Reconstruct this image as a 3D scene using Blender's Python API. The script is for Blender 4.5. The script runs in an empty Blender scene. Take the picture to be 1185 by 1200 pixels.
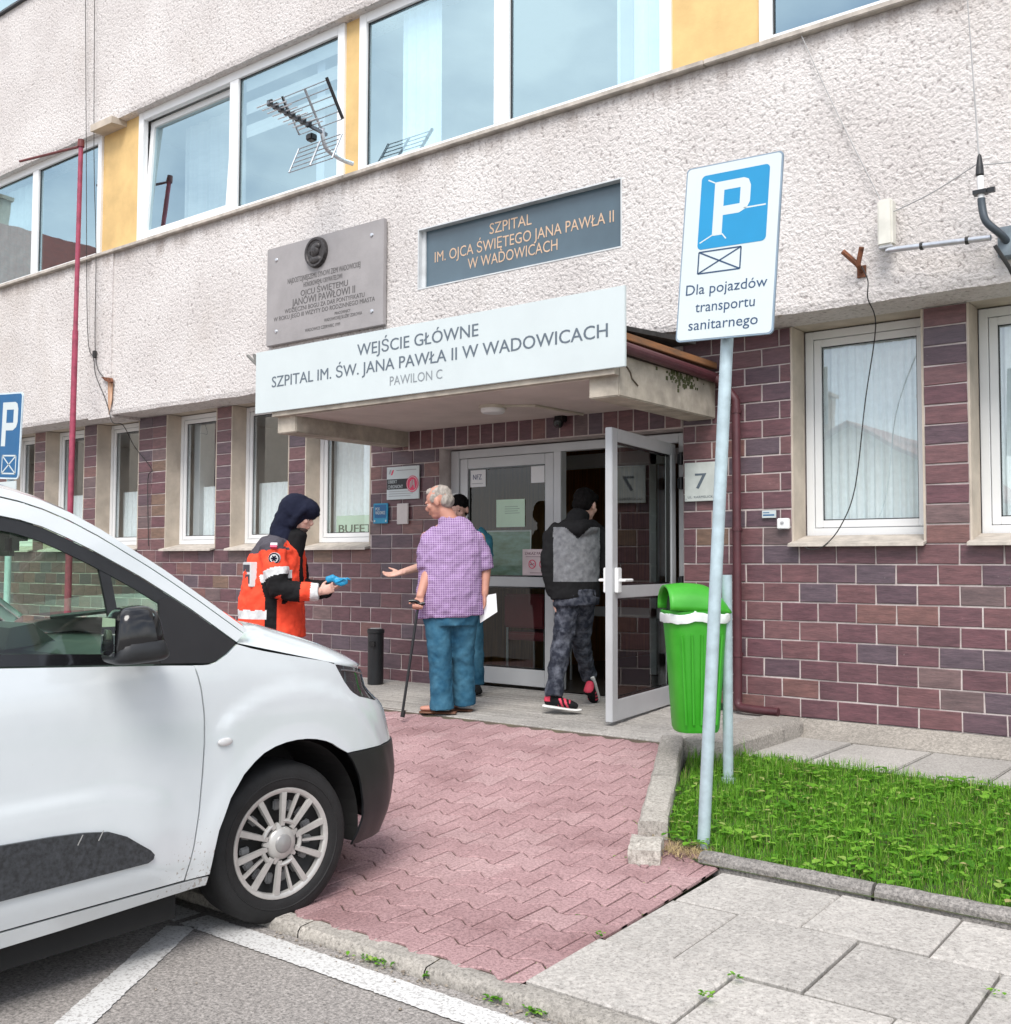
import bpy, bmesh, math, random
from mathutils import Vector, Matrix, noise as mnoise
from mathutils.geometry import delaunay_2d_cdt

random.seed(7)
SC = bpy.context.scene
COL = SC.collection

# ------------------------------------------------------------------ camera
PSI, PIT, ROL = math.radians(37.811), math.radians(2.765), math.radians(0.203)
Fv = Vector((-math.sin(PSI)*math.cos(PIT), math.cos(PSI)*math.cos(PIT), math.sin(PIT)))
R0 = Vector((math.cos(PSI), math.sin(PSI), 0)); U0 = R0.cross(Fv)
Rv = R0*math.cos(ROL)+U0*math.sin(ROL); Uv = -R0*math.sin(ROL)+U0*math.cos(ROL)
cam = bpy.data.cameras.new('camera'); camo = bpy.data.objects.new('camera', cam); COL.objects.link(camo)
cam.sensor_fit = 'HORIZONTAL'; cam.sensor_width = 36; cam.lens = 36*1237.08/1185
cam.clip_start = 0.05; cam.clip_end = 2000
M = Matrix((Rv, Uv, -Fv)).transposed().to_4x4(); M.translation = (0, 0, 1.45)
camo.matrix_world = M
SC.camera = camo

# ------------------------------------------------------------------ light
SUN_EL, SUN_AZ = math.radians(52), math.radians(150)     # azimuth clockwise from +Y
world = bpy.data.worlds.new('World'); SC.world = world; world.use_nodes = True
wn = world.node_tree; wn.nodes.clear()
wo = wn.nodes.new('ShaderNodeOutputWorld'); bg = wn.nodes.new('ShaderNodeBackground')
sky = wn.nodes.new('ShaderNodeTexSky'); sky.sky_type = 'NISHITA'; sky.sun_disc = False
sky.sun_elevation = SUN_EL; sky.sun_rotation = SUN_AZ; sky.air_density = 1.0; sky.dust_density = 1.5
tc = wn.nodes.new('ShaderNodeTexCoord'); mp = wn.nodes.new('ShaderNodeMapping'); mp.inputs['Scale'].default_value = (1, 1, 2.2)
nz = wn.nodes.new('ShaderNodeTexNoise'); nz.inputs['Scale'].default_value = 2.3; nz.inputs['Detail'].default_value = 7
cr = wn.nodes.new('ShaderNodeValToRGB'); cr.color_ramp.elements[0].position = .42; cr.color_ramp.elements[1].position = .64
cr.color_ramp.elements[0].color = (.22, .22, .22, 1); cr.color_ramp.elements[1].color = (1, 1, 1, 1)
mx = wn.nodes.new('ShaderNodeMixRGB'); mx.inputs[2].default_value = (9.9, 10.1, 10.5, 1)
wn.links.new(tc.outputs['Generated'], mp.inputs['Vector']); wn.links.new(mp.outputs[0], nz.inputs['Vector'])
wn.links.new(nz.outputs[0], cr.inputs[0]); wn.links.new(cr.outputs[0], mx.inputs[0])
wn.links.new(sky.outputs[0], mx.inputs[1]); wn.links.new(mx.outputs[0], bg.inputs['Color'])
bg.inputs['Strength'].default_value = 0.10
wn.links.new(bg.outputs[0], wo.inputs[0])
sun = bpy.data.lights.new('sun', 'SUN'); suno = bpy.data.objects.new('sun', sun); COL.objects.link(suno)
sun.energy = 1.9; sun.angle = math.radians(30); sun.color = (1.0, .955, .90)
sd = Vector((math.sin(SUN_AZ)*math.cos(SUN_EL), math.cos(SUN_AZ)*math.cos(SUN_EL), math.sin(SUN_EL)))
suno.rotation_euler = sd.to_track_quat('Z', 'Y').to_euler()
SC.view_settings.view_transform = 'Standard'; SC.view_settings.look = 'None'
SC.view_settings.exposure = 0.95; SC.view_settings.gamma = 1

# ------------------------------------------------------------------ materials
MATS = {}
def nt(m): return m.node_tree.nodes, m.node_tree.links
def base_mat(name):
    m = bpy.data.materials.new(name); m.use_nodes = True
    MATS[name] = m
    return m, m.node_tree.nodes['Principled BSDF']
def ramp(n, stops, interp='LINEAR'):
    r = n.new('ShaderNodeValToRGB'); r.color_ramp.interpolation = interp
    e = r.color_ramp.elements
    while len(e) < len(stops): e.new(0.5)
    for i, (p, c) in enumerate(stops):
        e[i].position = p; e[i].color = (c[0], c[1], c[2], 1)
    return r
def obj_noise(n, l, scale, detail=6, rough=.6, stretch=None, coord='Object'):
    t = n.new('ShaderNodeTexCoord'); v = t.outputs[coord]
    if stretch:
        mpn = n.new('ShaderNodeMapping'); mpn.inputs['Scale'].default_value = stretch
        l.new(v, mpn.inputs[0]); v = mpn.outputs[0]
    z = n.new('ShaderNodeTexNoise'); z.inputs['Scale'].default_value = scale
    z.inputs['Detail'].default_value = detail; z.inputs['Roughness'].default_value = rough
    l.new(v, z.inputs['Vector'])
    return z.outputs[0], v
def mix(n, l, fac, a, b, mode='MIX'):
    m = n.new('ShaderNodeMixRGB'); m.blend_type = mode
    for s, v in ((0, fac), (1, a), (2, b)):
        if hasattr(v, 'is_linked') or hasattr(v, 'links'): l.new(v, m.inputs[s])
        elif isinstance(v, (int, float)): m.inputs[s].default_value = v if s == 0 else (v, v, v, 1)
        else: m.inputs[s].default_value = (v[0], v[1], v[2], 1)
    return m.outputs[0]
def bump(n, l, b, h, strength=.3, dist=.01):
    bn = n.new('ShaderNodeBump'); bn.inputs['Strength'].default_value = strength; bn.inputs['Distance'].default_value = dist
    l.new(h, bn.inputs['Height']); l.new(bn.outputs[0], b.inputs['Normal'])
    return bn
def mat(name, c, rough=.6, var=.12, scale=6, metallic=0, bmp=0, bscale=60, bdist=.005, c2=None, coat=0, stretch=None, spec=.5, lo=.35, hi=.68):
    """plain material with mottled colour and optional fine bump"""
    if name in MATS: return MATS[name]
    m, b = base_mat(name); n, l = nt(m)
    f, v = obj_noise(n, l, scale, stretch=stretch)
    if c2 is None:
        r = ramp(n, [(lo, [x*(1-var) for x in c]), (hi, [min(1, x*(1+var)) for x in c])])
    else: r = ramp(n, [(lo, c), (hi, c2)])
    l.new(f, r.inputs[0]); l.new(r.outputs[0], b.inputs['Base Color'])
    b.inputs['Roughness'].default_value = rough; b.inputs['Metallic'].default_value = metallic
    b.inputs['Coat Weight'].default_value = coat; b.inputs['Specular IOR Level'].default_value = spec
    if bmp:
        f2, _ = obj_noise(n, l, bscale, 4, stretch=stretch); bump(n, l, b, f2, bmp, bdist)
    return m
def glass(name, tint, f0=.06, refl=(1, 1, 1)):
    m = bpy.data.materials.new(name); m.use_nodes = True; MATS[name] = m
    n, l = nt(m); n.clear()
    o = n.new('ShaderNodeOutputMaterial'); ms = n.new('ShaderNodeMixShader')
    t = n.new('ShaderNodeBsdfTransparent'); t.inputs[0].default_value = (*tint, 1)
    g = n.new('ShaderNodeBsdfGlossy'); g.inputs['Roughness'].default_value = 0.01; g.inputs[0].default_value = (*refl, 1)
    ge = n.new('ShaderNodeNewGeometry'); dt = n.new('ShaderNodeVectorMath'); dt.operation = 'DOT_PRODUCT'
    l.new(ge.outputs['Normal'], dt.inputs[0]); l.new(ge.outputs['Incoming'], dt.inputs[1])
    def mth(op, a, b=None):
        q = n.new('ShaderNodeMath'); q.operation = op
        for i_, x_ in enumerate((a, b)):
            if x_ is None: continue
            if isinstance(x_, (int, float)): q.inputs[i_].default_value = x_
            else: l.new(x_, q.inputs[i_])
        return q.outputs[0]
    pw = mth('POWER', mth('SUBTRACT', 1.0, mth('ABSOLUTE', dt.outputs['Value'])), 5.0)
    fac = mth('MINIMUM', mth('ADD', mth('MULTIPLY', pw, 1-f0), f0), 1.0)
    f, v = obj_noise(n, l, .9, 2)
    bn = n.new('ShaderNodeBump'); bn.inputs['Strength'].default_value = .04; bn.inputs['Distance'].default_value = .05
    l.new(f, bn.inputs['Height']); l.new(bn.outputs[0], g.inputs['Normal'])
    l.new(fac, ms.inputs[0]); l.new(t.outputs[0], ms.inputs[1]); l.new(g.outputs[0], ms.inputs[2])
    l.new(ms.outputs[0], o.inputs[0])
    return m

# stucco: rough-cast render with pits and weather streaks under the sills
def stucco():
    m, b = base_mat('rough_cast'); n, l = nt(m)
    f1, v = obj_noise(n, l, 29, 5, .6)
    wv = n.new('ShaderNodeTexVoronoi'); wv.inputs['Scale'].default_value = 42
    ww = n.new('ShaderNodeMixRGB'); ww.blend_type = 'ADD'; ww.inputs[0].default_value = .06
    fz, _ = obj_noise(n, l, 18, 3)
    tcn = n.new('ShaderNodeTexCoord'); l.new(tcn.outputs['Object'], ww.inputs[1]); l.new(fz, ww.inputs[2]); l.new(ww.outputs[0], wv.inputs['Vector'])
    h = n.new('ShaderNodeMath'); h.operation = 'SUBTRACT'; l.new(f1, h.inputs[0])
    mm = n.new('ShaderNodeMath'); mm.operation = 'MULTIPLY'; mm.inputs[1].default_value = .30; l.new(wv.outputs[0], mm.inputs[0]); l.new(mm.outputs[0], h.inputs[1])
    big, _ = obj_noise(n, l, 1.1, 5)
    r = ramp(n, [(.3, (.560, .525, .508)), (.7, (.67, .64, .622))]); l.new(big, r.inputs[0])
    pr = ramp(n, [(.12, (.45, .43, .43)), (.26, (.92, .92, .92)), (.5, (1.05, 1.05, 1.05))]); l.new(h.outputs[0], pr.inputs[0])  # crevice shade painted into the colour: low spots darker, clumps lighter
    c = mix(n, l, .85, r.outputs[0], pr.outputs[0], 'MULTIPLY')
    # grime bands below sill and along lower edge (stains with a shape of their own)
    sx = n.new('ShaderNodeSeparateXYZ'); l.new(tcn.outputs['Object'], sx.inputs[0])
    st, _ = obj_noise(n, l, 5, 6, .7, stretch=(1, 1, .25))
    def band(z0, z1):
        a = n.new('ShaderNodeMapRange'); a.inputs[1].default_value = z0; a.inputs[2].default_value = z1; l.new(sx.outputs[2], a.inputs[0]); return a.outputs[0]
    g1 = band(4.72, 5.22); 
    mul = n.new('ShaderNodeMath'); mul.operation = 'MULTIPLY'; l.new(g1, mul.inputs[0]); l.new(st, mul.inputs[1])
    lt = n.new('ShaderNodeMath'); lt.operation = 'LESS_THAN'; lt.inputs[1].default_value = 5.3; l.new(sx.outputs[2], lt.inputs[0])
    mul2 = n.new('ShaderNodeMath'); mul2.operation = 'MULTIPLY'; l.new(mul.outputs[0], mul2.inputs[0]); l.new(lt.outputs[0], mul2.inputs[1])
    sr = ramp(n, [(.30, (0, 0, 0)), (.50, (.55, .55, .55)), (.64, (.85, .85, .85))]); l.new(mul2.outputs[0], sr.inputs[0])
    c = mix(n, l, sr.outputs[0], c, (.20, .16, .14))
    pa, _ = obj_noise(n, l, .55, 7, .68, stretch=(1, 1, .5)); par = ramp(n, [(.52, (0, 0, 0)), (.70, (.40, .40, .40))]); l.new(pa, par.inputs[0])
    c = mix(n, l, par.outputs[0], c, (.40, .345, .30))
    l.new(c, b.inputs['Base Color']); b.inputs['Roughness'].default_value = .95; b.inputs['Specular IOR Level'].default_value = .15
    bump(n, l, b, h.outputs[0], .85, .022)
    return m
def brickm():
    m, b = base_mat('clinker_brick'); n, l = nt(m)
    g = n.new('ShaderNodeNewGeometry')
    r = ramp(n, [(0, (0.118, 0.058, 0.068)), (0.16, (0.098, 0.06, 0.074)), (0.3, (0.14, 0.068, 0.073)), (0.44, (0.125, 0.058, 0.069)), (0.56, (0.15, 0.076, 0.08)), (0.68, (0.112, 0.056, 0.066)), (0.78, (0.098, 0.07, 0.086)), (0.87, (0.165, 0.084, 0.078)), (0.925, (0.125, 0.086, 0.088)), (0.955, (0.165, 0.105, 0.078)), (0.98, (0.15, 0.098, 0.098))], 'CONSTANT')
    l.new(g.outputs['Random Per Island'], r.inputs[0])
    f, v = obj_noise(n, l, 9, 6, .7, stretch=(1, 1, 5))
    r2 = ramp(n, [(.28, (.62, .62, .64)), (.5, (1, 1, 1)), (.72, (1.45, 1.38, 1.36))]); l.new(f, r2.inputs[0])
    c = mix(n, l, 1.0, r.outputs[0], r2.outputs[0], 'MULTIPLY')
    w, _ = obj_noise(n, l, 26, 4, .7)
    wr = ramp(n, [(.66, (0, 0, 0)), (.76, (.5, .5, .5))]); l.new(w, wr.inputs[0])
    c = mix(n, l, wr.outputs[0], c, (.36, .30, .29))
    l.new(c, b.inputs['Base Color']); b.inputs['Roughness'].default_value = .42
    f2, _ = obj_noise(n, l, 40, 3, stretch=(.35, 1, 3)); bump(n, l, b, f2, .35, .006)
    return m
def paver():
    m, b = base_mat('red_paver'); n, l = nt(m)
    g = n.new('ShaderNodeNewGeometry')
    r = ramp(n, [(0, (.315, .195, .198)), (.3, (.34, .212, .215)), (.75, (.355, .225, .228)), (1, (.375, .25, .25))]); l.new(g.outputs['Random Per Island'], r.inputs[0])
    f, v = obj_noise(n, l, 85, 3, .85)
    r2 = ramp(n, [(.36, (.50, .47, .48)), (.55, (1.05, 1.05, 1.05)), (.75, (1.25, 1.25, 1.25))]); l.new(f, r2.inputs[0])
    c = mix(n, l, .9, r.outputs[0], r2.outputs[0], 'MULTIPLY')
    f3, _ = obj_noise(n, l, 1.7, 5); r3 = ramp(n, [(.33, (.72, .66, .66)), (.48, (.98, .97, .97)), (.68, (1.14, 1.15, 1.15))]); l.new(f3, r3.inputs[0])
    c = mix(n, l, 1.0, c, r3.outputs[0], 'MULTIPLY')
    l.new(c, b.inputs['Base Color']); b.inputs['Roughness'].default_value = .85
    bump(n, l, b, f, .5, .004)
    return m
def pebbled(name, c1, c2, scale=150, rough=.9, bd=.004, big=(.85, 1.12), dark=.35):
    m, b = base_mat(name); n, l = nt(m)
    f, v = obj_noise(n, l, scale, 3, .85)
    r = ramp(n, [(.33, [x*dark for x in c1]), (.45, c1), (.68, c2)]); l.new(f, r.inputs[0])
    vo = n.new('ShaderNodeTexVoronoi'); vo.inputs['Scale'].default_value = scale*.8; l.new(v, vo.inputs['Vector'])
    vr = ramp(n, [(0, (.75, .75, .75)), (1, (1.2, 1.2, 1.2))]); l.new(vo.outputs['Color'], vr.inputs[0])
    c = mix(n, l, .7, r.outputs[0], vr.outputs[0], 'MULTIPLY')
    f3, _ = obj_noise(n, l, 1.3, 6); r3 = ramp(n, [(.35, [big[0]]*3), (.65, [big[1]]*3)]); l.new(f3, r3.inputs[0])
    c = mix(n, l, 1.0, c, r3.outputs[0], 'MULTIPLY')
    g = n.new('ShaderNodeNewGeometry'); rr = ramp(n, [(0, (.86, .86, .86)), (1, (1.1, 1.1, 1.1))]); l.new(g.outputs['Random Per Island'], rr.inputs[0])
    c = mix(n, l, 1.0, c, rr.outputs[0], 'MULTIPLY')
    l.new(c, b.inputs['Base Color']); b.inputs['Roughness'].default_value = rough
    bump(n, l, b, f, .6, bd)
    return m
def carpaint():
    m, b = base_mat('white_car_paint'); n, l = nt(m)
    # mud specks thrown up behind the wheel
    f, v = obj_noise(n, l, 85, 2, .6)
    sx = n.new('ShaderNodeSeparateXYZ'); l.new(v, sx.inputs[0])
    def rng(s, a, b2):
        q = n.new('ShaderNodeMapRange'); q.inputs[1].default_value = a; q.inputs[2].default_value = b2; l.new(s, q.inputs[0]); return q.outputs[0]
    zf = rng(sx.outputs[2], .62, .24); yf = rng(sx.outputs[1], 2.10, 2.42)
    mm = n.new('ShaderNodeMath'); mm.operation = 'MULTIPLY'; l.new(zf, mm.inputs[0]); l.new(yf, mm.inputs[1])
    th = n.new('ShaderNodeMath'); th.operation = 'MULTIPLY_ADD'; th.inputs[1].default_value = -.24; th.inputs[2].default_value = .80; l.new(mm.outputs[0], th.inputs[0])
    gt = n.new('ShaderNodeMath'); gt.operation = 'GREATER_THAN'; l.new(f, gt.inputs[0]); l.new(th.outputs[0], gt.inputs[1])
    f2, _ = obj_noise(n, l, 3, 6); r2 = ramp(n, [(.3, (.555, .595, .615)), (.7, (.595, .635, .655))]); l.new(f2, r2.inputs[0])
    m2 = n.new('ShaderNodeMath'); m2.operation = 'MULTIPLY'; m2.inputs[1].default_value = .65; l.new(gt.outputs[0], m2.inputs[0])
    c = mix(n, l, m2.outputs[0], r2.outputs[0], (.22, .17, .13))
    # dusty film low on the body
    d, _ = obj_noise(n, l, 8, 6, .7); dz = rng(sx.outputs[2], .5, .2)
    dm = n.new('ShaderNodeMath'); dm.operation = 'MULTIPLY'; l.new(d, dm.inputs[0]); l.new(dz, dm.inputs[1])
    dm2 = n.new('ShaderNodeMath'); dm2.operation = 'MULTIPLY'; dm2.inputs[1].default_value = .45; l.new(dm.outputs[0], dm2.inputs[0])
    c = mix(n, l, dm2.outputs[0], c, (.42, .37, .32))
    l.new(c, b.inputs['Base Color']); b.inputs['Roughness'].default_value = .22; b.inputs['Coat Weight'].default_value = 1.0; b.inputs['Coat Roughness'].default_value = .04
    return m
def check_cloth():
    m, b = base_mat('checked_shirt_cloth'); n, l = nt(m)
    t = n.new('ShaderNodeTexCoord'); s = n.new('ShaderNodeSeparateXYZ')
    mpn = n.new('ShaderNodeMapping'); mpn.inputs['Rotation'].default_value = (0, 0, -PSI); l.new(t.outputs['Object'], mpn.inputs[0]); l.new(mpn.outputs[0], s.inputs[0])
    def line(o, per, w):
        a = n.new('ShaderNodeMath'); a.operation = 'MULTIPLY'; a.inputs[1].default_value = 1/per; l.new(o, a.inputs[0])
        f = n.new('ShaderNodeMath'); f.operation = 'FRACT'; l.new(a.outputs[0], f.inputs[0])
        g = n.new('ShaderNodeMath'); g.operation = 'LESS_THAN'; g.inputs[1].default_value = w; l.new(f.outputs[0], g.inputs[0]); return g.outputs[0]
    mxx = n.new('ShaderNodeMath'); mxx.operation = 'MAXIMUM'; l.new(line(s.outputs[0], .0135, .34), mxx.inputs[0]); l.new(line(s.outputs[2], .0135, .34), mxx.inputs[1])
    c = mix(n, l, mxx.outputs[0], (.135, .050, .185), (.42, .32, .48))
    f2, _ = obj_noise(n, l, 5, 4); r2 = ramp(n, [(.3, (.88, .88, .88)), (.7, (1.1, 1.1, 1.1))]); l.new(f2, r2.inputs[0])
    c = mix(n, l, 1, c, r2.outputs[0], 'MULTIPLY')
    l.new(c, b.inputs['Base Color']); b.inputs['Roughness'].default_value = .9; b.inputs['Specular IOR Level'].default_value = .2
    return m
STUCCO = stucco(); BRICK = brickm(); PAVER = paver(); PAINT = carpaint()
MORTAR = mat('mortar', (.40, .34, .33), .95, .15, 7, c2=(.58, .52, .50), bmp=.5, bscale=90)
ASPHALT = pebbled('asphalt', (.21, .196, .184), (.42, .39, .365), 75, big=(.92, 1.08), dark=.40)
SLAB = pebbled('exposed_aggregate', (.365, .345, .32), (.48, .46, .43), 70, big=(.88, 1.1), dark=.60, bd=.005)
KERBM = pebbled('old_concrete', (.31, .29, .26), (.45, .42, .38), 75, bd=.006, dark=.55)
CONC = mat('concrete_floor', (.33, .31, .285), .85, .14, 5, bmp=.4, bscale=70, stretch=(.4, 4, 1))
PLASTER = mat('beige_plaster', (.47, .41, .34), .9, .16, 4, bmp=.35, bscale=40)
CEILP = mat('canopy_plaster', (.60, .53, .49), .9, .08, 3, bmp=.15, bscale=30)
ROADW = mat('road_paint', (.30, .29, .28), .8, .12, 95, c2=(.58, .58, .57), bmp=.5, bscale=110, lo=.36, hi=.50)
WHITE = mat('white_plastic', (.74, .75, .75), .35, .03, 3)
SIGNW = mat('sign_white', (.525, .585, .59), .45, .03, 2)
ALU = mat('grey_aluminium', (.47, .48, .49), .4, .05, 4, metallic=.15)
YELLOW = mat('yellow_plaster', (.64, .44, .19), .85, .12, 3, bmp=.25, bscale=40)
SILL = mat('sill_stone', (.43, .39, .345), .9, .22, 9, bmp=.4, bscale=60)
DARK = mat('dark_plastic', (.011, .012, .014), .42, .25, 10, bmp=.2, bscale=250, bdist=.002)
BLACK = mat('black_gloss', (.008, .008, .009), .12, .1, 4)
RUBBER = mat('tyre_rubber', (.007, .007, .0075), .75, .35, 14, bmp=.3, bscale=120)
GALV = mat('galvanised_steel', (.40, .50, .54), .45, .14, 14, metallic=.15, bmp=.1, bscale=60)
PURPLE = mat('purple_red_paint', (.30, .045, .085), .55, .25, 12)
MAROON = mat('maroon_paint', (.075, .022, .028), .45, .2, 9)
RUST = mat('rust', (.16, .06, .03), .9, .5, 25, bmp=.5, bscale=90)
GREENP = mat('green_plastic', (.032, .31, .012), .42, .10, 5, c2=(.05, .37, .025))
GREEND = mat('green_plastic_dark', (.028, .27, .018), .4, .08, 3)
SLATE = mat('slate_plate', (.070, .110, .140), .28, .12, 2)
GOLD = mat('gilt_letters', (.60, .42, .29), .45, .12, 30, metallic=.3)
STONEP = mat('grey_stone_plate', (.29, .275, .275), .5, .10, 3, bmp=.15, bscale=60)
BRONZE = mat('dark_bronze', (.06, .055, .055), .45, .4, 40, metallic=.5, bmp=.5, bscale=80)
STEELD = mat('dark_grey_letters', (.10, .13, .16), .5, .05, 5)
INK = mat('black_ink', (.02, .022, .025), .6, .05, 5)
BLUE = mat('sign_blue', (.004, .22, .44), .4, .06, 3)
BLUED = mat('sign_blue_deep', (.004, .10, .25), .4, .06, 3)
RED = mat('sign_red', (.62, .03, .10), .45, .05, 4)
CURT = mat('net_curtain_cloth', (.80, .86, .88), .9, .05, 20)
BLIND = mat('blind_cloth', (.50, .50, .46), .9, .08, 3, stretch=(.2, .2, 6))
ROOM = mat('room_plaster', (.34, .30, .25), .9, .15, 1)
ROOMW = mat('ward_plaster', (.42, .45, .47), .9, .12, 1)
WOODB = mat('brown_wood', (.25, .115, .035), .5, .3, 3, stretch=(8, 8, .6))
PAPERG = mat('pale_green_paper', (.50, .66, .52), .8, .04, 4)
PAPER = mat('white_paper', (.72, .73, .74), .8, .03, 4)
GLASS = glass('window_glass', (.93, .97, .97), .20)
GLASSU = glass('upper_window_glass', (.82, .92, .97), .42, (.70, .93, 1.0))
GLASSD = glass('door_glass', (.66, .74, .70), .045)
GLASSC = glass('car_glass', (.80, 1.0, .85), .045)
CONCD = mat('stained_concrete', (.40, .36, .30), .9, .28, 5, bmp=.4, bscale=50)
SOIL = mat('soil', (.06, .05, .025), .95, .4, 20, c2=(.035, .075, .015), bmp=.6, bscale=50)
BLACKT = mat('black_cable', (.02, .02, .02), .6, .1, 5)
STEEL = mat('steel', (.55, .57, .6), .3, .1, 20, metallic=.8)
TEAL = mat('dashboard_plastic', (.045, .055, .055), .55, .2, 6)
SEATM = mat('seat_cloth', (.03, .032, .035), .9, .2, 30)

# ------------------------------------------------------------------ mesh helpers
class MB:
    def __init__(s): s.v = []; s.f = []; s.m = []; s.cur = 0
    def add(s, vs, fs):
        o = len(s.v); s.v += [tuple(v) for v in vs]
        for f in fs: s.f.append(tuple(i+o for i in f)); s.m.append(s.cur)
        return s
    def mat(s, i): s.cur = i; return s
    def box(s, x0, x1, y0, y1, z0, z1, T=None, bev=0):
        if bev:
            bm = bmesh.new(); bmesh.ops.create_cube(bm, size=1)
            for v in bm.verts: v.co = Vector(((x0+x1)/2+v.co.x*(x1-x0), (y0+y1)/2+v.co.y*(y1-y0), (z0+z1)/2+v.co.z*(z1-z0)))
            bmesh.ops.bevel(bm, geom=bm.edges[:], offset=bev, segments=2, affect='EDGES', clamp_overlap=True)
            vs = [v.co.copy() for v in bm.verts]; bm.verts.index_update(); fs = [[v.index for v in f.verts] for f in bm.faces]; bm.free()
        else:
            vs = [Vector(p) for p in ((x0, y0, z0), (x1, y0, z0), (x1, y1, z0), (x0, y1, z0), (x0, y0, z1), (x1, y0, z1), (x1, y1, z1), (x0, y1, z1))]
            fs = [(0, 3, 2, 1), (4, 5, 6, 7), (0, 1, 5, 4), (1, 2, 6, 5), (2, 3, 7, 6), (3, 0, 4, 7)]
        if T is not None: vs = [T @ v for v in vs]
        return s.add(vs, fs)
    def tube(s, pts, r, n=10, cap=True):
        pts = [Vector(p) for p in pts]; rs = r if isinstance(r, (list, tuple)) else [r]*len(pts)
        rings = []; up = None
        for i, p in enumerate(pts):
            d = (pts[min(i+1, len(pts)-1)]-pts[max(i-1, 0)]).normalized()
            if up is None:
                up = Vector((0, 0, 1)) if abs(d.z) < .9 else Vector((1, 0, 0))
            a = d.cross(up).normalized(); up = a.cross(d).normalized()
            rings.append([p+(a*math.cos(2*math.pi*k/n)+up*math.sin(2*math.pi*k/n))*rs[i] for k in range(n)])
        vs = [v for q in rings for v in q]; fs = []
        for i in range(len(rings)-1):
            for k in range(n): fs.append((i*n+k, i*n+(k+1) % n, (i+1)*n+(k+1) % n, (i+1)*n+k))
        if cap: fs += [tuple(range(n))[::-1], tuple((len(rings)-1)*n+k for k in range(n))]
        return s.add(vs, fs)
    def lathe(s, prof, T=None, n=32, cap=False):
        """prof of (r, z) about local z"""
        vs = []; fs = []
        for r, z in prof:
            for k in range(n):
                a = 2*math.pi*k/n; vs.append(Vector((r*math.cos(a), r*math.sin(a), z)))
        for i in range(len(prof)-1):
            for k in range(n): fs.append((i*n+k, i*n+(k+1) % n, (i+1)*n+(k+1) % n, (i+1)*n+k))
        if cap: fs += [tuple(range(n))[::-1], tuple((len(prof)-1)*n+k for k in range(n))]
        if T is not None: vs = [T @ v for v in vs]
        return s.add(vs, fs)
    def prism(s, poly, axis, a, b, T=None):
        """extrude 2D polygon; axis 'x','y','z' gives the extrusion axis"""
        def P(u, v, w): return Vector({'x': (w, u, v), 'y': (u, w, v), 'z': (u, v, w)}[axis])
        n = len(poly); vs = [P(u, v, a) for u, v in poly]+[P(u, v, b) for u, v in poly]
        fs = [tuple(range(n)), tuple(range(2*n-1, n-1, -1))]+[(i, i+n, (i+1) % n+n, (i+1) % n) for i in range(n)]
        if T is not None: vs = [T @ v for v in vs]
        return s.add(vs, fs)
    def quad(s, a, b, c, d): return s.add([a, b, c, d], [(0, 1, 2, 3)])
    def build(s, name, mats, parent=None, smooth=False, recalc=True, struct=False):
        me = bpy.data.meshes.new(name); me.from_pydata([tuple(v) for v in s.v], [], s.f)
        mats = mats if isinstance(mats, (list, tuple)) else [mats]
        for m in mats: me.materials.append(m)
        if len(mats) > 1: me.polygons.foreach_set('material_index', s.m)
        if recalc:
            bm = bmesh.new(); bm.from_mesh(me); bmesh.ops.recalc_face_normals(bm, faces=bm.faces); bm.to_mesh(me); bm.free()
        return link(name, me, parent, smooth)
def link(name, me, parent=None, smooth=False):
    if smooth:
        me.shade_smooth()
        if smooth != 'full':
            try: me.set_sharp_from_angle(angle=math.radians(40))
            except Exception: pass
    o = bpy.data.objects.new(name, me); COL.objects.link(o)
    if parent is not None:
        o.parent = parent; o.matrix_parent_inverse = wm(parent).inverted()
    return o
def wm(o):
    m = Matrix.Translation(o.location) if not o.get('_m') else o.matrix_basis
    p = o
    return Matrix.LocRotScale(o.location, o.rotation_euler, o.scale) if o.parent is None else Matrix.Identity(4)
def tag(o, label, cat, group=None):
    o['label'] = label; o['category'] = cat
    if group: o['group'] = group
    return o
def thing(name, loc, label, cat, group=None):
    o = bpy.data.objects.new(name, None); o.empty_display_size = .2; COL.objects.link(o); o.location = loc
    return tag(o, label, cat, group)
def struct(o): o['kind'] = 'structure'; return o
def single(o, label, cat, group=None):
    """a thing that is one mesh: put its origin at its base"""
    me = o.data; xs = [v.co for v in me.vertices]
    c = Vector(((min(p.x for p in xs)+max(p.x for p in xs))/2, (min(p.y for p in xs)+max(p.y for p in xs))/2, min(p.z for p in xs)))
    me.transform(Matrix.Translation(-c)); o.location = c
    return tag(o, label, cat, group)
FACE = Matrix.Rotation(math.pi/2, 4, 'X')       # text plane -> facing -Y
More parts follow.
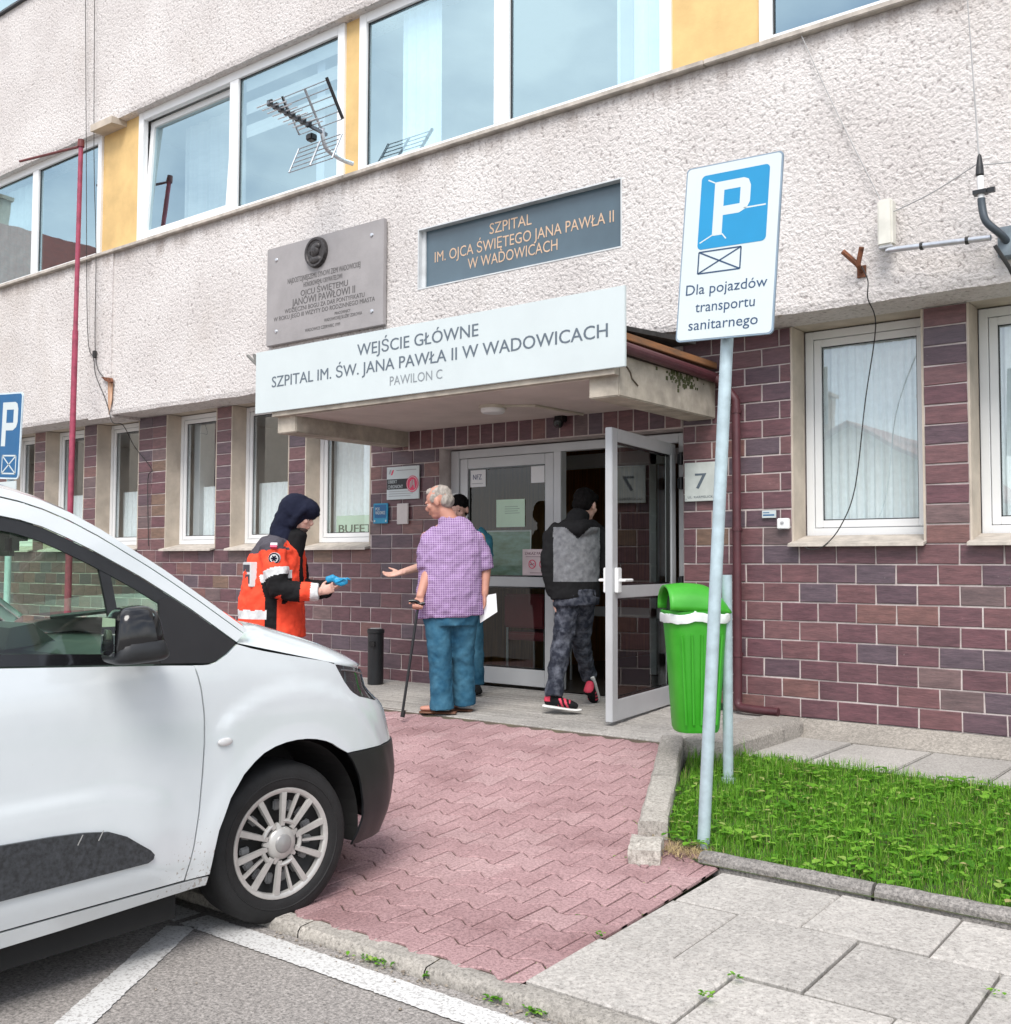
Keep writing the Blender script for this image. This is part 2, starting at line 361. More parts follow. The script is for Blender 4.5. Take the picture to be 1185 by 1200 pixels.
def text_mb(mb, s, T, w=None, h=None, depth=.002, align='CENTER', bold=0.0):
    """write a line: T maps local text plane (x right, y up) to world; w/h = size to fit"""
    cu = bpy.data.curves.new('t', 'FONT'); cu.body = s; cu.size = 1; cu.align_x = align; cu.resolution_u = 3; cu.offset = bold
    cu.extrude = 0; cu.offset = 0
    o = bpy.data.objects.new('t', cu); COL.objects.link(o)
    dg = bpy.context.evaluated_depsgraph_get(); dg.update()
    me = bpy.data.meshes.new_from_object(o.evaluated_get(dg))
    bpy.data.objects.remove(o); bpy.data.curves.remove(cu)
    co = [v.co.copy() for v in me.vertices]
    if not co: return
    x0, x1 = min(c.x for c in co), max(c.x for c in co)
    sy = h/0.72 if h else 1; sx = (w/(x1-x0)) if w else sy
    if not h: sy = sx
    off = (x0+x1)/2 if align == 'CENTER' else x0
    vs = [T @ Vector(((c.x-off)*sx, c.y*sy, 0)) for c in co]
    fs = [tuple(p.vertices) for p in me.polygons]
    mb.add(vs, fs)
    if bold:                                       # heavier weight: the line again, a hair to each side and below
        for k, e in ((1, -bold), (2, bold)):
            T2 = T @ Matrix.Translation((e*sx, 0, -.0004*k)); mb.add([T2 @ Vector(((c.x-off)*sx, c.y*sy, 0)) for c in co], fs)
    bpy.data.meshes.remove(me)
def wall_T(x, y, z): return Matrix.Translation((x, y, z)) @ FACE
def prof_tube(mb, pts, r, n=6): mb.tube(pts, r, n)
def smoothpath(pts, k=4):
    out = []; P = [Vector(p) for p in pts]
    for i in range(len(P)-1):
        p0 = P[max(i-1, 0)]; p1 = P[i]; p2 = P[i+1]; p3 = P[min(i+2, len(P)-1)]
        for j in range(k):
            t = j/k; out.append(.5*((2*p1)+(p2-p0)*t+(2*p0-5*p1+4*p2-p3)*t*t+(3*p1-p0-3*p2+p3)*t**3))
    out.append(P[-1]); return out

# ================================================================== ground
g = MB(); g.quad((-900, -900, -.03), (900, -900, -.03), (900, 900, -.03), (-900, 900, -.03)); struct(g.build('ground', ASPHALT))
g = MB(); g.quad((-40, -40, 0), (40, -40, 0), (40, 2.79, 0), (-40, 2.79, 0)); struct(g.build('road', ASPHALT))

def ramp_z(y):
    pts = [(2.85, .045), (3.6, .062), (4.3, .10), (5.1, .195), (6.05, .305)]
    if y <= pts[0][0]: return pts[0][1]
    for (a, b), (c, d) in zip(pts, pts[1:]):
        if y <= c:
            return b+(d-b)*(y-a)/(c-a)
    return pts[-1][1]
# road paint: worn white lines (long bay line and the diagonal hatch line)
def worn_line(p, q, w, seed):
    rnd = random.Random(seed); mb = MB(); p = Vector(p); q = Vector(q); d = (q-p).normalized(); nrm = Vector((-d.y, d.x)); L = (q-p).length
    n = int(L/.012); prev = None
    for i in range(n+1):
        c = p+d*(L*i/n); a = c+nrm*(w/2+rnd.uniform(-.005, .002)); b = c-nrm*(w/2+rnd.uniform(-.005, .002))
        if prev: mb.quad((prev[0].x, prev[0].y, .005), (prev[1].x, prev[1].y, .005), (b.x, b.y, .005), (a.x, a.y, .005))
        prev = (a, b)
    return struct(mb.build('road_marking', ROADW))
worn_line((-3.66, 2.665), (-.6, 2.665), .135, 1)
worn_line((-3.63, 2.585), (-2.60, 1.04), .125, 2)
worn_line((-6.2, 2.665), (-3.70, 2.665), .135, 3)

# front kerb: worn flush stones
rnd = random.Random(3)
mb = MB(); x = -12.0
while x < 6:
    L = rnd.uniform(.9, 1.1)
    if x < -2.53 < x+L: L = -2.53-x
    if L < .2: L = 1.0
    bm = bmesh.new(); nx = int(L/.04)+2
    ys = [2.802, 2.806, 2.818, 2.85, 2.888, 2.898]; zs = [-.02, .024, .038, .041, .043, .034]
    vs = []
    for i in range(nx):
        xx = x+.003+(L-.006)*i/(nx-1)
        for j, (yy, zz) in enumerate(zip(ys, zs)):
            k = mnoise.noise(Vector((xx*7, yy*25, 3)))*.004+mnoise.noise(Vector((xx*22, yy*50, 9)))*.0035
            ed = min(i, nx-1-i); drop = .005 if ed == 0 else 0
            vs.append((xx, yy+(k*1.3 if j in (1, 2) else 0), zz+(k if 0 < j < 5 else 0)-drop))
    fs = [(i*6+j, (i+1)*6+j, (i+1)*6+j+1, i*6+j+1) for i in range(nx-1) for j in range(5)]
    bm.free(); mb.add(vs, fs); x += L
struct(mb.build('kerb', KERBM, smooth=True))

# red paving: interlocking waisted blocks on the ramp up to the door
mb = MB(); P, RP, AMP, GAP = .203, .163, .019, .0056
def bound(y):     # right-hand edge of the red paving
    if y < 4.44: return -2.168
    if y < 4.56: return -2.168-(y-4.44)*3.97
    return -2.645-(y-4.56)*.49
def halfwave(u):   # 0 at block ends, 1 at the waist
    u = abs(u-.5)*2
    return 1.0 if u < .22 else (0.0 if u > .78 else (0.78-u)/.56)
row = 0; y = 2.885+RP/2
prof = [0, .11, .39, .61, .89, 1]
while y < 6.02:
    off = (row % 2)*P/2
    n0 = int(-9.6/P)
    for c in range(n0, 0):
        xl = c*P+off; xc = xl+P/2
        if xl > bound(y)-.02: continue
        top = []; bot = []
        sgn = 1
        for u in prof:
            d = AMP*(1-2*halfwave(u))
            top.append((xl+u*P, y+RP/2+d)); bot.append((xl+u*P, y-RP/2-d))
        loop = bot+top[::-1]
        loop = [(min(px, bound(py)+.006), py) for px, py in loop]
        def inset(lp, g_):
            o = []
            for (px, py) in lp:
                u = (px-xc)/(P/2); o.append((px-g_*1.3*(1 if u > .9 else -1 if u < -.9 else 0), py-g_*1.3*(1 if py > y else -1)))
            return o
        jit = rnd.uniform(-.0015, .0015); tx = rnd.uniform(-.008, .008); ty = rnd.uniform(-.008, .008)
        A = [(px, py, ramp_z(py)-.012) for px, py in inset(loop, GAP*.5)]
        B = [(px, py, ramp_z(py)+jit+tx*(px-xc)+ty*(py-y)-.0035) for px, py in inset(loop, GAP*.5)]
        D = [(px, py, ramp_z(py)+jit+tx*(px-xc)+ty*(py-y)) for px, py in inset(loop, GAP*.5+.004)]
        n = len(loop); vs = A+B+D
        fs = [(i, (i+1) % n, n+(i+1) % n, n+i) for i in range(n)]+[(n+i, n+(i+1) % n, 2*n+(i+1) % n, 2*n+i) for i in range(n)]
        # top as strips of quads so the concave outline fills cleanly
        h = n//2
        for i in range(h-1): fs.append((2*n+i, 2*n+i+1, 2*n+n-2-i, 2*n+n-1-i))
        mb.add(vs, fs)
    y += RP; row += 1
struct(mb.build('path', PAVER, recalc=True))
JOINT = mat('joint_sand', (.075, .050, .045), .95, .4, 7, c2=(.11, .095, .055), bmp=.4, bscale=120)
g = MB(); ny = 24
for i in range(ny):
    ya, yb = 2.86+3.25*i/ny, 2.86+3.25*(i+1)/ny
    g.quad((-12, ya, ramp_z(ya)-.011), (min(bound(ya), -2.165)+.008, ya, ramp_z(ya)-.009), (min(bound(yb), -2.165)+.008, yb, ramp_z(yb)-.009), (-12, yb, ramp_z(yb)-.009))
struct(g.build('path_bed', JOINT))

# concrete slabs of the footway
def slab_z(y): return .047+(y-2.9)*.030
mb = MB(); rows = [(2.905, 3.36, -2.165, [-2.165, -1.62, -1.08, -.54, 0, .54, 1.1, 1.65, 2.2, 2.8, 3.4]), (3.37, 3.90, -2.155, [-2.155, -1.86, -1.385, -.9, -.37, .15, .7, 1.25, 1.8, 2.4, 3.0, 3.6]),
               (3.91, 4.34, -2.15, [-2.15, -1.61, -1.14, -.62, -.1, .45, 1.0, 1.55, 2.1, 2.7, 3.3])]
for (ya, yb, x0, xs) in rows:
    for a, b in zip(xs, xs[1:]):
        g_ = rnd.uniform(.002, .0055); dz = rnd.uniform(-.005, .004); tx = rnd.uniform(-.008, .008); ty = rnd.uniform(-.008, .008)
        xm, ym = (a+b)/2, (ya+yb)/2
        def zz(px, py, e=0): return slab_z(py)+dz+tx*(px-xm)+ty*(py-ym)-e
        q0 = [(a+g_, ya+g_), (b-g_, ya+g_), (b-g_, yb-g_), (a+g_, yb-g_)]
        q1 = [(a+g_+.006, ya+g_+.006), (b-g_-.006, ya+g_+.006), (b-g_-.006, yb-g_-.006), (a+g_+.006, yb-g_-.006)]
        vs = [(px, py, zz(px, py, .04)) for px, py in q0]+[(px, py, zz(px, py, .006)) for px, py in q0]+[(px, py, zz(px, py)) for px, py in q1]
        fs = [(i, (i+1) % 4, 4+(i+1) % 4, 4+i) for i in range(4)]+[(4+i, 4+(i+1) % 4, 8+(i+1) % 4, 8+i) for i in range(4)]+[(8, 9, 10, 11)]
        mb.add(vs, fs)
struct(mb.build('pavement', SLAB))
g = MB(); g.quad((-2.2, 2.88, .02), (4, 2.88, .02), (4, 4.4, .062), (-2.2, 4.4, .062)); struct(g.build('pavement_bed', SOIL))

# grass bed kerb (front, two long pieces) and splayed side kerb
def kerb_piece(p, q, w, zt0, zt1, hgt, seed, chamfer=.014, slope=0.0):
    """stone from p to q (left edge line), w to its right"""
    p = Vector(p); q = Vector(q); d = (q-p).normalized(); nr = Vector((d.y, -d.x)); L = (q-p).length; n = max(4, int(L/.05))
    mb = MB(); vs = []
    sec = [(0, -hgt), (0, -chamfer), (chamfer, 0), (w*.5, .003), (w-chamfer, 0), (w, -chamfer), (w, -hgt)]
    for i in range(n+1):
        c = p+d*(L*i/n); zt = zt0+(zt1-zt0)*i/n
        for j, (a, z) in enumerate(sec):
            k = mnoise.noise(Vector((c.x*9+seed, c.y*9, a*30)))*.006
            pt = c+nr*(a+k*(1 if j in (1, 2, 4, 5) else .3)); vs.append((pt.x, pt.y, zt+z+(k if 0 < j < 6 else 0)))
    m = len(sec); fs = [(i*m+j, (i+1)*m+j, (i+1)*m+j+1, i*m+j+1) for i in range(n) for j in range(m-1)]
    fs += [tuple(range(m)), tuple(n*m+j for j in range(m))[::-1]]
    mb.add(vs, fs); return mb
KERBD = pebbled('dark_kerb_concrete', (.17, .16, .15), (.30, .28, .26), 70, bd=.008, dark=.5)
mb = MB()
for a, b, s in ((-2.265, -1.49, 1), (-1.475, -.50, 2), (-.485, .5, 3), (.515, 1.5, 4), (1.515, 3.4, 5)):
    k = kerb_piece((b, 4.33), (a, 4.33), .085, .148, .148, .12, s, .02) if False else kerb_piece((a, 4.425), (b, 4.425), .085, .150, .150, .13, s, .022)
    mb.add(k.v, k.f)
struct(mb.build('kerb', KERBD, smooth=True))
mb = MB()
for (p, q, z0, z1, s) in (((-2.665, 4.49), (-3.02, 5.23), .205, .262, 11), ((-3.03, 5.25), (-3.40, 6.02), .264, .35, 12)):
    k = kerb_piece(p, q, .14, z0, z1, .17, s, .012); mb.add(k.v, k.f)
struct(mb.build('kerb', KERBM, smooth=True))
# broken end block
bm = bmesh.new(); bmesh.ops.create_cube(bm, size=1); bmesh.ops.subdivide_edges(bm, edges=bm.edges[:], cuts=5, use_grid_fill=True)
T = Matrix.Translation((-2.495, 4.275, .12)) @ Matrix.Rotation(math.radians(24), 4, 'Z')
vs = []; bm.verts.index_update()
for v in bm.verts:
    c = Vector((v.co.x*.145, v.co.y*.17, v.co.z*.12)); c += c.normalized()*mnoise.noise(c*22)*.012
    if c.z > 0: c.z -= .25*max(0, -c.y)
    vs.append(T @ c)
mb = MB(); mb.add(vs, [[v.index for v in f.verts] for f in bm.faces]); bm.free()
struct(mb.build('kerb_end', pebbled('pale_broken_concrete', (.38, .35, .31), (.55, .52, .47), 60, bd=.01, dark=.6), smooth=True))

# grass bed soil, far footpath and the landing in front of the door
def bed_z(x, y): return .125+(y-4.45)*.062
BEDP = [(-2.25, 4.33), (4.5, 4.33), (4.5, 6.3), (-3.05, 6.3), (-3.25, 6.1), (-2.56, 4.52)]
g = MB(); g.add([(a, b, bed_z(a, b)-.01) for a, b in BEDP], [tuple(range(6))]); struct(g.build('soil', SOIL))
mb = MB(); PATHS = pebbled('path_slab', (.36, .345, .32), (.50, .48, .45), 90, big=(.88, 1.12), dark=.7)
xs = [-3.12, -2.595, -2.065, -1.535, -1.0, -.47, .06, .6, 1.13, 1.66, 2.2, 2.73, 3.3]
for a, b in zip(xs, xs[1:]):
    dz = rnd.uniform(-.004, .004)
    mb.box(a+.008, b-.008, 6.27+rnd.uniform(-.02, .02), 7.235, .15, .222+dz, bev=.006)
struct(mb.build('pavement', PATHS))
g = MB(); g.quad((-3.2, 6.2, .20), (6, 6.2, .20), (6, 7.4, .20), (-3.2, 7.4, .20)); struct(g.build('pavement_bed', SOIL))
# landing: concrete blocks in long narrow courses
mb = MB()
def land_z(x, y): return .305+(y-6.05)*.012+(x+3.3)*.004
y = 6.06; r_ = 0
LAND = pebbled('landing_concrete', (.30, .285, .265), (.42, .40, .37), 70, bd=.003, big=(.86, 1.1), dark=.7)
while y < 7.66:
    w = .10; x = -9.2-(r_ % 2)*.35
    while x < -3.32:
        L = .7; a, b = x+.003, min(x+L-.003, -3.32)
        vs = []
        dz = rnd.uniform(-.002, .002)
        for (px, py) in ((a, y+.003), (b, y+.003), (b, y+w-.003), (a, y+w-.003)): vs.append((px, py, land_z(px, py)-.05))
        for (px, py) in ((a, y+.003), (b, y+.003), (b, y+w-.003), (a, y+w-.003)): vs.append((px, py, land_z(px, py)+dz-.003))
        for (px, py) in ((a+.003, y+.006), (b-.003, y+.006), (b-.003, y+w-.006), (a+.003, y+w-.006)): vs.append((px, py, land_z(px, py)+dz))
        mb.add(vs, [(0, 1, 5, 4), (1, 2, 6, 5), (2, 3, 7, 6), (3, 0, 4, 7), (4, 5, 9, 8), (5, 6, 10, 9), (6, 7, 11, 10), (7, 4, 8, 11), (8, 9, 10, 11)])
        x += L
    y += w; r_ += 1
struct(mb.build('landing', LAND))
g = MB(); g.box(-9.3, -3.33, 6.07, 7.66, 0, .25); struct(g.build('landing_bed', KERBM))
g = MB(); g.quad((-30, 2.8, .12), (-9.2, 2.8, .12), (-9.2, 7.6, .25), (-30, 7.6, .25)); struct(g.build('forecourt', ASPHALT))
k = kerb_piece((-3.30, 6.08), (-3.30, 7.30), .33, .335, .345, .22, 21, .03)
struct(k.build('kerb', KERBM, smooth=True))

# ================================================================== hospital building
B = thing('hospital_building', (-4, 7.5, .3), 'long hospital block with rough-cast upper bands over a purple clinker brick ground floor', 'building')
YB, YW, YF = 7.10, 7.5, 7.73          # stucco face, brick face, window frame plane
# --- brickwork: every clinker is its own little block in one mesh, on a mortar backing
mort = MB(); brk = MB()
BL, BH, J = .2815, .1405, .011
def brick_area(x0, x1, z0, z1, y=YW, phase=0.0, L=BL, H=BH, stack=False, deep=.06):
    mort.box(x0, x1, y+.008, y+.30, z0, z1)
    rws = max(1, round((z1-z0)/H)); h = (z1-z0)/rws
    for r in range(rws):
        za, zb = z0+r*h+J/2, z0+(r+1)*h-J/2
        if stack: xs = [(x0+i*(x1-x0)/stack, x0+(i+1)*(x1-x0)/stack) for i in range(stack)]
        else:
            o = phase+(.5*L if r % 2 else 0); xs = []; k = math.floor((x0-o)/L)
            while k*L+o < x1:
                a, b = max(x0, k*L+o), min(x1, (k+1)*L+o); k += 1
                if b-a > .03: xs.append((a, b))
        for a, b in xs:
            jj = rnd.uniform(-.0025, .0025); c = .004
            q_ = [(rnd.uniform(-.0022, .0022), rnd.uniform(-.0022, .0022)) for _ in range(4)]
            A = [(a+J/2+q_[0][0], za+q_[0][1]), (b-J/2+q_[1][0], za+q_[1][1]), (b-J/2+q_[2][0], zb+q_[2][1]), (a+J/2+q_[3][0], zb+q_[3][1])]
            C_ = [(A[0][0]+c, A[0][1]+c), (A[1][0]-c, A[1][1]+c), (A[2][0]-c, A[2][1]-c), (A[3][0]+c, A[3][1]-c)]
            vs = [(px, y+.03, pz) for px, pz in A]+[(px, y+jj+.004, pz) for px, pz in A]+[(px, y+jj, pz) for px, pz in C_]
            brk.add(vs, [(i, (i+1) % 4, 4+(i+1) % 4, 4+i) for i in range(4)]+[(4+i, 4+(i+1) % 4, 8+(i+1) % 4, 8+i) for i in range(4)]+[(8, 9, 10, 11)])
def side_bricks(x, y0, y1, z0, z1, sgn):
    """return face of a pier, bricks laid on the plane x"""
    rws = round((z1-z0)/BH); h = (z1-z0)/rws
    for r in range(rws):
        za, zb = z0+r*h+J/2, z0+(r+1)*h-J/2; c = .004; xx = x+sgn*.003
        vs = [(x, y0+.006, za), (x, y1, za), (x, y1, zb), (x, y0+.006, zb), (xx, y0+.006+c, za+c), (xx, y1, za+c), (xx, y1, zb-c), (xx, y0+.006+c, zb-c)]
        brk.add(vs, [(0, 1, 5, 4), (1, 2, 6, 5), (2, 3, 7, 6), (3, 0, 4, 7), (4, 5, 6, 7)])
ZB, ZS, ZT = .325, 1.59, 3.225
RW = [(-3.125, -2.164), (-1.875, -.914), (-.625, .336), (.625, 1.586), (1.875, 2.836), (3.125, 4.086)]
LW = [(-16.1, -15.14), (-14.85, -14.069), (-13.798, -12.813), (-12.529, -11.572), (-11.008, -10.026), (-9.762, -8.773), (-8.514, -7.536)]
brick_area(-4.03, 5.2, ZB, ZS, phase=.023)
brick_area(-4.03, -3.125, ZS, ZT, phase=.023)
for (a, b), (c, d) in zip(RW, RW[1:]): brick_area(b, c, ZS, ZT, stack=1)
brick_area(RW[-1][1], 5.2, ZS, ZT)
brick_area(-22, -6.62, .27, ZS, phase=.08)
brick_area(LW[-1][1], -6.62, ZS, ZT, phase=.08)
for (a, b), (c, d) in zip(LW, LW[1:]): brick_area(b, c, ZS, ZT, stack=(2 if c-b > .4 else 1))
brick_area(-22, LW[0][0], ZS, ZT)
# soldier course over the entrance and bricks above it
mort.box(-7.0, -4.03, YW-.020, YW+.28, 2.53, ZT)
x = -6.99
while x < -4.05:
    for (za, zb, n) in ((2.535, 2.735, 1),):
        vs = []; c = .004; a, b = x+.006, x+.142
        A = [(a, za+.006), (b, za+.006), (b, zb-.006), (a, zb-.006)]; C_ = [(a+c, za+.006+c), (b-c, za+.006+c), (b-c, zb-.006-c), (a+c, zb-.006-c)]
        y = YW-.025
        vs = [(px, y+.03, pz) for px, pz in A]+[(px, y+.004, pz) for px, pz in A]+[(px, y, pz) for px, pz in C_]
        brk.add(vs, [(i, (i+1) % 4, 4+(i+1) % 4, 4+i) for i in range(4)]+[(4+i, 4+(i+1) % 4, 8+(i+1) % 4, 8+i) for i in range(4)]+[(8, 9, 10, 11)])
    x += .148
# reveals of the entrance recess
mort.box(-6.62, -6.60, YW+.30, 7.72, .33, 2.53); mort.box(-4.05, -4.03, YW+.30, 7.72, .33, 2.53)
side_bricks(-4.03, YW, YW+.29, .33, 2.53, -1); 
mort.mat(0); allb = MB(); allb.v = mort.v+brk.v; allb.f = mort.f+[tuple(i+len(mort.v) for i in f) for f in brk.f]; allb.m = [0]*len(mort.f)+[1]*len(brk.f)
allb.build('brick_wall', [MORTAR, BRICK], B)
# concrete plinth with a sloped top
pl = MB(); pl.prism([(7.24, .10), (7.24, .225), (7.30, .25), (7.495, .325), (7.495, .10)], 'x', -3.3, 5.2); pl.build('plinth', pebbled('plinth_concrete', (.27, .25, .22), (.40, .37, .33), 60, dark=.7), B)

# --- rough-cast bands
def stucco_band(z0, z1, name, parts):
    mb = MB()
    for (x0, x1, y0, y1, a, b) in parts: mb.box(x0, x1, y0, y1, a, b)
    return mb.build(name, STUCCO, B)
NX0, NX1, NZ0, NZ1 = -6.545, -4.347, 3.958, 4.525     # recess of the name plate
# worn lower arris: front sheet with slightly ragged lower edge
def ragged_band(name, x0, x1, z0, z1, holes=None, thick=.40):
    mb = MB(); n = int((x1-x0)/.04); xs = [x0+(x1-x0)*i/n for i in range(n+1)]
    lows = [z0+mnoise.noise(Vector((xx*3.1, z0, 0)))*.008+mnoise.noise(Vector((xx*14, z0, 5)))*.006 for xx in xs]
    vs = []; 
    for xx, lo in zip(xs, lows): vs += [(xx, YB, z1), (xx, YB, z0+.05), (xx, YB+.012, lo), (xx, YB+thick+.02, z0+.004), (xx, YB+thick+.02, z1)]
    fs = []
    for i in range(n):
        xa, xb = xs[i], xs[i+1]
        for j in range(4):
            if j == 0 and holes and xa >= holes[0]-1e-6 and xb <= holes[1]+1e-6: continue
            fs.append((i*5+j, (i+1)*5+j, (i+1)*5+j+1, i*5+j+1))
    mb.add(vs, fs)
    return mb
# lower band in three stretches so that the plate recess is a real hole
lb = MB()
for (a, b) in ((-24, -12.02), (-11.55, NX0), (NX1, 5.2)):
    k = ragged_band('b', a, b, ZT, 5.20); lb.add(k.v, k.f)
k = ragged_band('b', NX0, NX1, ZT, NZ0); lb.add(k.v, k.f)
lb.box(NX0, NX1, YB, YB+.42, NZ1, 5.20)
lb.box(-12.02, -11.55, YB-.02, YB+.40, ZT-.03, 5.20)
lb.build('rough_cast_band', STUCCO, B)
ub = MB(); k = ragged_band('b', -12.0, 5.2, 6.885, 9.12, thick=.5); ub.add(k.v, k.f); k = ragged_band('b', -24, -12.0, 6.82, 9.12, thick=.5); ub.add(k.v, k.f)
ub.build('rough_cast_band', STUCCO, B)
# soffit under the overhang, plain beige plaster
so = MB(); so.box(-24, 5.2, YB+.02, 7.78, ZT+.006, ZT+.05); so.box(-24, 5.2, YB+.04, 7.5, 6.892, 6.93); so.build('soffit', PLASTER, B)
jb = MB(); jb.prism([(7.02, 6.80), (7.02, 6.885), (7.5, 6.885), (7.5, 6.84)], 'x', -12.02, -11.55); jb.build('beam_end', PLASTER, B)
# sills of the upper windows
sl = MB()
for a, b in ((-24, -12.0), (-12.0, -7.5), (-7.5, -3.6), (-3.6, 5.2)): sl.box(a+.002, b-.002, YB-.055, 7.24, 5.202, 5.243, bev=.006)
sl.build('window_sill', SILL, B)
DSILL = mat('dark_sheet_sill', (.02, .025, .03), .4, .1, 5)
s2 = MB(); s2.box(-24, 5.2, YB-.05, 7.24, 9.122, 9.15); s2.build('sheet_sill', DSILL, B)

# --- windows
def window(name, x0, x1, z0, z1, y, fw, mull=(), depth=.07, gm=GLASS, sash=(), mw=None, tilt=None, frame_mat=None):
    """outer frame + inner sash per light + pane; each window one part"""
    f = MB(); mw = mw or fw; fm = frame_mat or WHITE
    f.box(x0, x0+fw, y, y+depth, z0, z1, bev=.004); f.box(x1-fw, x1, y, y+depth, z0, z1, bev=.004)
    f.box(x0+fw, x1-fw, y+.001, y+depth, z0, z0+fw, bev=.004); f.box(x0+fw, x1-fw, y+.001, y+depth, z1-fw, z1, bev=.004)
    edges = [x0+fw]
    for m in mull: f.box(m-mw/2, m+mw/2, y+.002, y+depth, z0+fw, z1-fw, bev=.004); edges += [m-mw/2, m+mw/2]
    edges.append(x1-fw)
    w = f.build(name, fm, B, smooth=True)
    lights = list(zip(edges[::2], edges[1::2]))
    for i, (a, b) in enumerate(lights):
        if tilt == i:
            # tilted-in casement: leans into the room at the top
            T = Matrix.Translation((0, y+.05, z0+fw)) @ Matrix.Rotation(math.radians(-3.5), 4, 'X') @ Matrix.Translation((0, -(y+.05), -(z0+fw)))
            s = MB(); q = .07; zt = z1-fw
            s.box(a, a+q, y+.02, y+.08, z0+fw, zt, T); s.box(b-q, b, y+.02, y+.08, z0+fw, zt, T); s.box(a+q, b-q, y+.02, y+.08, z0+fw, z0+fw+q, T); s.box(a+q, b-q, y+.02, y+.08, zt-q, zt, T)
            s.build('sash', fm, w)
            p = MB(); p.add([T @ Vector(v) for v in ((a+q, y+.05, z0+fw+q), (b-q, y+.05, z0+fw+q), (b-q, y+.05, zt-q), (a+q, y+.05, zt-q))], [(0, 1, 2, 3)]); p.build('pane', gm, w)
            continue
        q = sash[i] if i < len(sash) else 0
        if q:
            s = MB(); yy = y+.012; zb, zt = z0+fw+.004, z1-fw-.004; a2, b2 = a+.004, b-.004
            s.box(a2, a2+q, yy, y+depth, zb, zt, bev=.004); s.box(b2-q, b2, yy, y+depth, zb, zt, bev=.004)
            s.box(a2+q, b2-q, yy+.001, y+depth, zb, zb+q, bev=.004); s.box(a2+q, b2-q, yy+.001, y+depth, zt-q, zt, bev=.004)
            s.build('sash', fm, w, smooth=True)
        gk = MB(); gk.box(a+q+.002, b-q-.002, y+.03, y+.034, z0+fw+q, z0+fw+q+.012); gk.box(a+q+.002, b-q-.002, y+.03, y+.034, z1-fw-q-.012, z1-fw-q); gk.box(a+q, a+q+.012, y+.03, y+.034, z0+fw+q, z1-fw-q); gk.box(b-q-.012, b-q, y+.03, y+.034, z0+fw+q, z1-fw-q)
        gk.build('gasket', DARK, w)
        p = MB(); p.quad((a+q, y+.04, z0+fw+q), (b-q, y+.04, z0+fw+q), (b-q, y+.04, z1-fw-q), (a+q, y+.04, z1-fw-q)); p.build('pane', gm, w, recalc=False)
    return w
def ground_sill(a, b):
    s = MB(); s.prism([(YW-.075, 1.578), (YW-.07, 1.60), (YF, 1.665), (YF, 1.63), (YW, 1.60)], 'x', a-.005, b+.005)
    o = s.build('window_sill', SILL, B)
    for q in (a, b-.014):                                          # plastered reveal on both sides
        r = MB(); r.box(q, q+.014, YW+.004, YF, 1.60, ZT); r.build('window_reveal', PLASTER, B)
for i, (a, b) in enumerate(RW):
    ground_sill(a, b); window('window', a+.014, b-.002, 1.66, ZT-.004, 7.755, .06, depth=.08, sash=(.055,))
for i, (a, b) in enumerate(LW):
    ground_sill(a, b); window('window', a+.014, b-.002, 1.66, ZT-.004, YF-.03, .05, depth=.08, sash=(.045,))
UZ0, UZ1, YU = 5.245, 6.888, 7.20
window('window', -15.72, -12.05, UZ0, UZ1-.06, YU, .09, (-13.67,), gm=GLASSU, mw=.15)
window('window', -11.25, -7.66, UZ0, UZ1, YU, .10, (-9.42,), gm=GLASSU, mw=.15, tilt=0)
window('window', -7.45, -3.96, UZ0, UZ1, YU, .10, (-5.655,), gm=GLASSU, mw=.17)
window('window', -3.22, .45, UZ0, UZ1, YU, .10, (-1.4,), gm=GLASSU, mw=.17)
window('window', -19.6, -15.95, UZ0, UZ1-.06, YU, .09, (-17.7,), gm=GLASSU, mw=.15)
for a, b in ((-12.05, -11.25), (-7.66, -7.45), (-3.96, -3.22), (-15.95, -15.72)):
    y_ = MB(); y_.box(a, b, YU+.03, YU+.1, UZ0, UZ1+.003); y_.build('yellow_panel', YELLOW, B)
TOPW = [(-21, -17.4), (-17.2, -13.6), (-13.4, -9.8)]
for a, b in TOPW: window('window', a, b, 9.152, 10.7, YU, .09, ((a+b)/2,), gm=GLASSU, mw=.15)
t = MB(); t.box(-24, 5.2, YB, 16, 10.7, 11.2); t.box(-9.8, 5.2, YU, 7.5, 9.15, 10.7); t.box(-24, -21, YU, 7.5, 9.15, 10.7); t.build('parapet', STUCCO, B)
# rooms behind the glass
rm = MB()
for (za, zb, x0, x1, y0) in ((1.2, 3.2, -22, -6.70, 7.82), (1.2, 3.2, -3.95, 5.0, 7.86), (5.0, 6.9, -23, 5.0, 7.32), (8.9, 10.7, -23, 5, 7.32)):
    rm.quad((x0, 10.6, za), (x1, 10.6, za), (x1, 10.6, zb), (x0, 10.6, zb)); rm.quad((x0, y0, za), (x1, y0, za), (x1, 10.6, za), (x0, 10.6, za))
    rm.quad((x0, y0, zb), (x1, y0, zb), (x1, 10.6, zb), (x0, 10.6, zb)); rm.quad((x0, y0, za), (x0, 10.6, za), (x0, 10.6, zb), (x0, y0, zb)); rm.quad((x1, y0, za), (x1, 10.6, za), (x1, 10.6, zb), (x1, y0, zb))
    x = x0+3.7
    while x < x1-1: rm.box(x, x+.12, y0+.01, 10.6, za+.01, zb-.01); x += 3.7
rm.build('room', ROOMW, B)
bk = MB(); bk.box(-24, 5.2, 12.9, 16, 0, 10.7); bk.box(5.2, 5.4, 7.0, 16, 0, 11.2); bk.box(-24.2, -24, 7.1, 16, 0, 11.2); bk.build('wall', STUCCO, B)

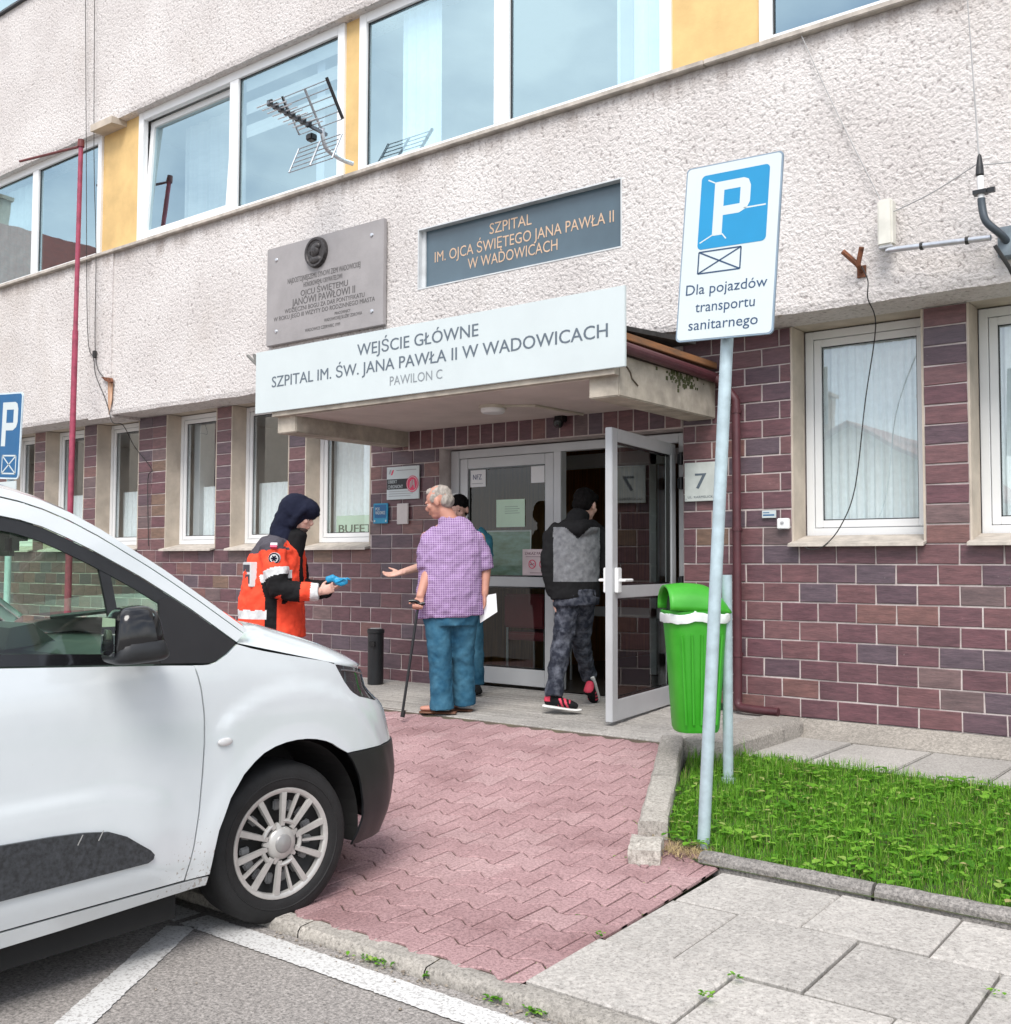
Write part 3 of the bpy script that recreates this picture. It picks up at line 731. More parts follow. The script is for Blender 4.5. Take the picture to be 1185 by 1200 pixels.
# --- entrance canopy
cn = MB()
cn.box(-3.98, -3.735, 6.06, 7.49, 2.58, 2.865, bev=.008)          # right cheek beam
cn.box(-7.245, -7.0, 6.06, 7.49, 2.575, 2.86, bev=.008)           # left cheek beam
cn.box(-7.245, -3.735, 6.00, 6.06, 2.72, 3.02)                     # front fascia behind the banner
CAN = cn.build('canopy', CONCD, B)
cs = MB(); cs.box(-7.0, -3.98, 6.06, 7.46, 2.715, 2.80); cs.build('canopy_ceiling', CEILP, CAN)
cr_ = MB(); cr_.prism([(5.98, 3.02), (5.98, 3.05), (7.1, 3.14), (7.1, 3.10)], 'x', -7.3, -3.70); cr_.build('canopy_roof', mat('tar_roofing', (.03, .028, .027), .9, .4, 15, bmp=.5), CAN)
bd = MB(); bd.box(-3.80, -3.70, 6.0, 7.45, 2.965, 3.015, bev=.004); bd.build('edge_board', mat('weathered_board', (.30, .13, .05), .8, .4, 6, c2=(.16, .09, .05), stretch=(6, .7, 6), bmp=.3), CAN)
gt = MB(); gt.tube([(-3.69, 6.0, 2.905), (-3.69, 7.46, 2.885)], .04, 14); gt.build('gutter', MAROON, CAN)
gb = MB(); gb.box(-3.78, -3.735, 6.05, 7.48, 2.867, 2.96); gb.build('back_board', mat('dark_brown_board', (.05, .035, .03), .9, .3, 9), CAN)  # dark brown board behind the gutter
bp = MB()      # broken plaster patch at the beam nose
bp.tube([(-3.732, 6.14, 2.80), (-3.731, 6.20, 2.76), (-3.731, 6.22, 2.72), (-3.731, 6.30, 2.68)], .006, 5); bp.build('plaster_crack', mat('crack_dark', (.09, .07, .05), .9), CAN)
MOSS = mat('moss', (.045, .06, .015), .95, .5, 30, c2=(.10, .10, .05), bmp=.6)
ms = MB()
for i in range(70):
    yy = 6.95+rnd.gauss(0, .13); zz = 2.855-abs(rnd.gauss(0, .045)); s_ = rnd.uniform(.005, .014)
    ms.box(-3.738, -3.734+s_*.25, yy-s_, yy+s_, zz-s_*1.3, zz+s_)
ms.build('moss', MOSS, CAN)

# --- entrance doors
DZ0, DZ1, DY = .335, 2.515, 7.65
fr = MB()
fr.box(-6.60, -6.50, DY, DY+.09, DZ0, DZ1, bev=.004); fr.box(-4.15, -4.05, DY, DY+.09, DZ0, DZ1, bev=.004)
fr.box(-6.50, -4.15, DY+.002, DY+.09, DZ1-.075, DZ1, bev=.004); fr.box(-5.40, -5.32, DY+.003, DY+.09, DZ0, DZ1-.075, bev=.004)
DF = fr.build('door_frame', ALU, B, smooth=True)
def door_leaf(T, w, zlo, zhi, name, parent, midz):
    """leaf in its own plane: x 0..w, y thickness, z"""
    lf = MB(); q = .095; th = .055
    lf.box(0, q, 0, th, zlo, zhi, T, .004); lf.box(w-q, w, 0, th, zlo, zhi, T, .004)
    lf.box(q, w-q, .001, th-.001, zlo, zlo+.15, T, .004); lf.box(q, w-q, .001, th-.001, zhi-q, zhi, T, .004); lf.box(q, w-q, .001, th-.001, midz, midz+.09, T, .004)
    L_ = lf.build(name, ALU, parent, smooth=True)
    gk = MB()
    for a, b in ((zlo+.15, midz), (midz+.09, zhi-q)):
        g1 = .014
        gk.box(q, q+g1, .012, th-.012, a, b, T); gk.box(w-q-g1, w-q, .012, th-.012, a, b, T); gk.box(q+g1, w-q-g1, .012, th-.012, a, a+g1, T); gk.box(q+g1, w-q-g1, .012, th-.012, b-g1, b, T)
    gk.build('gasket', BLACK, L_)
    for a, b in ((zlo+.15, midz), (midz+.09, zhi-q)):
        p = MB(); p.add([T @ Vector(v) for v in ((q, th/2, a), (w-q, th/2, a), (w-q, th/2, b), (q, th/2, b))], [(0, 1, 2, 3)]); p.build('pane', GLASSD, L_)
    return L_
fixed = door_leaf(Matrix.Translation((-6.495, DY+.012, 0)), 1.09, DZ0+.01, DZ1-.08, 'door', B, 1.235)
hx, hy, tx_, ty_ = -4.16, 7.62, -3.985, 6.37
ang = math.atan2(ty_-hy, tx_-hx); LWID = math.hypot(tx_-hx, ty_-hy)
TO = Matrix.Translation((hx, hy, 0)) @ Matrix.Rotation(ang, 4, 'Z') @ Matrix.Translation((0, -.055, 0))
opn = door_leaf(TO, LWID, .332, 2.42, 'open_door', B, 1.20)
hd = MB()
hd.box(LWID-.10, LWID-.03, -.03, -.001, 1.24, 1.42, TO, .006); hd.tube([TO @ Vector(p) for p in ((LWID-.065, -.02, 1.33), (LWID-.065, -.07, 1.33), (LWID-.20, -.07, 1.33))], .011, 8)
hd.box(LWID-.10, LWID-.03, .056, .085, 1.24, 1.42, TO, .006); hd.tube([TO @ Vector(p) for p in ((LWID-.065, .07, 1.33), (LWID-.065, .12, 1.33), (LWID-.20, .12, 1.33))], .011, 8)
hd.build('handle', WHITE, opn, smooth=True)
hn = MB()
for z in (.62, 1.25, 2.05, 2.25): hn.tube([(-4.10, 7.60, z), (-4.10, 7.60, z+.10)], .017, 10); hn.box(-4.14, -4.06, 7.61, 7.65, z+.01, z+.09)
hn.build('hinge', DARK, DF)
lk = MB(); lk.box(-6.56, -6.49, DY-.03, DY-.001, 2.06, 2.11, bev=.004); lk.box(-6.54, -6.50, DY-.028, DY-.001, 1.98, 2.05, bev=.004); lk.build('lock_box', WHITE, DF)
# hallway behind the doors
hw = MB(); hw.quad((-6.62, 12.5, .33), (-4.03, 12.5, .33), (-4.03, 12.5, 2.9), (-6.62, 12.5, 2.9)); hw.quad((-6.62, 7.75, .33), (-6.62, 12.5, .33), (-6.62, 12.5, 2.9), (-6.62, 7.75, 2.9))
hw.quad((-4.03, 7.75, .33), (-4.03, 12.5, .33), (-4.03, 12.5, 2.9), (-4.03, 7.75, 2.9)); hw.quad((-6.62, 7.75, 2.9), (-4.03, 7.75, 2.9), (-4.03, 12.5, 2.9), (-6.62, 12.5, 2.9))
hw.build('hallway', WOODB, B)
hf = MB(); hf.quad((-6.62, 7.66, .331), (-4.03, 7.66, .331), (-4.03, 12.5, .331), (-6.62, 12.5, .331)); hf.build('hallway_floor', mat('dark_tiles', (.05, .045, .04), .3, .2, 4), B)
ib = MB(); ib.box(-6.6, -4.05, 9.3, 9.36, .9, 1.0); ib.box(-6.6, -6.5, 9.3, 9.36, .34, 2.6); ib.box(-5.38, -5.30, 9.3, 9.36, .34, 2.6); ib.box(-4.15, -4.05, 9.3, 9.36, .34, 2.6); ib.box(-6.5, -4.15, 9.3, 9.36, 2.45, 2.6)
ib.build('inner_door_frame', ALU, B)

# ================================================================== signs and fittings on the facade
# --- white banner board
bx0, bx1, bz0, bz1, by = -7.445, -3.637, 2.757, 3.303, 5.975
r = thing('entrance_sign', ((bx0+bx1)/2, by, bz0), 'long white board with grey lettering fixed on the canopy edge above the door', 'sign')
m = MB(); m.box(bx0, bx1, by, by+.022, bz0, bz1, bev=.003); m.build('board', SIGNW, r)
m = MB(); cx = (bx0+bx1)/2
text_mb(m, 'WEJŚCIE GŁÓWNE', wall_T(cx-.02+.03, by-.002, 3.125), w=1.27, h=.098, bold=.008)
text_mb(m, 'SZPITAL IM. ŚW. JANA PAWŁA II W WADOWICACH', wall_T(cx+.045, by-.002, 2.972), w=3.45, h=.098, bold=.008)
m.build('lettering', STEELD, r, recalc=False)
m = MB(); text_mb(m, 'PAWILON C', wall_T(cx+.02, by-.002, 2.845), w=.55, h=.075); m.build('small_lettering', mat('mid_grey_letters', (.22, .25, .27), .5), r, recalc=False)
m = MB()
for x in (-7.0, -5.9, -5.0, -4.05): m.box(x-.05, x+.05, by+.022, 6.05, bz0+.03, bz0+.05)
m.build('fixing_bracket', DARK, r)
# --- stone plaque
r = thing('memorial_plaque', (-7.78, 7.05, 3.68), 'grey stone plaque with engraved lines and a round dark bronze medallion', 'plaque')
m = MB(); m.box(-8.62, -6.925, 7.045, 7.085, 3.68, 4.70, bev=.006); m.build('plate', STONEP, r)
for x, z in ((-8.47, 4.565), (-7.09, 4.565), (-8.46, 3.82), (-7.08, 3.83)): m = MB(); m.lathe([(.0, .012), (.016, .010), (.022, 0)], wall_T(x, 7.045, z), 12); m.build('stud', STEEL, r, smooth=True)
m = MB(); TM = wall_T(-7.85, 7.045, 4.53)
m.lathe([(0, .028), (.115, .030), (.125, .042), (.145, .042), (.152, .03), (.154, 0)], TM, 36)
for (x, y, z, a, b, c) in ((.0, .015, .03, .06, .075, .035), (-.045, .01, .03, .03, .03, .03), (.0, -.075, .025, .085, .045, .025), (.03, .055, .03, .05, .04, .03), (-.06, -.005, .03, .012, .018, .018), (-.04, .04, .035, .03, .012, .02)):
    bmm = bmesh.new(); bmesh.ops.create_uvsphere(bmm, u_segments=14, v_segments=9, radius=1); vs = [TM @ Vector((v.co.x*a+x, v.co.y*b+y, v.co.z*c+z)) for v in bmm.verts]; bmm.verts.index_update(); m.add(vs, [[v.index for v in f.verts] for f in bmm.faces]); bmm.free()
m.build('medallion', BRONZE, r, smooth=True)
m = MB(); pc = -7.77
for s, x0, x1, z, h in (('NAJDOSTOJNIEJSZEMU SYNOWI ZIEMI WADOWICKIEJ', -8.29, -7.24, 4.285, .055), ('HONOROWEMU OBYWATELOWI', -8.05, -7.49, 4.215, .05), ('OJCU ŚWIĘTEMU', -8.09, -7.41, 4.13, .06), ('JANOWI PAWŁOWI II', -8.22, -7.31, 4.045, .075),
                        ('WDZIĘCZNI BOGU ZA DAR PONTYFIKATU', -8.33, -7.18, 3.985, .045), ('W ROKU JEGO III WIZYTY DO RODZINNEGO MIASTA', -8.50, -7.04, 3.925, .045), ('PRACOWNICY', -7.59, -7.37, 3.868, .03), ('WADOWICKIEJ SŁUŻBY ZDROWIA', -7.74, -7.21, 3.82, .032), ('WADOWICE CZERWIEC 1999', -8.02, -7.51, 3.755, .032)):
    text_mb(m, s, wall_T((x0+x1)/2, 7.043, z), w=x1-x0, h=h, bold=.012)
m.build('engraving', mat('engraved_dark', (.105, .10, .10), .8), r, recalc=False)
# --- recessed dark name plate
r = thing('name_plate', ((NX0+NX1)/2, 7.2, NZ0), 'dark blue plate with gilt lettering sunk in a pale frame in the render', 'sign')
m = MB(); m.box(NX0, NX1, 7.165, 7.19, NZ0, NZ1); m.build('plate', SLATE, r)
m = MB(); e = .075
m.box(NX0, NX0+.012, 7.098, 7.165, NZ0, NZ1); m.box(NX1-.012, NX1, 7.098, 7.165, NZ0, NZ1); m.box(NX0+.012, NX1-.012, 7.096, 7.165, NZ1-.012, NZ1); m.box(NX0+.012, NX1-.012, 7.096, 7.165, NZ0, NZ0+.012)
m.box(NX0+.012, NX0+.05, 7.15, 7.165, NZ0+.012, NZ1-.012)
m.build('frame', mat('pale_frame', (.55, .57, .58), .5), r)
m = MB(); c_ = (NX0+NX1)/2+.02
text_mb(m, 'SZPITAL', wall_T(c_-.09, 7.162, 4.345), w=.46, h=.10); text_mb(m, 'IM. OJCA ŚWIĘTEGO JANA PAWŁA II', wall_T(c_, 7.162, 4.205), w=1.93, h=.10); text_mb(m, 'W WADOWICACH', wall_T(c_-.08, 7.162, 4.075), w=.98, h=.10)
m.build('lettering', GOLD, r, recalc=False)
# --- house number plate
r = thing('house_number_plate', (-3.86, 7.47, 1.94), 'pale grey square plate with a big dark 7 beside the open door', 'sign')
m = MB(); m.box(-4.0, -3.70, 7.47, 7.485, 1.94, 2.246, bev=.003); m.build('plate', mat('grey_green_plate', (.52, .56, .54), .4), r)
m = MB(); text_mb(m, '7', wall_T(-3.857, 7.468, 2.04), w=.095, h=.125, bold=.012); text_mb(m, 'UL. KARMELICKA', wall_T(-3.85, 7.468, 1.965), w=.24, h=.018); m.build('lettering', STEELD, r, recalc=False)
m = MB()
for x, z in ((-3.985, 2.228), (-3.985, 1.957), (-3.715, 2.228), (-3.715, 1.957)): m.lathe([(0, .004), (.005, .003), (.006, 0)], wall_T(x, 7.47, z), 8)
m.build('screw', STEEL, r)
# --- guarded building sign
r = thing('security_sign', (-7.065, 7.47, 2.065), 'white notice with black stripe and red disc on the bricks left of the door', 'sign')
m = MB(); m.box(-7.28, -6.85, 7.472, 7.486, 2.065, 2.385, bev=.002); m.build('plate', SIGNW, r)
m = MB(); m.box(-7.275, -6.88, 7.4705, 7.4715, 2.165, 2.265); m.build('black_stripe', INK, r)
m = MB(); m.lathe([(0, .002), (.078, .002), (.08, 0)], wall_T(-6.935, 7.4705, 2.21), 28); m.build('red_disc', RED, r)
m = MB(); m.lathe([(.066, .0032), (.071, .0032)], wall_T(-6.935, 7.4705, 2.21), 28); m.tube([(-6.96, 7.4675, 2.17), (-6.955, 7.4675, 2.23), (-6.935, 7.4675, 2.25), (-6.94, 7.4675, 2.18)], .005, 5); m.tube([(-6.905, 7.4675, 2.17), (-6.915, 7.4675, 2.25), (-6.925, 7.4675, 2.20)], .005, 5)
text_mb(m, 'OBIEKT', wall_T(-7.20, 7.4695, 2.225), w=.12, h=.032, bold=.01); text_mb(m, 'CHRONIONY', wall_T(-7.16, 7.4695, 2.175), w=.20, h=.034, bold=.01); m.build('white_lettering', SIGNW, r, recalc=False)
m = MB(); m.box(-7.15, -6.885, 7.4705, 7.4715, 2.345, 2.352); 
for k, z in enumerate((2.14, 2.118, 2.096)): m.box(-7.25, -6.90-.03*k, 7.4705, 7.4715, z, z+.006)
m.prism([(-7.255, 2.315), (-7.235, 2.315), (-7.215, 2.36), (-7.235, 2.36)], 'y', 7.4705, 7.4715); m.build('print', mat('grey_print', (.30, .31, .33), .6), r)
m = MB(); m.prism([(-7.225, 2.305), (-7.205, 2.305), (-7.18, 2.355), (-7.2, 2.355)], 'y', 7.4705, 7.4715); m.build('red_print', RED, r)
# --- small blue sign, white box and the labels right
r = thing('small_blue_sign', (-7.365, 7.47, 1.835), 'small blue sign with white block lettering below the security notice', 'sign')
m = MB(); m.box(-7.465, -7.265, 7.474, 7.486, 1.835, 2.035, bev=.004); m.build('plate', mat('cyan_blue', (.02, .25, .42), .4), r)
m = MB(); m.box(-7.445, -7.285, 7.4725, 7.4735, 1.89, 2.02); m.build('dark_panel', BLUED, r)
m = MB(); text_mb(m, 'PCK', wall_T(-7.40, 7.471, 1.965), w=.06, h=.03, bold=.02); text_mb(m, 'WADOWICE', wall_T(-7.365, 7.471, 1.925), w=.135, h=.034, bold=.02); m.box(-7.45, -7.435, 7.471, 7.4735, 1.85, 1.87); m.box(-7.295, -7.28, 7.471, 7.4735, 1.85, 1.87); m.build('lettering', SIGNW, r, recalc=False)
m = MB(); m.box(-7.138, -6.99, 7.468, 7.486, 1.823, 2.024, bev=.004); single(m.build('wall_plate', mat('off_white_box', (.55, .51, .49), .6), None), 'small blank off-white plate on the bricks right of the blue sign', 'plate')
r = thing('info_label', (-3.295, 7.475, 1.795), 'tiny white label with blue print on bricks left of the window', 'label')
m = MB(); m.box(-3.35, -3.24, 7.474, 7.488, 1.795, 1.852, bev=.002); m.build('plate', SIGNW, r)
m = MB(); m.box(-3.34, -3.29, 7.4725, 7.4735, 1.832, 1.838); m.box(-3.34, -3.25, 7.4725, 7.4735, 1.812, 1.822); m.build('print', BLUED, r)
r = thing('doorbell_box', (-3.175, 7.45, 1.71), 'little white doorbell box on bricks beside the window sill', 'doorbell')
m = MB(); m.box(-3.22, -3.13, 7.446, 7.488, 1.71, 1.79, bev=.006); m.build('box', WHITE, r, smooth=True)
m = MB(); m.box(-3.19, -3.165, 7.440, 7.446, 1.745, 1.765, bev=.003); m.build('button', mat('pale_grey', (.4, .41, .42), .5), r)
# --- papers on the glass door
GY = DY+.012+.0275-.004
def sheet(name, x0, x1, z0, z1, label, m_=PAPER, y=GY):
    q = MB(); q.box(x0, x1, y-.0015, y, z0, z1)
    rr = thing(name, ((x0+x1)/2, y, z0), label, 'notice'); q.build('sheet', m_, rr); return rr
rr = sheet('notice', -6.40, -6.20, 2.165, 2.325, 'white sheet reading NFZ in the upper left corner of the door glass')
q = MB(); text_mb(q, 'NFZ', wall_T(-6.30, GY-.0025, 2.235), w=.105, h=.05, bold=.012); q.build('lettering', mat('navy_ink', (.03, .05, .14), .6), rr, recalc=False)
q = MB(); q.box(-6.37, -6.23, GY-.0025, GY-.0016, 2.195, 2.20); q.build('print_line', mat('grey_print', (.3, .31, .33)), rr)
rr = sheet('notice', -5.67, -5.50, 2.175, 2.34, 'blank white square sticker in the upper right corner of the door glass')
rr = sheet('notice', -6.07, -5.74, 1.78, 2.035, 'pale green typed sheet taped in the middle of the door glass', PAPERG)
q = MB()
for k in range(4): q.box(-5.97, -5.82+.02*(k % 2), GY-.0025, GY-.0016, 1.965-.02*k, 1.97-.02*k)
q.build('print_line', mat('green_grey_print', (.22, .30, .25)), rr)
rr = sheet('notice', -5.765, -5.43, 1.335, 1.575, 'pinkish white no smoking notice with two red circles low on the door glass', mat('pinkish_paper', (.62, .52, .53), .7))
q = MB(); text_mb(q, 'ZAKAZ PALENIA', wall_T(-5.60, GY-.0025, 1.525), w=.28, h=.026, bold=.015); q.box(-5.73, -5.47, GY-.0025, GY-.0016, 1.505, 1.509); q.box(-5.68, -5.52, GY-.0025, GY-.0016, 1.36, 1.364)
for x in (-5.655, -5.535):
    q.tube([(x-.022, GY-.003, 1.435), (x+.022, GY-.003, 1.445)], .003, 4)
q.build('lettering', mat('dark_red_ink', (.12, .03, .05)), rr, recalc=False)
q = MB()
for x in (-5.655, -5.535):
    q.lathe([(.033, .002), (.041, .002), (.041, 0)], wall_T(x, GY-.0018, 1.44), 24); q.tube([(x-.026, GY-.0035, 1.465), (x+.026, GY-.0035, 1.415)], .0035, 4)
q.build('prohibition_ring', RED, rr)
# green poster frame inside the lobby
rr = thing('poster', (-6.0, 7.78, 1.33), 'green landscape poster in a thin frame behind the door glass', 'poster')
q = MB(); q.box(-6.35, -5.77, 7.80, 7.812, 1.33, 1.74); q.build('print', mat('green_poster', (.03, .13, .03), .5, .5, 5, c2=(.22, .40, .34), stretch=(1, 1, 3)), rr)
q = MB(); q.box(-6.37, -5.75, 7.797, 7.80, 1.74, 1.755); q.box(-6.37, -5.75, 7.797, 7.80, 1.315, 1.33); q.box(-5.765, -5.75, 7.797, 7.80, 1.33, 1.74); q.build('frame', ALU, rr)
# --- lamp and camera under the canopy
r = thing('ceiling_lamp', (-5.27, 6.62, 2.66), 'round white bulkhead lamp on the canopy ceiling', 'lamp')
m = MB(); m.lathe([(0, 2.652), (.085, 2.655), (.098, 2.668), (.10, 2.71)], Matrix.Translation((-5.27, 6.62, 0)), 28); m.build('shade', WHITE, r, smooth=True)
m = MB(); m.lathe([(.112, 2.69), (.112, 2.7145)], Matrix.Translation((-5.27, 6.62, 0)), 28, True); m.build('base', mat('cream_plastic', (.5, .46, .38)), r, smooth=True)
m = MB(); m.tube([(-5.17, 6.62, 2.705), (-4.95, 6.75, 2.705), (-4.92, 7.40, 2.705)], .011, 8); single(m.build('conduit', mat('cream_plastic', (.5, .46, .38)), None, smooth=True), 'thin cream cable conduit running from the ceiling lamp to the lintel', 'conduit')
r = thing('security_camera', (-5.17, 7.4, 2.6), 'small black dome camera on the brick lintel above the door', 'camera')
m = MB(); m.box(-5.22, -5.12, 7.40, 7.468, 2.66, 2.73, bev=.01); m.build('mount', BLACK, r); m = MB(); m.lathe([(0, -.06), (.03, -.05), (.045, -.02), (.045, .01)], Matrix.Translation((-5.17, 7.40, 2.665)), 18); m.build('dome', BLACK, r, smooth=True)
# --- down pipe
r = thing('downpipe', (-3.53, 7.42, .35), 'maroon drainpipe down the bricks right of the entrance with a bent foot', 'drainpipe')
m = MB(); m.tube(smoothpath([(-3.67, 7.36, 2.88), (-3.60, 7.40, 2.80), (-3.53, 7.42, 2.70)], 5)+[(-3.53, 7.42, .42)], .033, 14); m.build('pipe', MAROON, r, smooth=True)
m = MB(); m.tube(smoothpath([(-3.53, 7.42, .44), (-3.52, 7.41, .385), (-3.45, 7.40, .368), (-3.20, 7.40, .362)], 5), .032, 14); m.build('foot', MAROON, r, smooth=True)
for z in (.75, 1.7, 2.6): m = MB(); m.tube([(-3.53, 7.42, z), (-3.53, 7.42, z+.03)], .038, 14); m.box(-3.54, -3.52, 7.42, 7.5, z+.005, z+.025); m.build('bracket', MAROON, r)
# --- bollard / ash bin
r = thing('ash_bin', (-7.12, 7.18, .29), 'black cylindrical ash bin standing at the brick wall', 'ash bin')
m = MB(); T = Matrix.Translation((-7.12, 7.18, 0)); m.lathe([(0, .285), (.075, .285), (.075, .78), (.082, .785), (.082, .815), (.07, .825), (0, .826)], T, 24); m.build('body', DARK, r, smooth=True)
m = MB(); m.box(-7.13, -7.05, 7.095, 7.11, .66, .71, bev=.004); m.build('slot', BLACK, r)
m = MB(); m.lathe([(0, .832), (.05, .831), (.06, .826)], T, 20); m.build('ash_tray', mat('ash_grey', (.25, .25, .25), .6), r)
# --- pole with arm at left
r = thing('mast', (-11.70, 6.7, .13), 'tall thin purple-red mast with a side arm in front of the render', 'mast')
PTOP = Vector((-11.672, 6.7, 6.47)); 
m = MB(); m.tube([(-11.735, 6.7, .1), (-11.72, 6.7, 2.0)], .040, 14); m.tube([(-11.72, 6.7, 1.95), (-11.70, 6.7, 4.2)], .034, 14); m.tube([(-11.70, 6.7, 4.15), PTOP], .027, 14); m.build('pole', PURPLE, r, smooth=True)
m = MB(); m.tube([PTOP-Vector((0, 0, .04)), (-13.12, 6.7, 6.585)], .016, 8); m.build('arm', mat('dark_red_paint', (.12, .02, .02), .6, .3, 10), r, smooth=True)
m = MB(); m.lathe([(0, .05), (.036, .04), (.04, -.02), (.04, -.05)], Matrix.Translation(PTOP), 14); m.build('cap', mat('dark_red_paint', (.12, .02, .02)), r)
# --- cables
def cable(name, pts, rad, label, m_=BLACKT, k=5):
    q = MB(); q.tube(smoothpath(pts, k), rad, 6); return single(q.build(name, m_, None, smooth=True), label, 'cable')
cable('cable', [(-12.30, 7.06, 9.1), (-12.15, 7.05, 6.5), (-12.05, 7.06, 4.33), (-11.9, 7.06, 3.95), (-11.84, 7.06, 3.73), (-11.6, 7.06, 3.39), (-11.45, 7.06, 3.12), (-11.45, 7.2, 3.1), (-11.6, 7.46, 2.87), (-11.24, 7.47, 2.57), (-11.32, 7.47, 2.45), (-11.28, 7.47, 1.64)], .005, 'thin black cable hanging down the render past the rust stained hook to the pier')
cable('cable', [(-12.06, 7.05, 9.1), (-11.98, 7.05, 6.6), (-11.88, 7.05, 5.3), (-11.86, 7.06, 3.99), (-11.66, 7.06, 3.68)], .005, 'thin dark wire with a black joint hanging right of the mast')
m = MB(); m.lathe([(0, .05), (.025, .04), (.025, -.04), (0, -.05)], Matrix.Translation((-11.86, 7.05, 3.99)), 10); single(m.build('cable_joint', BLACKT, None), 'small black cable joint on the wire above the rust stain', 'cable joint')
cable('cable', [(-2.84, 7.07, 5.2), (-2.6, 7.07, 4.6), (-2.29, 7.065, 3.88)], .004, 'fine pale wire slanting from the upper sill to the white antenna box', mat('grey_wire', (.35, .35, .35)))
cable('cable', [(-2.27, 7.0, 3.76), (-1.95, 6.95, 3.83), (-1.63, 6.9, 3.95)], .004, 'fine grey stay wire between the white box and the whip antenna', mat('grey_wire', (.35, .35, .35)))
cable('cable', [(-1.62, 6.9, 3.93), (-1.2, 6.92, 3.90), (-.4, 6.95, 3.95)], .004, 'fine grey stay wire running right from the whip antenna', mat('grey_wire', (.35, .35, .35)))
cable('cable', [(-2.42, 7.03, 3.46), (-2.385, 7.05, 3.36), (-2.39, 7.06, 3.24), (-2.42, 7.3, 3.1), (-2.55, 7.45, 2.61), (-2.63, 7.45, 2.0), (-2.74, 7.45, 1.72), (-2.86, 7.42, 1.575), (-2.97, 7.42, 1.56), (-3.0, 7.44, 1.60)], .0042, 'thin dark wire looping down across the big white-curtained window')
cable('cable', [(-1.56, 6.93, 3.42), (-1.50, 6.98, 3.30), (-1.46, 7.06, 3.21), (-1.40, 7.3, 3.19), (-1.1, 7.7, 3.18)], .012, 'short thick black cable dropping from the antenna bracket to the soffit')
# --- rusty hooks
r = thing('flag_holder', (-2.44, 7.09, 3.45), 'rusty V-shaped flag holder with a pale stain below at the right window', 'flag holder')
m = MB(); m.tube([(-2.44, 7.1, 3.44), (-2.44, 7.02, 3.47), (-2.53, 6.98, 3.57)], .018, 8); m.tube([(-2.44, 7.02, 3.47), (-2.40, 6.98, 3.575)], .018, 8); m.build('tubes', RUST, r, smooth=True)
m = MB(); m.box(-2.47, -2.41, 7.085, 7.098, 3.40, 3.48); m.build('wall_plate', RUST, r)
r = thing('flag_holder', (-8.60, 7.09, 3.46), 'thin grey V-shaped flag holder beside the left edge of the white board', 'flag holder')
m = MB(); m.tube([(-8.58, 7.1, 3.42), (-8.59, 6.92, 3.46), (-8.73, 6.9, 3.58)], .016, 8); m.tube([(-8.59, 6.92, 3.46), (-8.63, 6.9, 3.58)], .016, 8); m.build('tubes', mat('dull_grey_iron', (.16, .16, .15), .7), r, smooth=True)
m = MB(); m.box(-8.61, -8.55, 7.085, 7.098, 3.37, 3.46); m.build('wall_plate', mat('dull_grey_iron', (.16, .16, .15)), r)
r = thing('wall_hook', (-11.56, 7.09, 3.55), 'rusty bent hook on the render with an orange rust stain running down', 'hook')
m = MB(); m.prism([(-11.68, 3.69), (-11.50, 3.66), (-11.47, 3.61), (-11.50, 3.60), (-11.60, 3.64)], 'y', 7.03, 7.078); m.build('hook', RUST, r)
RSTAIN = mat('rust_stain', (.36, .17, .08), .95, .4, 9, c2=(.62, .42, .30), stretch=(3, 1, .6))
m = MB(); m.prism([(-11.60, 3.64), (-11.49, 3.61), (-11.50, 3.40), (-11.53, 3.30), (-11.565, 3.22), (-11.585, 3.36)], 'y', 7.0765, 7.0785); m.build('rust_stain', RSTAIN, r)
# --- white antenna box and arm, whip antenna on bracket
r = thing('antenna_box', (-2.24, 7.0, 3.53), 'upright white plastic antenna box on a thin horizontal metal arm', 'antenna')
m = MB(); m.box(-2.29, -2.19, 6.96, 7.05, 3.555, 3.865, bev=.012); m.build('box', mat('cream_white', (.62, .61, .55), .4), r, smooth=True)
m = MB(); m.box(-2.285, -2.195, 6.965, 7.045, 3.535, 3.556, bev=.006); m.build('collar', mat('pale_grey', (.4, .41, .42)), r)
m = MB(); m.tube(smoothpath([(-2.23, 7.0, 3.54), (-2.22, 6.98, 3.515), (-2.15, 6.95, 3.51), (-1.58, 6.92, 3.47)], 4), .02, 10); m.build('arm', STEEL, r, smooth=True)
m = MB()
for x in (-2.0, -1.72): m.lathe([(.026, -.01), (.026, .01)], Matrix.Translation((x, 6.945+(x+2)*-.05, 3.50-(x+2)*.07)) @ Matrix.Rotation(math.pi/2, 4, 'Y'), 10, True)
m.build('cable_tie', BLACKT, r)
r = thing('whip_antenna', (-1.55, 7.05, 3.4), 'tall thin whip antenna on a bent dark pipe and grey wall bracket', 'antenna')
m = MB(); m.tube(smoothpath([(-1.50, 7.05, 3.44), (-1.53, 6.95, 3.49), (-1.60, 6.90, 3.57), (-1.622, 6.90, 3.67), (-1.625, 6.90, 3.72)], 5), .024, 12); m.build('pipe', mat('dark_blue_grey_steel', (.06, .075, .09), .4, metallic=.3), r, smooth=True)
m = MB(); m.tube([(-1.625, 6.90, 3.70), (-1.63, 6.90, 3.86)], .02, 12); m.build('white_sleeve', WHITE, r, smooth=True)
m = MB(); m.lathe([(0, .14), (.012, .12), (.022, .05), (.026, .0), (.016, -.01)], Matrix.Translation((-1.632, 6.90, 3.87)), 12); m.box(-1.67, -1.59, 6.87, 6.93, 3.745, 3.77); m.box(-1.59, -1.545, 6.885, 6.91, 3.745, 3.775); m.build('base_coil', DARK, r)
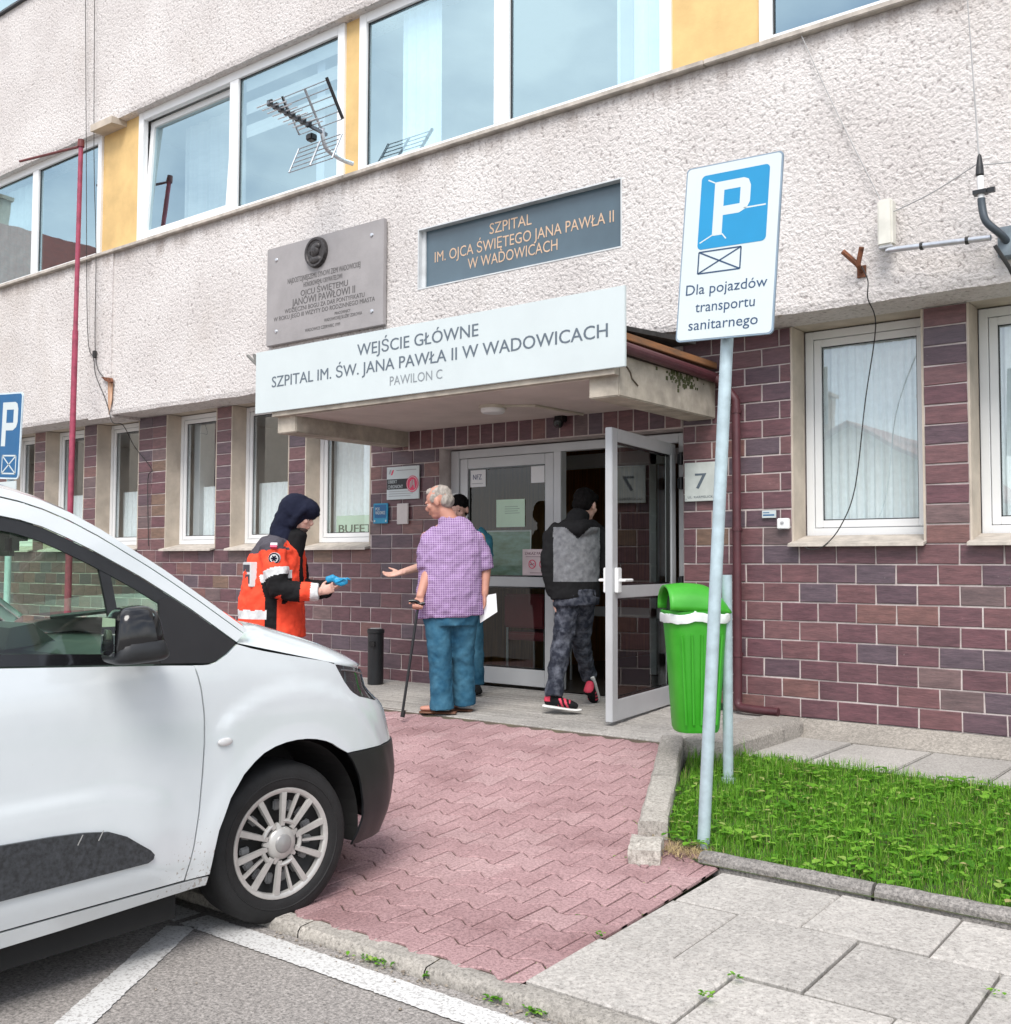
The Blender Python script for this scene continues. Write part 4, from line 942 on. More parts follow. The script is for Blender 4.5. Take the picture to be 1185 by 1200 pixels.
m = MB(); m.tube([(-1.635, 6.9, 4.0), (-1.70, 6.9, 5.3)], [.006, .003], 6); m.build('whip', mat('grey_wire', (.35, .35, .35)), r)
m = MB(); m.box(-1.56, -1.28, 7.0, 7.098, 3.36, 3.55, bev=.006); m.build('wall_bracket', mat('blue_grey_steel', (.16, .20, .23), .5, .2, 10), r)
# --- television antenna
r = thing('tv_antenna', (-7.45, 7.1, 5.36), 'television antenna with a grid reflector on a bent pipe at the upper sill', 'antenna')
ax, az = -7.47, 5.53
m = MB(); m.tube(smoothpath([(-7.44, 7.12, 5.36), (-7.46, 6.98, 5.37), (-7.48, 6.82, 5.42), (-7.475, 6.76, 5.52), (-7.47, 6.75, 5.60)], 5), .023, 12); m.build('mast_pipe', STEEL, r, smooth=True)
m = MB(); m.box(ax-.014, ax+.014, 6.08, 6.80, az+.012, az+.04, Matrix.Translation((0, 6.75, az)) @ Matrix.Rotation(math.radians(-5), 4, 'X') @ Matrix.Translation((0, -6.75, -az))); m.build('boom', mat('dark_alloy', (.14, .15, .17), .4, metallic=.4), r)
m = MB()
for i in range(9):
    y = 6.10+i*.062; m.tube([(ax-.17, y, az+.03+(6.75-y)*.087), (ax+.17, y, az+.03+(6.75-y)*.087)], .006, 6)
m.build('directors', STEEL, r)
for i in range(8): m = MB(); m.box(ax-.03, ax+.03, 6.10+i*.066, 6.125+i*.066, az+.03+(.65-i*.066)*.087-.02, az+.03+(.65-i*.066)*.087+.03); m.build('clip', DARK, r)
m = MB(); m.box(ax-.10, ax-.01, 6.62, 6.70, az-.07, az-.005, bev=.012); m.build('junction_box', DARK, r)
m = MB()
for s, za in ((1, .02), (-1, -.02)):
    for i in range(6):
        t = i/5; y = 6.72-t*(.20 if s > 0 else .12); z = az+za+s*(.05+t*(.30 if s > 0 else .27)); m.tube([(ax-.30, y, z), (ax+.30, y, z)], .005, 6)
    for dx in (-.30, 0, .30): m.tube([(ax+dx, 6.72, az+za+s*.05), (ax+dx, 6.52 if s > 0 else 6.60, az+za+s*(.35 if s > 0 else .32))], .009 if dx else .012, 6)
m.build('reflector_grid', mat('dull_alloy', (.30, .32, .35), .35, metallic=.6), r)
m = MB(); m.tube([(ax+.31, 6.72, az+.07), (ax+.31, 6.51, az+.39)], .016, 6); m.tube([(ax-.31, 6.62, az+.20), (ax-.31, 6.51, az+.38)], .013, 6); m.build('grid_edge', DARK, r)
# --- curtains, blinds and the canteen sign behind the glass
def curtain(x0, x1, z0, z1, y, label, waves=9, amp=.018, m_=CURT, cat='curtain', group=None, name='curtain'):
    q = MB(); n = waves*10; vs = []
    for i in range(n+1):
        u = i/n; w = math.sin(u*waves*2*math.pi+.8*math.sin(u*7))*amp+math.sin(u*waves*4.7*math.pi+1)*amp*.35
        for j in range(5): vs.append((x0+(x1-x0)*u, y+w*(.5+.5*(4-j)/4)+.02, z0+(z1-z0)*j/4))
    q.add(vs, [(i*5+j, (i+1)*5+j, (i+1)*5+j+1, i*5+j+1) for i in range(n) for j in range(4)])
    o = q.build(name, m_, None, smooth='full', recalc=False); return single(o, label, cat, group)
curtain(-3.05, -2.22, 1.74, 3.16, 7.86, 'full-length white net curtain in the large window right of the drainpipe', 13)
curtain(-1.82, -.98, 1.74, 3.16, 7.86, 'full-length white net curtain in the window at the right picture edge', 13)
for i, (a, b) in enumerate(RW[2:]): curtain(a+.05, b-.05, 1.74, 3.16, 7.86, ('%s white net curtain in the windows beyond the right picture edge' % ('first', 'second', 'third', 'fourth')[i]), 13)
names = {1: 'half-height net curtain in the window just right of the blue parking sign', 2: 'half-height net curtain in the window behind the mast', 3: 'half-height net curtain in the window under the rust stain', 4: 'half-height net curtain in the window left of the paramedic with an empty pane above', 5: 'half-height net curtain in the window behind the paramedic', 6: 'full-length net curtain behind the canteen sign window'}
for i, (a, b) in enumerate(LW):
    if i == 0: continue
    curtain(a+.04, b-.04, 1.75 if i < 6 else 1.72, 2.36 if i < 6 else 3.1, 7.86, names[i], 10)
r = thing('canteen_sign', (-8.1, 7.80, 1.72), 'pale green card reading BUFET standing in the window', 'sign')
m = MB(); m.box(-8.34, -7.74, 7.80, 7.806, 1.74, 1.945); m.build('card', PAPERG, r)
m = MB(); text_mb(m, 'BUFET', wall_T(-8.05, 7.798, 1.765), w=.50, h=.088, bold=.02); m.build('lettering', mat('dark_green_ink', (.03, .07, .035)), r, recalc=False)
m = MB(); m.prism([(-7.75, 2.75), (-7.60, 2.72), (-7.58, 3.05), (-7.66, 3.10)], 'y', 7.81, 7.83); single(m.build('yellow_cloth', mat('yellow_cloth', (.62, .42, .04), .8), None), 'small yellow cloth hanging high in the canteen window', 'cloth')
m = MB(); m.box(-9.45, -9.0, 9.5, 9.53, 2.15, 2.55); single(m.build('wall_picture', mat('ochre_picture', (.48, .30, .10), .7), None), 'ochre picture on the room wall seen through the window behind the paramedic', 'picture')
# upper floor
curtain(-7.0, -6.5, 5.3, 6.82, 7.34, 'sheer white curtain strip in the left light of the middle upper window', 4, .02)
curtain(-4.55, -4.1, 5.3, 6.82, 7.34, 'sheer white curtain strip at the right end of the middle upper window', 4, .02)
curtain(-10.9, -9.75, 5.3, 6.75, 7.6, 'pale curtain behind the tilted upper window light', 6, .03, BLIND)
curtain(-15.6, -13.75, 5.3, 6.7, 7.34, 'pale green-grey curtain filling the leftmost upper window light', 9, .02, mat('pale_green_curtain', (.44, .50, .46), .9))
m = MB()
for k in range(3): m.box(-9.30, -7.78, 7.28+.004*k, 7.285+.004*k, 6.79-.14*(k+1)-.12*k, 6.79-.14*k-.12*k)
single(m.build('blind', BLIND, None), 'half-drawn striped roller blind behind the television antenna', 'blind')
# red chair in the lobby
r = thing('lobby_chair', (-5.95, 8.2, .33), 'dark red upholstered chair behind the door glass', 'chair')
RC = mat('dark_red_cloth', (.16, .012, .018), .8)
m = MB(); m.box(-6.2, -5.72, 8.0, 8.45, .72, .80, bev=.02); m.build('seat', RC, r); m = MB(); m.box(-6.2, -5.72, 7.96, 8.02, .84, 1.16, bev=.02); m.build('backrest', RC, r)
for x in (-6.18, -5.74):
    for y in (8.0, 8.43): m = MB(); m.tube([(x, y, .335), (x, y, .72 if y > 8.1 else 1.0)], .012, 8); m.build('leg', STEEL, r)

# ================================================================== street furniture
# white parking sign on a leaning post
r = thing('parking_sign', (-2.34, 4.54, .15), 'white parking sign with blue square and envelope mark on a leaning post in the grass', 'road sign')
m = MB(); m.tube([(-2.345, 4.54, .08), (-2.338, 4.54, .18), (-2.20, 4.54, 2.55), (-2.17, 4.56, 3.2)], .0295, 18); m.build('post', GALV, r, smooth=True)
yaw, pit, rol, W, H, cx, cz = .019, -.076, -.039, .489, .859, -2.169, 2.925
exv = Vector((math.cos(yaw), math.sin(yaw), 0)); nv = Vector((math.sin(yaw), -math.cos(yaw), 0)); ez2 = Vector((0, 0, 1))*math.cos(pit)+nv*math.sin(pit)
av = exv*math.cos(rol)+ez2*math.sin(rol); bv = -exv*math.sin(rol)+ez2*math.cos(rol); nn = av.cross(bv)
TS = Matrix((av, bv, nn)).transposed().to_4x4(); TS.translation = (cx, 4.49, cz)
def rrect(w, h, r_, n=5, x=0, y=0):
    o = []
    for qx, qy, a0 in ((1, 1, 0), (-1, 1, 90), (-1, -1, 180), (1, -1, 270)):
        for i in range(n+1):
            a = math.radians(a0+90*i/n); o.append((x+qx*(w/2-r_)+r_*math.cos(a), y+qy*(h/2-r_)+r_*math.sin(a)))
    return o
def flat(mb, poly, z, T): mb.add([T @ Vector((a, b, z)) for a, b in poly], [tuple(range(len(poly)))])
def plate(mb, poly, z0, z1, T): mb.prism(poly, 'z', z0, z1, T)
m = MB(); plate(m, rrect(W, H, .022), -.012, 0, TS); m.build('panel', mat('panel_edge_grey', (.20, .27, .34), .5), r)
m = MB(); plate(m, rrect(W-.014, H-.014, .02), .0002, .0012, TS); m.build('white_face', SIGNW, r)
m = MB(); plate(m, rrect(.345, .365, .022, x=.012, y=.195), .0014, .0022, TS); m.build('blue_square', BLUE, r)
def letterP(mb, T, x, y, h, z):
    """block P as a solid outline with square counter, built of quads"""
    t = h*.19; w = h*.70
    out = [(0, 0), (t, 0), (t, h*.36), (w*.72, h*.36), (w*.92, h*.43), (w, h*.54), (w, h*.84), (w*.93, h*.96), (w*.8, h), (0, h)]
    inn = [(t, h*.53), (w*.72, h*.53), (w*.72, h*.83), (t, h*.83)]
    def q(*p): mb.add([T @ Vector((x+a, y+b, z)) for a, b in p], [tuple(range(len(p)))])
    q((0, 0), (t, 0), (t, h*.53), (0, h*.53)); q((0, h*.53), (t, h*.53), (t, h*.83), (0, h*.83)); q((0, h*.83), (w*.72, h*.83), (w, h*.84), (w*.93, h*.96), (w*.8, h), (0, h))
    q((t, h*.36), (w*.72, h*.36), (w*.92, h*.43), (w, h*.54), (w*.72, h*.53), (t, h*.53)); q((w*.72, h*.53), (w, h*.54), (w, h*.84), (w*.72, h*.83))
m = MB(); letterP(m, TS, -.088, .072, .262, .0026)
def stroke(mb, T, p, q, w, z):
    p = Vector((*p, 0)); q = Vector((*q, 0)); d = (q-p).normalized(); n_ = Vector((-d.y, d.x, 0))*w/2
    mb.add([T @ (v+Vector((0, 0, z))) for v in (p-n_, q-n_, q+n_, p+n_)], [(0, 1, 2, 3)])
stroke(m, TS, (.065, .185), (.175, .185), .007, .0026); stroke(m, TS, (-.085, .33), (-.125, .352), .006, .0026); stroke(m, TS, (-.085, .077), (-.15, .045), .006, .0026); stroke(m, TS, (-.037, .077), (-.015, .05), .006, .0026)
m.build('letter', SIGNW, r)
m = MB(); q0, q1, q2, q3 = (-.150, -.105), (.065, -.105), (.065, .0), (-.150, .0)
for a, b in ((q0, q1), (q1, q2), (q2, q3), (q3, q0), (q0, q2), (q1, q3)): stroke(m, TS, a, b, .007, .0022)
TT = lambda x, y: TS @ Matrix.Translation((x, y, .0024))
text_mb(m, 'Dla pojazdów', TT(0, -.205), w=.41, h=.052); text_mb(m, 'transportu', TT(0, -.292), w=.30, h=.052); text_mb(m, 'sanitarnego', TT(-.005, -.378), w=.35, h=.052)
m.build('lettering', mat('sign_navy', (.02, .055, .12), .5), r, recalc=False)
m = MB()
for yy in (-.30, .30):
    c = TS @ Vector((0, yy, -.02)); m.box(c.x-.06, c.x+.06, c.y-.004, c.y+.07, c.z-.015, c.z+.015)
m.build('clamp', STEEL, r)
# blue parking sign behind the van
r = thing('parking_sign', (-9.86, 5.03, .13), 'blue parking sign with white P and envelope mark, half cut off behind the van', 'road sign')
T2 = Matrix.Translation((-9.905, 5.0, 2.645)) @ Matrix.Rotation(math.radians(3.5), 4, 'Y') @ FACE
m = MB(); plate(m, rrect(.52, .825, .04), -.012, 0, T2); m.build('panel', mat('light_sign_edge', (.55, .65, .70), .4), r)
m = MB(); plate(m, rrect(.49, .795, .03), .0002, .0012, T2); m.build('blue_face', BLUED, r)
m = MB(); letterP(m, T2, -.10, -.10, .42, .0022)
q0, q1, q2, q3 = (-.06, -.36), (.20, -.36), (.20, -.19), (-.06, -.19)
for a, b in ((q0, q1), (q1, q2), (q2, q3), (q3, q0), (q0, q2), (q1, q3)): stroke(m, T2, a, b, .014, .0022)
m.build('letter', SIGNW, r)
m = MB(); m.box(-10.16, -9.69, 4.99, 5.0, 2.02, 2.205, bev=.004); m.build('supplementary_plate', SIGNW, r)
m = MB(); m.tube([(-9.93, 5.05, .1), (-9.9, 5.05, 3.03)], .03, 14); m.build('post', GALV, r, smooth=True)
# green litter bin on its post
r = thing('litter_bin', (-2.99, 5.68, .25), 'bright green plastic litter bin with white liner on a grey post', 'litter bin')
bcx, bcy = -2.935, 5.60
def oval(w, d, z, n=32, pw=3.2):
    o = []
    for i in range(n):
        a = 2*math.pi*i/n; c, s = math.cos(a), math.sin(a); o.append((bcx+math.copysign(abs(c)**(2/pw), c)*w/2, bcy+math.copysign(abs(s)**(2/pw), s)*d/2, z))
    return o
def loft(mb, rings, capb=False, capt=False):
    n = len(rings[0]); vs = [v for q in rings for v in q]; fs = [(i*n+k, i*n+(k+1) % n, (i+1)*n+(k+1) % n, (i+1)*n+k) for i in range(len(rings)-1) for k in range(n)]
    if capb: fs.append(tuple(range(n))[::-1])
    if capt: fs.append(tuple((len(rings)-1)*n+k for k in range(n)))
    mb.add(vs, fs)
m = MB(); loft(m, [oval(.20, .20, .415), oval(.27, .27, .418), oval(.29, .29, .44), oval(.36, .34, .90), oval(.395, .37, 1.09), oval(.375, .35, 1.09), oval(.34, .32, .88), oval(.26, .26, .45)], True, True)
m.build('body', GREENP, r, smooth=True)
m = MB()
for dx in (-.13, -.065, 0, .065, .13): m.tube([(bcx+dx*.75, bcy-.155, .47), (bcx+dx, bcy-.186, 1.0)], .008, 6)
m.build('rib', GREENP, r, smooth=True)
m = MB(); loft(m, [oval(.415, .385, 1.095), oval(.425, .395, 1.10), oval(.425, .395, 1.135), oval(.405, .375, 1.14)]); m.build('rim', GREEND, r, smooth=True)
m = MB(); rg = []
for k, (w, d, z) in enumerate(((.40, .375, 1.10), (.43, .40, 1.085), (.437, .405, 1.10), (.435, .403, 1.135), (.40, .37, 1.15))): rg.append([(x+mnoise.noise(Vector((x*20, y*20, k)))*.006, y+mnoise.noise(Vector((x*20, y*20, k+9)))*.006, zz+mnoise.noise(Vector((x*14, y*14, 3)))*.022-.018) for x, y, zz in oval(w, d, z, 64)])
loft(m, rg); m.build('liner_bag', mat('white_bag', (.70, .73, .72), .35), r, smooth=True)
# domed lid, the mouth faces left
m = MB(); n = 26; rings = []
for i in range(17):
    u = i/16; x = bcx-.205+.41*u; prof_h = .165*(1-abs((u-.42)/.62)**3) if u > .42 else .165*(1-abs((u-.42)/1.1)**2.2); prof_h = max(prof_h, .01)
    ring = []
    for k in range(n+1):
        a = math.pi*k/n; ring.append((x, bcy-math.cos(a)*.190*(1-.25*max(0, u-.8)/.2), 1.125+max(0, math.sin(a))**.8*prof_h+.02*(1-u)))
    rings.append(ring)
vs = [v for q in rings for v in q]; m.add(vs, [(i*(n+1)+k, i*(n+1)+k+1, (i+1)*(n+1)+k+1, (i+1)*(n+1)+k) for i in range(16) for k in range(n)])
lid = m.build('lid', GREENP, r, smooth=True); so_ = lid.modifiers.new('s', 'SOLIDIFY'); so_.thickness = .012
m = MB(); m.add([(bcx-.150, bcy-math.cos(math.pi*k/20)*.165, 1.12+max(0, math.sin(math.pi*k/20))**.8*.13) for k in range(21)], [tuple(range(21))]); m.build('mouth_shade', mat('bin_inside_shade', (.008, .03, .008), .8), r)  # dark sheet across the mouth, coloured for the shade inside the bin
m = MB(); m.tube([(-2.757, 5.66, .20), (-2.757, 5.66, 1.385)], .03, 14); m.build('post', GALV, r, smooth=True)
m = MB(); m.lathe([(.045, .19), (.042, .215), (.031, .22)], Matrix.Translation((-2.757, 5.66, 0)), 14); m.build('base_collar', GALV, r)
for z in (.6, .95): m = MB(); m.box(-2.80, -2.757, 5.66, 5.70, z, z+.04); m.build('bracket', STEEL, r)
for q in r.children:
    if q.name.split('.')[0] in ('body', 'rib', 'rim', 'liner_bag', 'lid', 'mouth_shade'): q.data.transform(Matrix.Translation((bcx, bcy, 0)) @ Matrix.Rotation(math.radians(42), 4, 'Z') @ Matrix.Diagonal((.90, .90, .97, 1)) @ Matrix.Translation((-bcx, -bcy, .075)))

# ================================================================== houses behind the camera (they show in the window panes)
def house(loc, w, d, h, ridge, label, rot=0, dormer=True, wall=(.55, .50, .42)):
    rt = thing('house', loc, label, 'house'); T = Matrix.Translation(loc) @ Matrix.Rotation(rot, 4, 'Z')
    m = MB(); m.box(-w/2, w/2, -d/2, d/2, 0, h, T); m.prism([(-w/2, h), (w/2, h), (0, ridge)], 'y', -d/2, d/2, T); m.build('wall', mat('house_render_%d' % int(w*10), wall, .9), rt)
    m = MB()
    for s in (1, -1): m.prism([(0, ridge+.14), (s*(w/2+.4), h-.16), (s*(w/2+.4), h-.30), (0, ridge+.01)], 'y', -d/2-.4, d/2+.4, T)
    rf = m.build('roof', mat('red_roof_tiles', (.20, .045, .03), .7, .3, 8, bmp=.4), rt)
    for (x, y) in ((w*.18, 0), (-w*.2, d*.3)):
        m = MB(); m.box(x-.4, x+.4, y-.3, y+.3, h, ridge+1.3, T); m.box(x-.48, x+.48, y-.38, y+.38, ridge+1.3, ridge+1.42, T); m.build('chimney', mat('chimney_render', (.42, .36, .28), .9), rf)
    for k in range(3):
        for zz in (1.0, 3.6):
            if zz+1.3 > h: continue
            x = -w/2+w*(k+.5)/3; m = MB(); m.box(x-.55, x+.55, d/2, d/2+.05, zz, zz+1.3, T); f_ = m.build('window', WHITE, rt); m = MB(); m.box(x-.47, x+.47, d/2+.05, d/2+.055, zz+.08, zz+1.22, T); m.build('pane', mat('dark_pane', (.03, .04, .05), .1), f_)
house((-31, -5, 0), 8, 12, 8.6, 11.4, 'tall pale house with red tiled roof and chimneys, mirrored in the upper left panes')
house((-12, -22, 0), 8, 8, 3.6, 5.9, 'low cream gabled house mirrored in the large right window')

# ================================================================== white van parked in front, nose towards the entrance
XS, XC = -3.30, -4.22
CAR = thing('parked_van', (XC, 1.45, 0), 'white small van with black mirror and dark lower door cladding, parked nose to the entrance', 'van')
def interp(tab, x):
    if x <= tab[0][0]: return tab[0][1]
    for (a, b), (c, d) in zip(tab, tab[1:]):
        if x <= c:
            return b+(d-b)*(x-a)/(c-a)
    return tab[-1][1]
def sstep(a, b, x):
    t = max(0, min(1, (x-a)/(b-a))); return t*t*(3-2*t)
INS = [(.18, .05), (.24, .035), (.29, .014), (.36, .004), (.5, 0), (.85, 0), (.95, .004), (1.02, .010), (1.07, .022), (1.12, .034), (1.3, .082), (1.5, .142), (1.62, .186), (1.70, .225), (1.78, .30)]
Y0, NE, AE = 3.05, 3.5, .92
tabp = []
K = 400; prev = None; acc = 0
for i in range(K+1):
    th = (i/K)**2*math.pi/2 if i < K*.5 else (.25+(i/K-.5)*1.5)*math.pi/2
    u, v = math.cos(min(th, math.pi/2))**(2/NE) if th < math.pi/2-1e-9 else 0.0, math.sin(th)**(2/NE)
    p = (AE*u, .65*v)
    if prev: acc += math.hypot(p[0]-prev[0], p[1]-prev[1])
    tabp.append((acc, u, v)); prev = p
SEND = Y0+acc
def uv(s):
    d = s-Y0
    if d <= 0: return 1.0, 0.0
    lo, hi = 0, K
    while hi-lo > 1:
        m_ = (lo+hi)//2
        if tabp[m_][0] < d: lo = m_
        else: hi = m_
    a, b = tabp[lo], tabp[hi]; t = min(1, (d-a[0])/max(1e-9, b[0]-a[0])); return a[1]+(b[1]-a[1])*t, a[2]+(b[2]-a[2])*t
RT = [(.24, 1.015), (.30, 1.0236), (.36, 1.036), (.5, 1.044), (.64, 1.0385), (.67, 1.035), (.793, 1.024), (.859, 1.006), (.893, .991), (.97, .984), (1.05, .968)]
def solveYf(z):
    ins = interp(INS, z); target = interp(RT, z); lo, hi = 3.2, 3.95
    for _ in range(22):
        mid = (lo+hi)/2; best = 0
        for k in range(0, K+1, 4):
            _, u, v = tabp[k]; x = XC+(AE-ins)*u; best = max(best, (Y0+(mid-Y0)*v)/-x)
        if best < target: lo = mid
        else: hi = mid
    return (lo+hi)/2
YFT = [(z_/100, solveYf(z_/100)) for z_ in range(20, 112, 3)]
def feat(y, z):
    r_ = math.hypot(y-2.865, (z-.335)*1.0); o = 0
    o += .011*sstep(.635, .60, r_)*sstep(.30, .5, z+.15*(y > 2.9))*sstep(2.42, 2.58, y)
    o += .006*sstep(.46, .40, r_)
    o += .009*sstep(.69, .645, z+.35*max(0, y-2.04)**1.2)*sstep(2.36, 2.2, y)*sstep(.28, .36, z)
    o += .006*sstep(1.0, .97, z)*sstep(.86, .9, z)*sstep(2.5, 2.2, y)*0
    return o
def SP(s, z, off=0.0, side=1):
    ins = interp(INS, z); u, v = uv(s); yf = interp(YFT, z)
    y = s if s <= Y0 else Y0+(yf-Y0)*v
    x = (AE-ins+(feat(y, z) if u > .8 else 0)+off)*u
    if off and v > .5: y += off*v
    return Vector((XC+side*x, y, z))
def inside(poly, x, y):
    c = False; n = len(poly); j = n-1
    for i in range(n):
        xi, yi = poly[i]; xj, yj = poly[j]
        if (yi > y) != (yj > y) and x < (xj-xi)*(y-yi)/(yj-yi)+xi: c = not c
        j = i
    return c
def seg_d(p, a, b):
    ax_, ay_ = a; bx_, by_ = b; dx, dy = bx_-ax_, by_-ay_; L = dx*dx+dy*dy
    t = 0 if L == 0 else max(0, min(1, ((p[0]-ax_)*dx+(p[1]-ay_)*dy)/L)); return math.hypot(p[0]-ax_-t*dx, p[1]-ay_-t*dy)
def resample(poly, step):
    o = []
    for i in range(len(poly)):
        a, b = poly[i], poly[(i+1) % len(poly)]; L = math.hypot(b[0]-a[0], b[1]-a[1]); n = max(1, int(math.ceil(L/step)))
        for k in range(n): o.append((a[0]+(b[0]-a[0])*k/n, a[1]+(b[1]-a[1])*k/n))
    return o
def area(p): return .5*sum(p[i][0]*p[(i+1) % len(p)][1]-p[(i+1) % len(p)][0]*p[i][1] for i in range(len(p)))
def skin(poly, name, m, parent=None, step=.028, off=0.0, rim=.012, sides=(1, -1), grid=None, rimoff=None):
    """a body panel: outline in (length along body, height), mapped onto the body surface, edges turned in"""
    if area(poly) < 0: poly = poly[::-1]
    bd = resample(poly, step); nb = len(bd); pts = [Vector(p) for p in bd]; gs = grid or step
    x0, x1 = min(p[0] for p in bd), max(p[0] for p in bd); y0, y1 = min(p[1] for p in bd), max(p[1] for p in bd)
    yy = y0+gs/2; r_ = 0
    while yy < y1:
        xx = x0+gs*(.5 if r_ % 2 else .25)
        while xx < x1:
            if inside(bd, xx, yy) and min(seg_d((xx, yy), bd[i], bd[(i+1) % nb]) for i in range(nb)) > gs*.42: pts.append(Vector((xx, yy)))
            xx += gs
        yy += gs; r_ += 1
    vs2, es, fs, _, _, _ = delaunay_2d_cdt(pts, [], [list(range(nb))], 1, 1e-6)
    out = []
    for sd_ in sides:
        mb = MB(); mb.add([SP(v.x, v.y, off, sd_) for v in vs2], [tuple(f) if sd_ > 0 else tuple(f)[::-1] for f in fs])
        if rim:
            A = [SP(a, b, off, sd_) for a, b in bd]; Bq = [SP(a, b, off-rim, sd_) for a, b in bd]
            mb.add(A+Bq, [((i+1) % nb, i, nb+i, nb+(i+1) % nb) if sd_ > 0 else (i, (i+1) % nb, nb+(i+1) % nb, nb+i) for i in range(nb)])
        out.append(mb.build(name, m, parent or CAR, smooth='full', recalc=False))
    return out
ARCH = [(2.476, .284), (2.487, .37), (2.503, .448), (2.549, .56), (2.609, .64), (2.66, .681), (2.705, .708), (2.76, .726), (2.815, .735), (2.87, .738), (2.925, .735), (2.975, .727), (3.026, .713), (3.065, .697), (3.099, .676), (3.14, .645), (3.179, .604), (3.21, .545), (3.228, .476), (3.243, .42), (3.248, .359), (3.242, .30), (3.228, .245)]
BELT = lambda y: 1.071+(2.444-y)*.058
gapf = [(2.403, 1.066), (2.424, .98), (2.436, .886), (2.438, .78), (2.432, .668), (2.420, .53), (2.402, .408), (2.371, .292)]
G = .0035
door = [(a-G, b) for a, b in gapf]+[(1.275, .290), (1.265, .6), (1.262, 1.0), (1.262, BELT(1.262)-.006)]+[(y, BELT(y)-.006) for y in (1.5, 1.75, 2.0, 2.2, 2.3)]
near, far = skin(door, 'door', PAINT)
near_door, far_door = near, far
BUL = .645
hl_low = [(3.135, 1.020), (3.165, .985), (3.20, .945), (3.25, .905), (3.31, .872), (3.45, .84), (3.70, .83), (3.82, .84)]
fender = [(a+G, b) for a, b in gapf][::-1]
fender = [(2.371+G, .290)]+fender[1:]+[(2.444, 1.064), (2.475, 1.065), (2.506, 1.072), (2.56, 1.098), (2.61, 1.131), (2.67, 1.113), (2.733, 1.098), (2.84, 1.076), (2.944, 1.056), (3.04, 1.038)]+hl_low+[(SEND, .84), (SEND, BUL+.002), (3.60, BUL+.002), (3.152, BUL+.002)]+[p for p in ARCH if p[1] < 9][::-1][8:][:]
# arch points above the bumper line only, walked from front to rear
ap = [p for p in ARCH[::-1] if not (p[0] > 3.13 and p[1] < .66)]
fender = fender[:fender.index((3.152, BUL+.002))+1]+[p for p in ap if p[1] > .29]+[(2.476, .290)]
skin(fender, 'wing', PAINT)
bl = [(3.150, BUL-.002), (3.60, BUL-.002), (SEND, BUL-.002), (SEND, .25), (3.45, .245), (3.30, .245)]+[p for p in ARCH[::-1] if p[0] > 3.13 and p[1] < .645]
skin(bl, 'bumper', DARK, off=.006)
HLM = mat('headlamp_glass', (.03, .033, .036), .06, .3, 20, coat=1)
hl = [(3.140, 1.021), (3.25, 1.008), (3.40, .99), (3.60, .972), (3.80, .955)]+[(a+.002, b+.004) for a, b in hl_low[1:]][::-1]
hlo = skin(hl, 'headlight', HLM, off=-.004)
for o in hlo:
    sd_ = 1 if o is hlo[0] else -1
    m = MB(); m.tube([SP(s, z, .0005, sd_) for s, z in ((3.19, .995), (3.30, .985), (3.45, .965), (3.60, .95))], .004, 6); m.build('light_strip', mat('lamp_chrome', (.20, .21, .22), .25, metallic=.6), o, smooth=True)
skin([(3.80, .955), (SEND, .95), (SEND, .845), (3.82, .845)], 'grille', BLACK, off=-.01)
sill_ = [(2.470, .284), (2.470, .25), (1.9, .232), (1.3, .222), (.45, .222), (.45, .284)]
skin(sill_, 'rocker_panel', PAINT, off=.004)
# rear flank
RA = [(0.03+.395*math.cos(math.radians(a)), .335+.395*math.sin(math.radians(a))) for a in range(-8, 189, 8)]
flank = [(1.255, .290), (RA[0][0], .290)]+RA[1:-1]+[(RA[-1][0], .30), (-.70, .30), (-.74, .6), (-.74, 1.2), (-.70, 1.62), (-.2, 1.65), (.6, 1.645), (1.255, 1.632), (1.255, 1.1)]
skin(flank, 'body_panel', PAINT, step=.05)
for sd_ in (1, -1):
    m = MB(); zs = [.30, .6, .9, 1.2, 1.45, 1.62, 1.70]
    vs = []
    for z in zs:
        for k in range(9): vs.append(Vector((XC+(SP(-.72, z).x-XC)*(k/8*2-1), -.72-.04*(1-(k/4-1)**2), z)))
    if sd_ == 1: m.add(vs, [(i*9+k, i*9+k+1, (i+1)*9+k+1, (i+1)*9+k) for i in range(len(zs)-1) for k in range(8)]); m.build('tailgate', PAINT, CAR, smooth=True)
# pillar, roof rail, cabin glass
AIN = [(1.255, 1.628), (1.5, 1.622), (1.729, 1.604), (1.805, 1.591), (1.883, 1.569), (1.961, 1.535), (2.057, 1.489), (2.164, 1.432), (2.228, 1.397), (2.292, 1.357), (2.343, 1.325), (2.423, 1.273), (2.513, 1.209), (2.608, 1.141)]
AOUT = [(1.255, 1.748), (1.5, 1.735), (1.742, 1.700), (1.82, 1.684), (1.898, 1.660), (1.993, 1.622), (2.098, 1.566), (2.222, 1.489), (2.29, 1.447), (2.359, 1.402), (2.42, 1.360), (2.484, 1.315), (2.595, 1.237), (2.668, 1.186)]
MID = [(a[0]*.36+b[0]*.64, a[1]*.36+b[1]*.64) for a, b in zip(AIN, AOUT)]; MID2 = [(a[0]*.30+b[0]*.70, a[1]*.30+b[1]*.70) for a, b in zip(AIN, AOUT)]
skin(AIN+MID[::-1], 'roof_pillar', PAINT, step=.022, grid=.02)
skin(MID2+AOUT[::-1], 'roof_rail', PAINT, step=.022, grid=.014)
skin([(-.70, 1.64), (-.2, 1.665), (.6, 1.66), (1.255, 1.642), (1.255, 1.748), (.4, 1.77), (-.2, 1.765), (-.66, 1.74)], 'roof_rail', PAINT, step=.05)
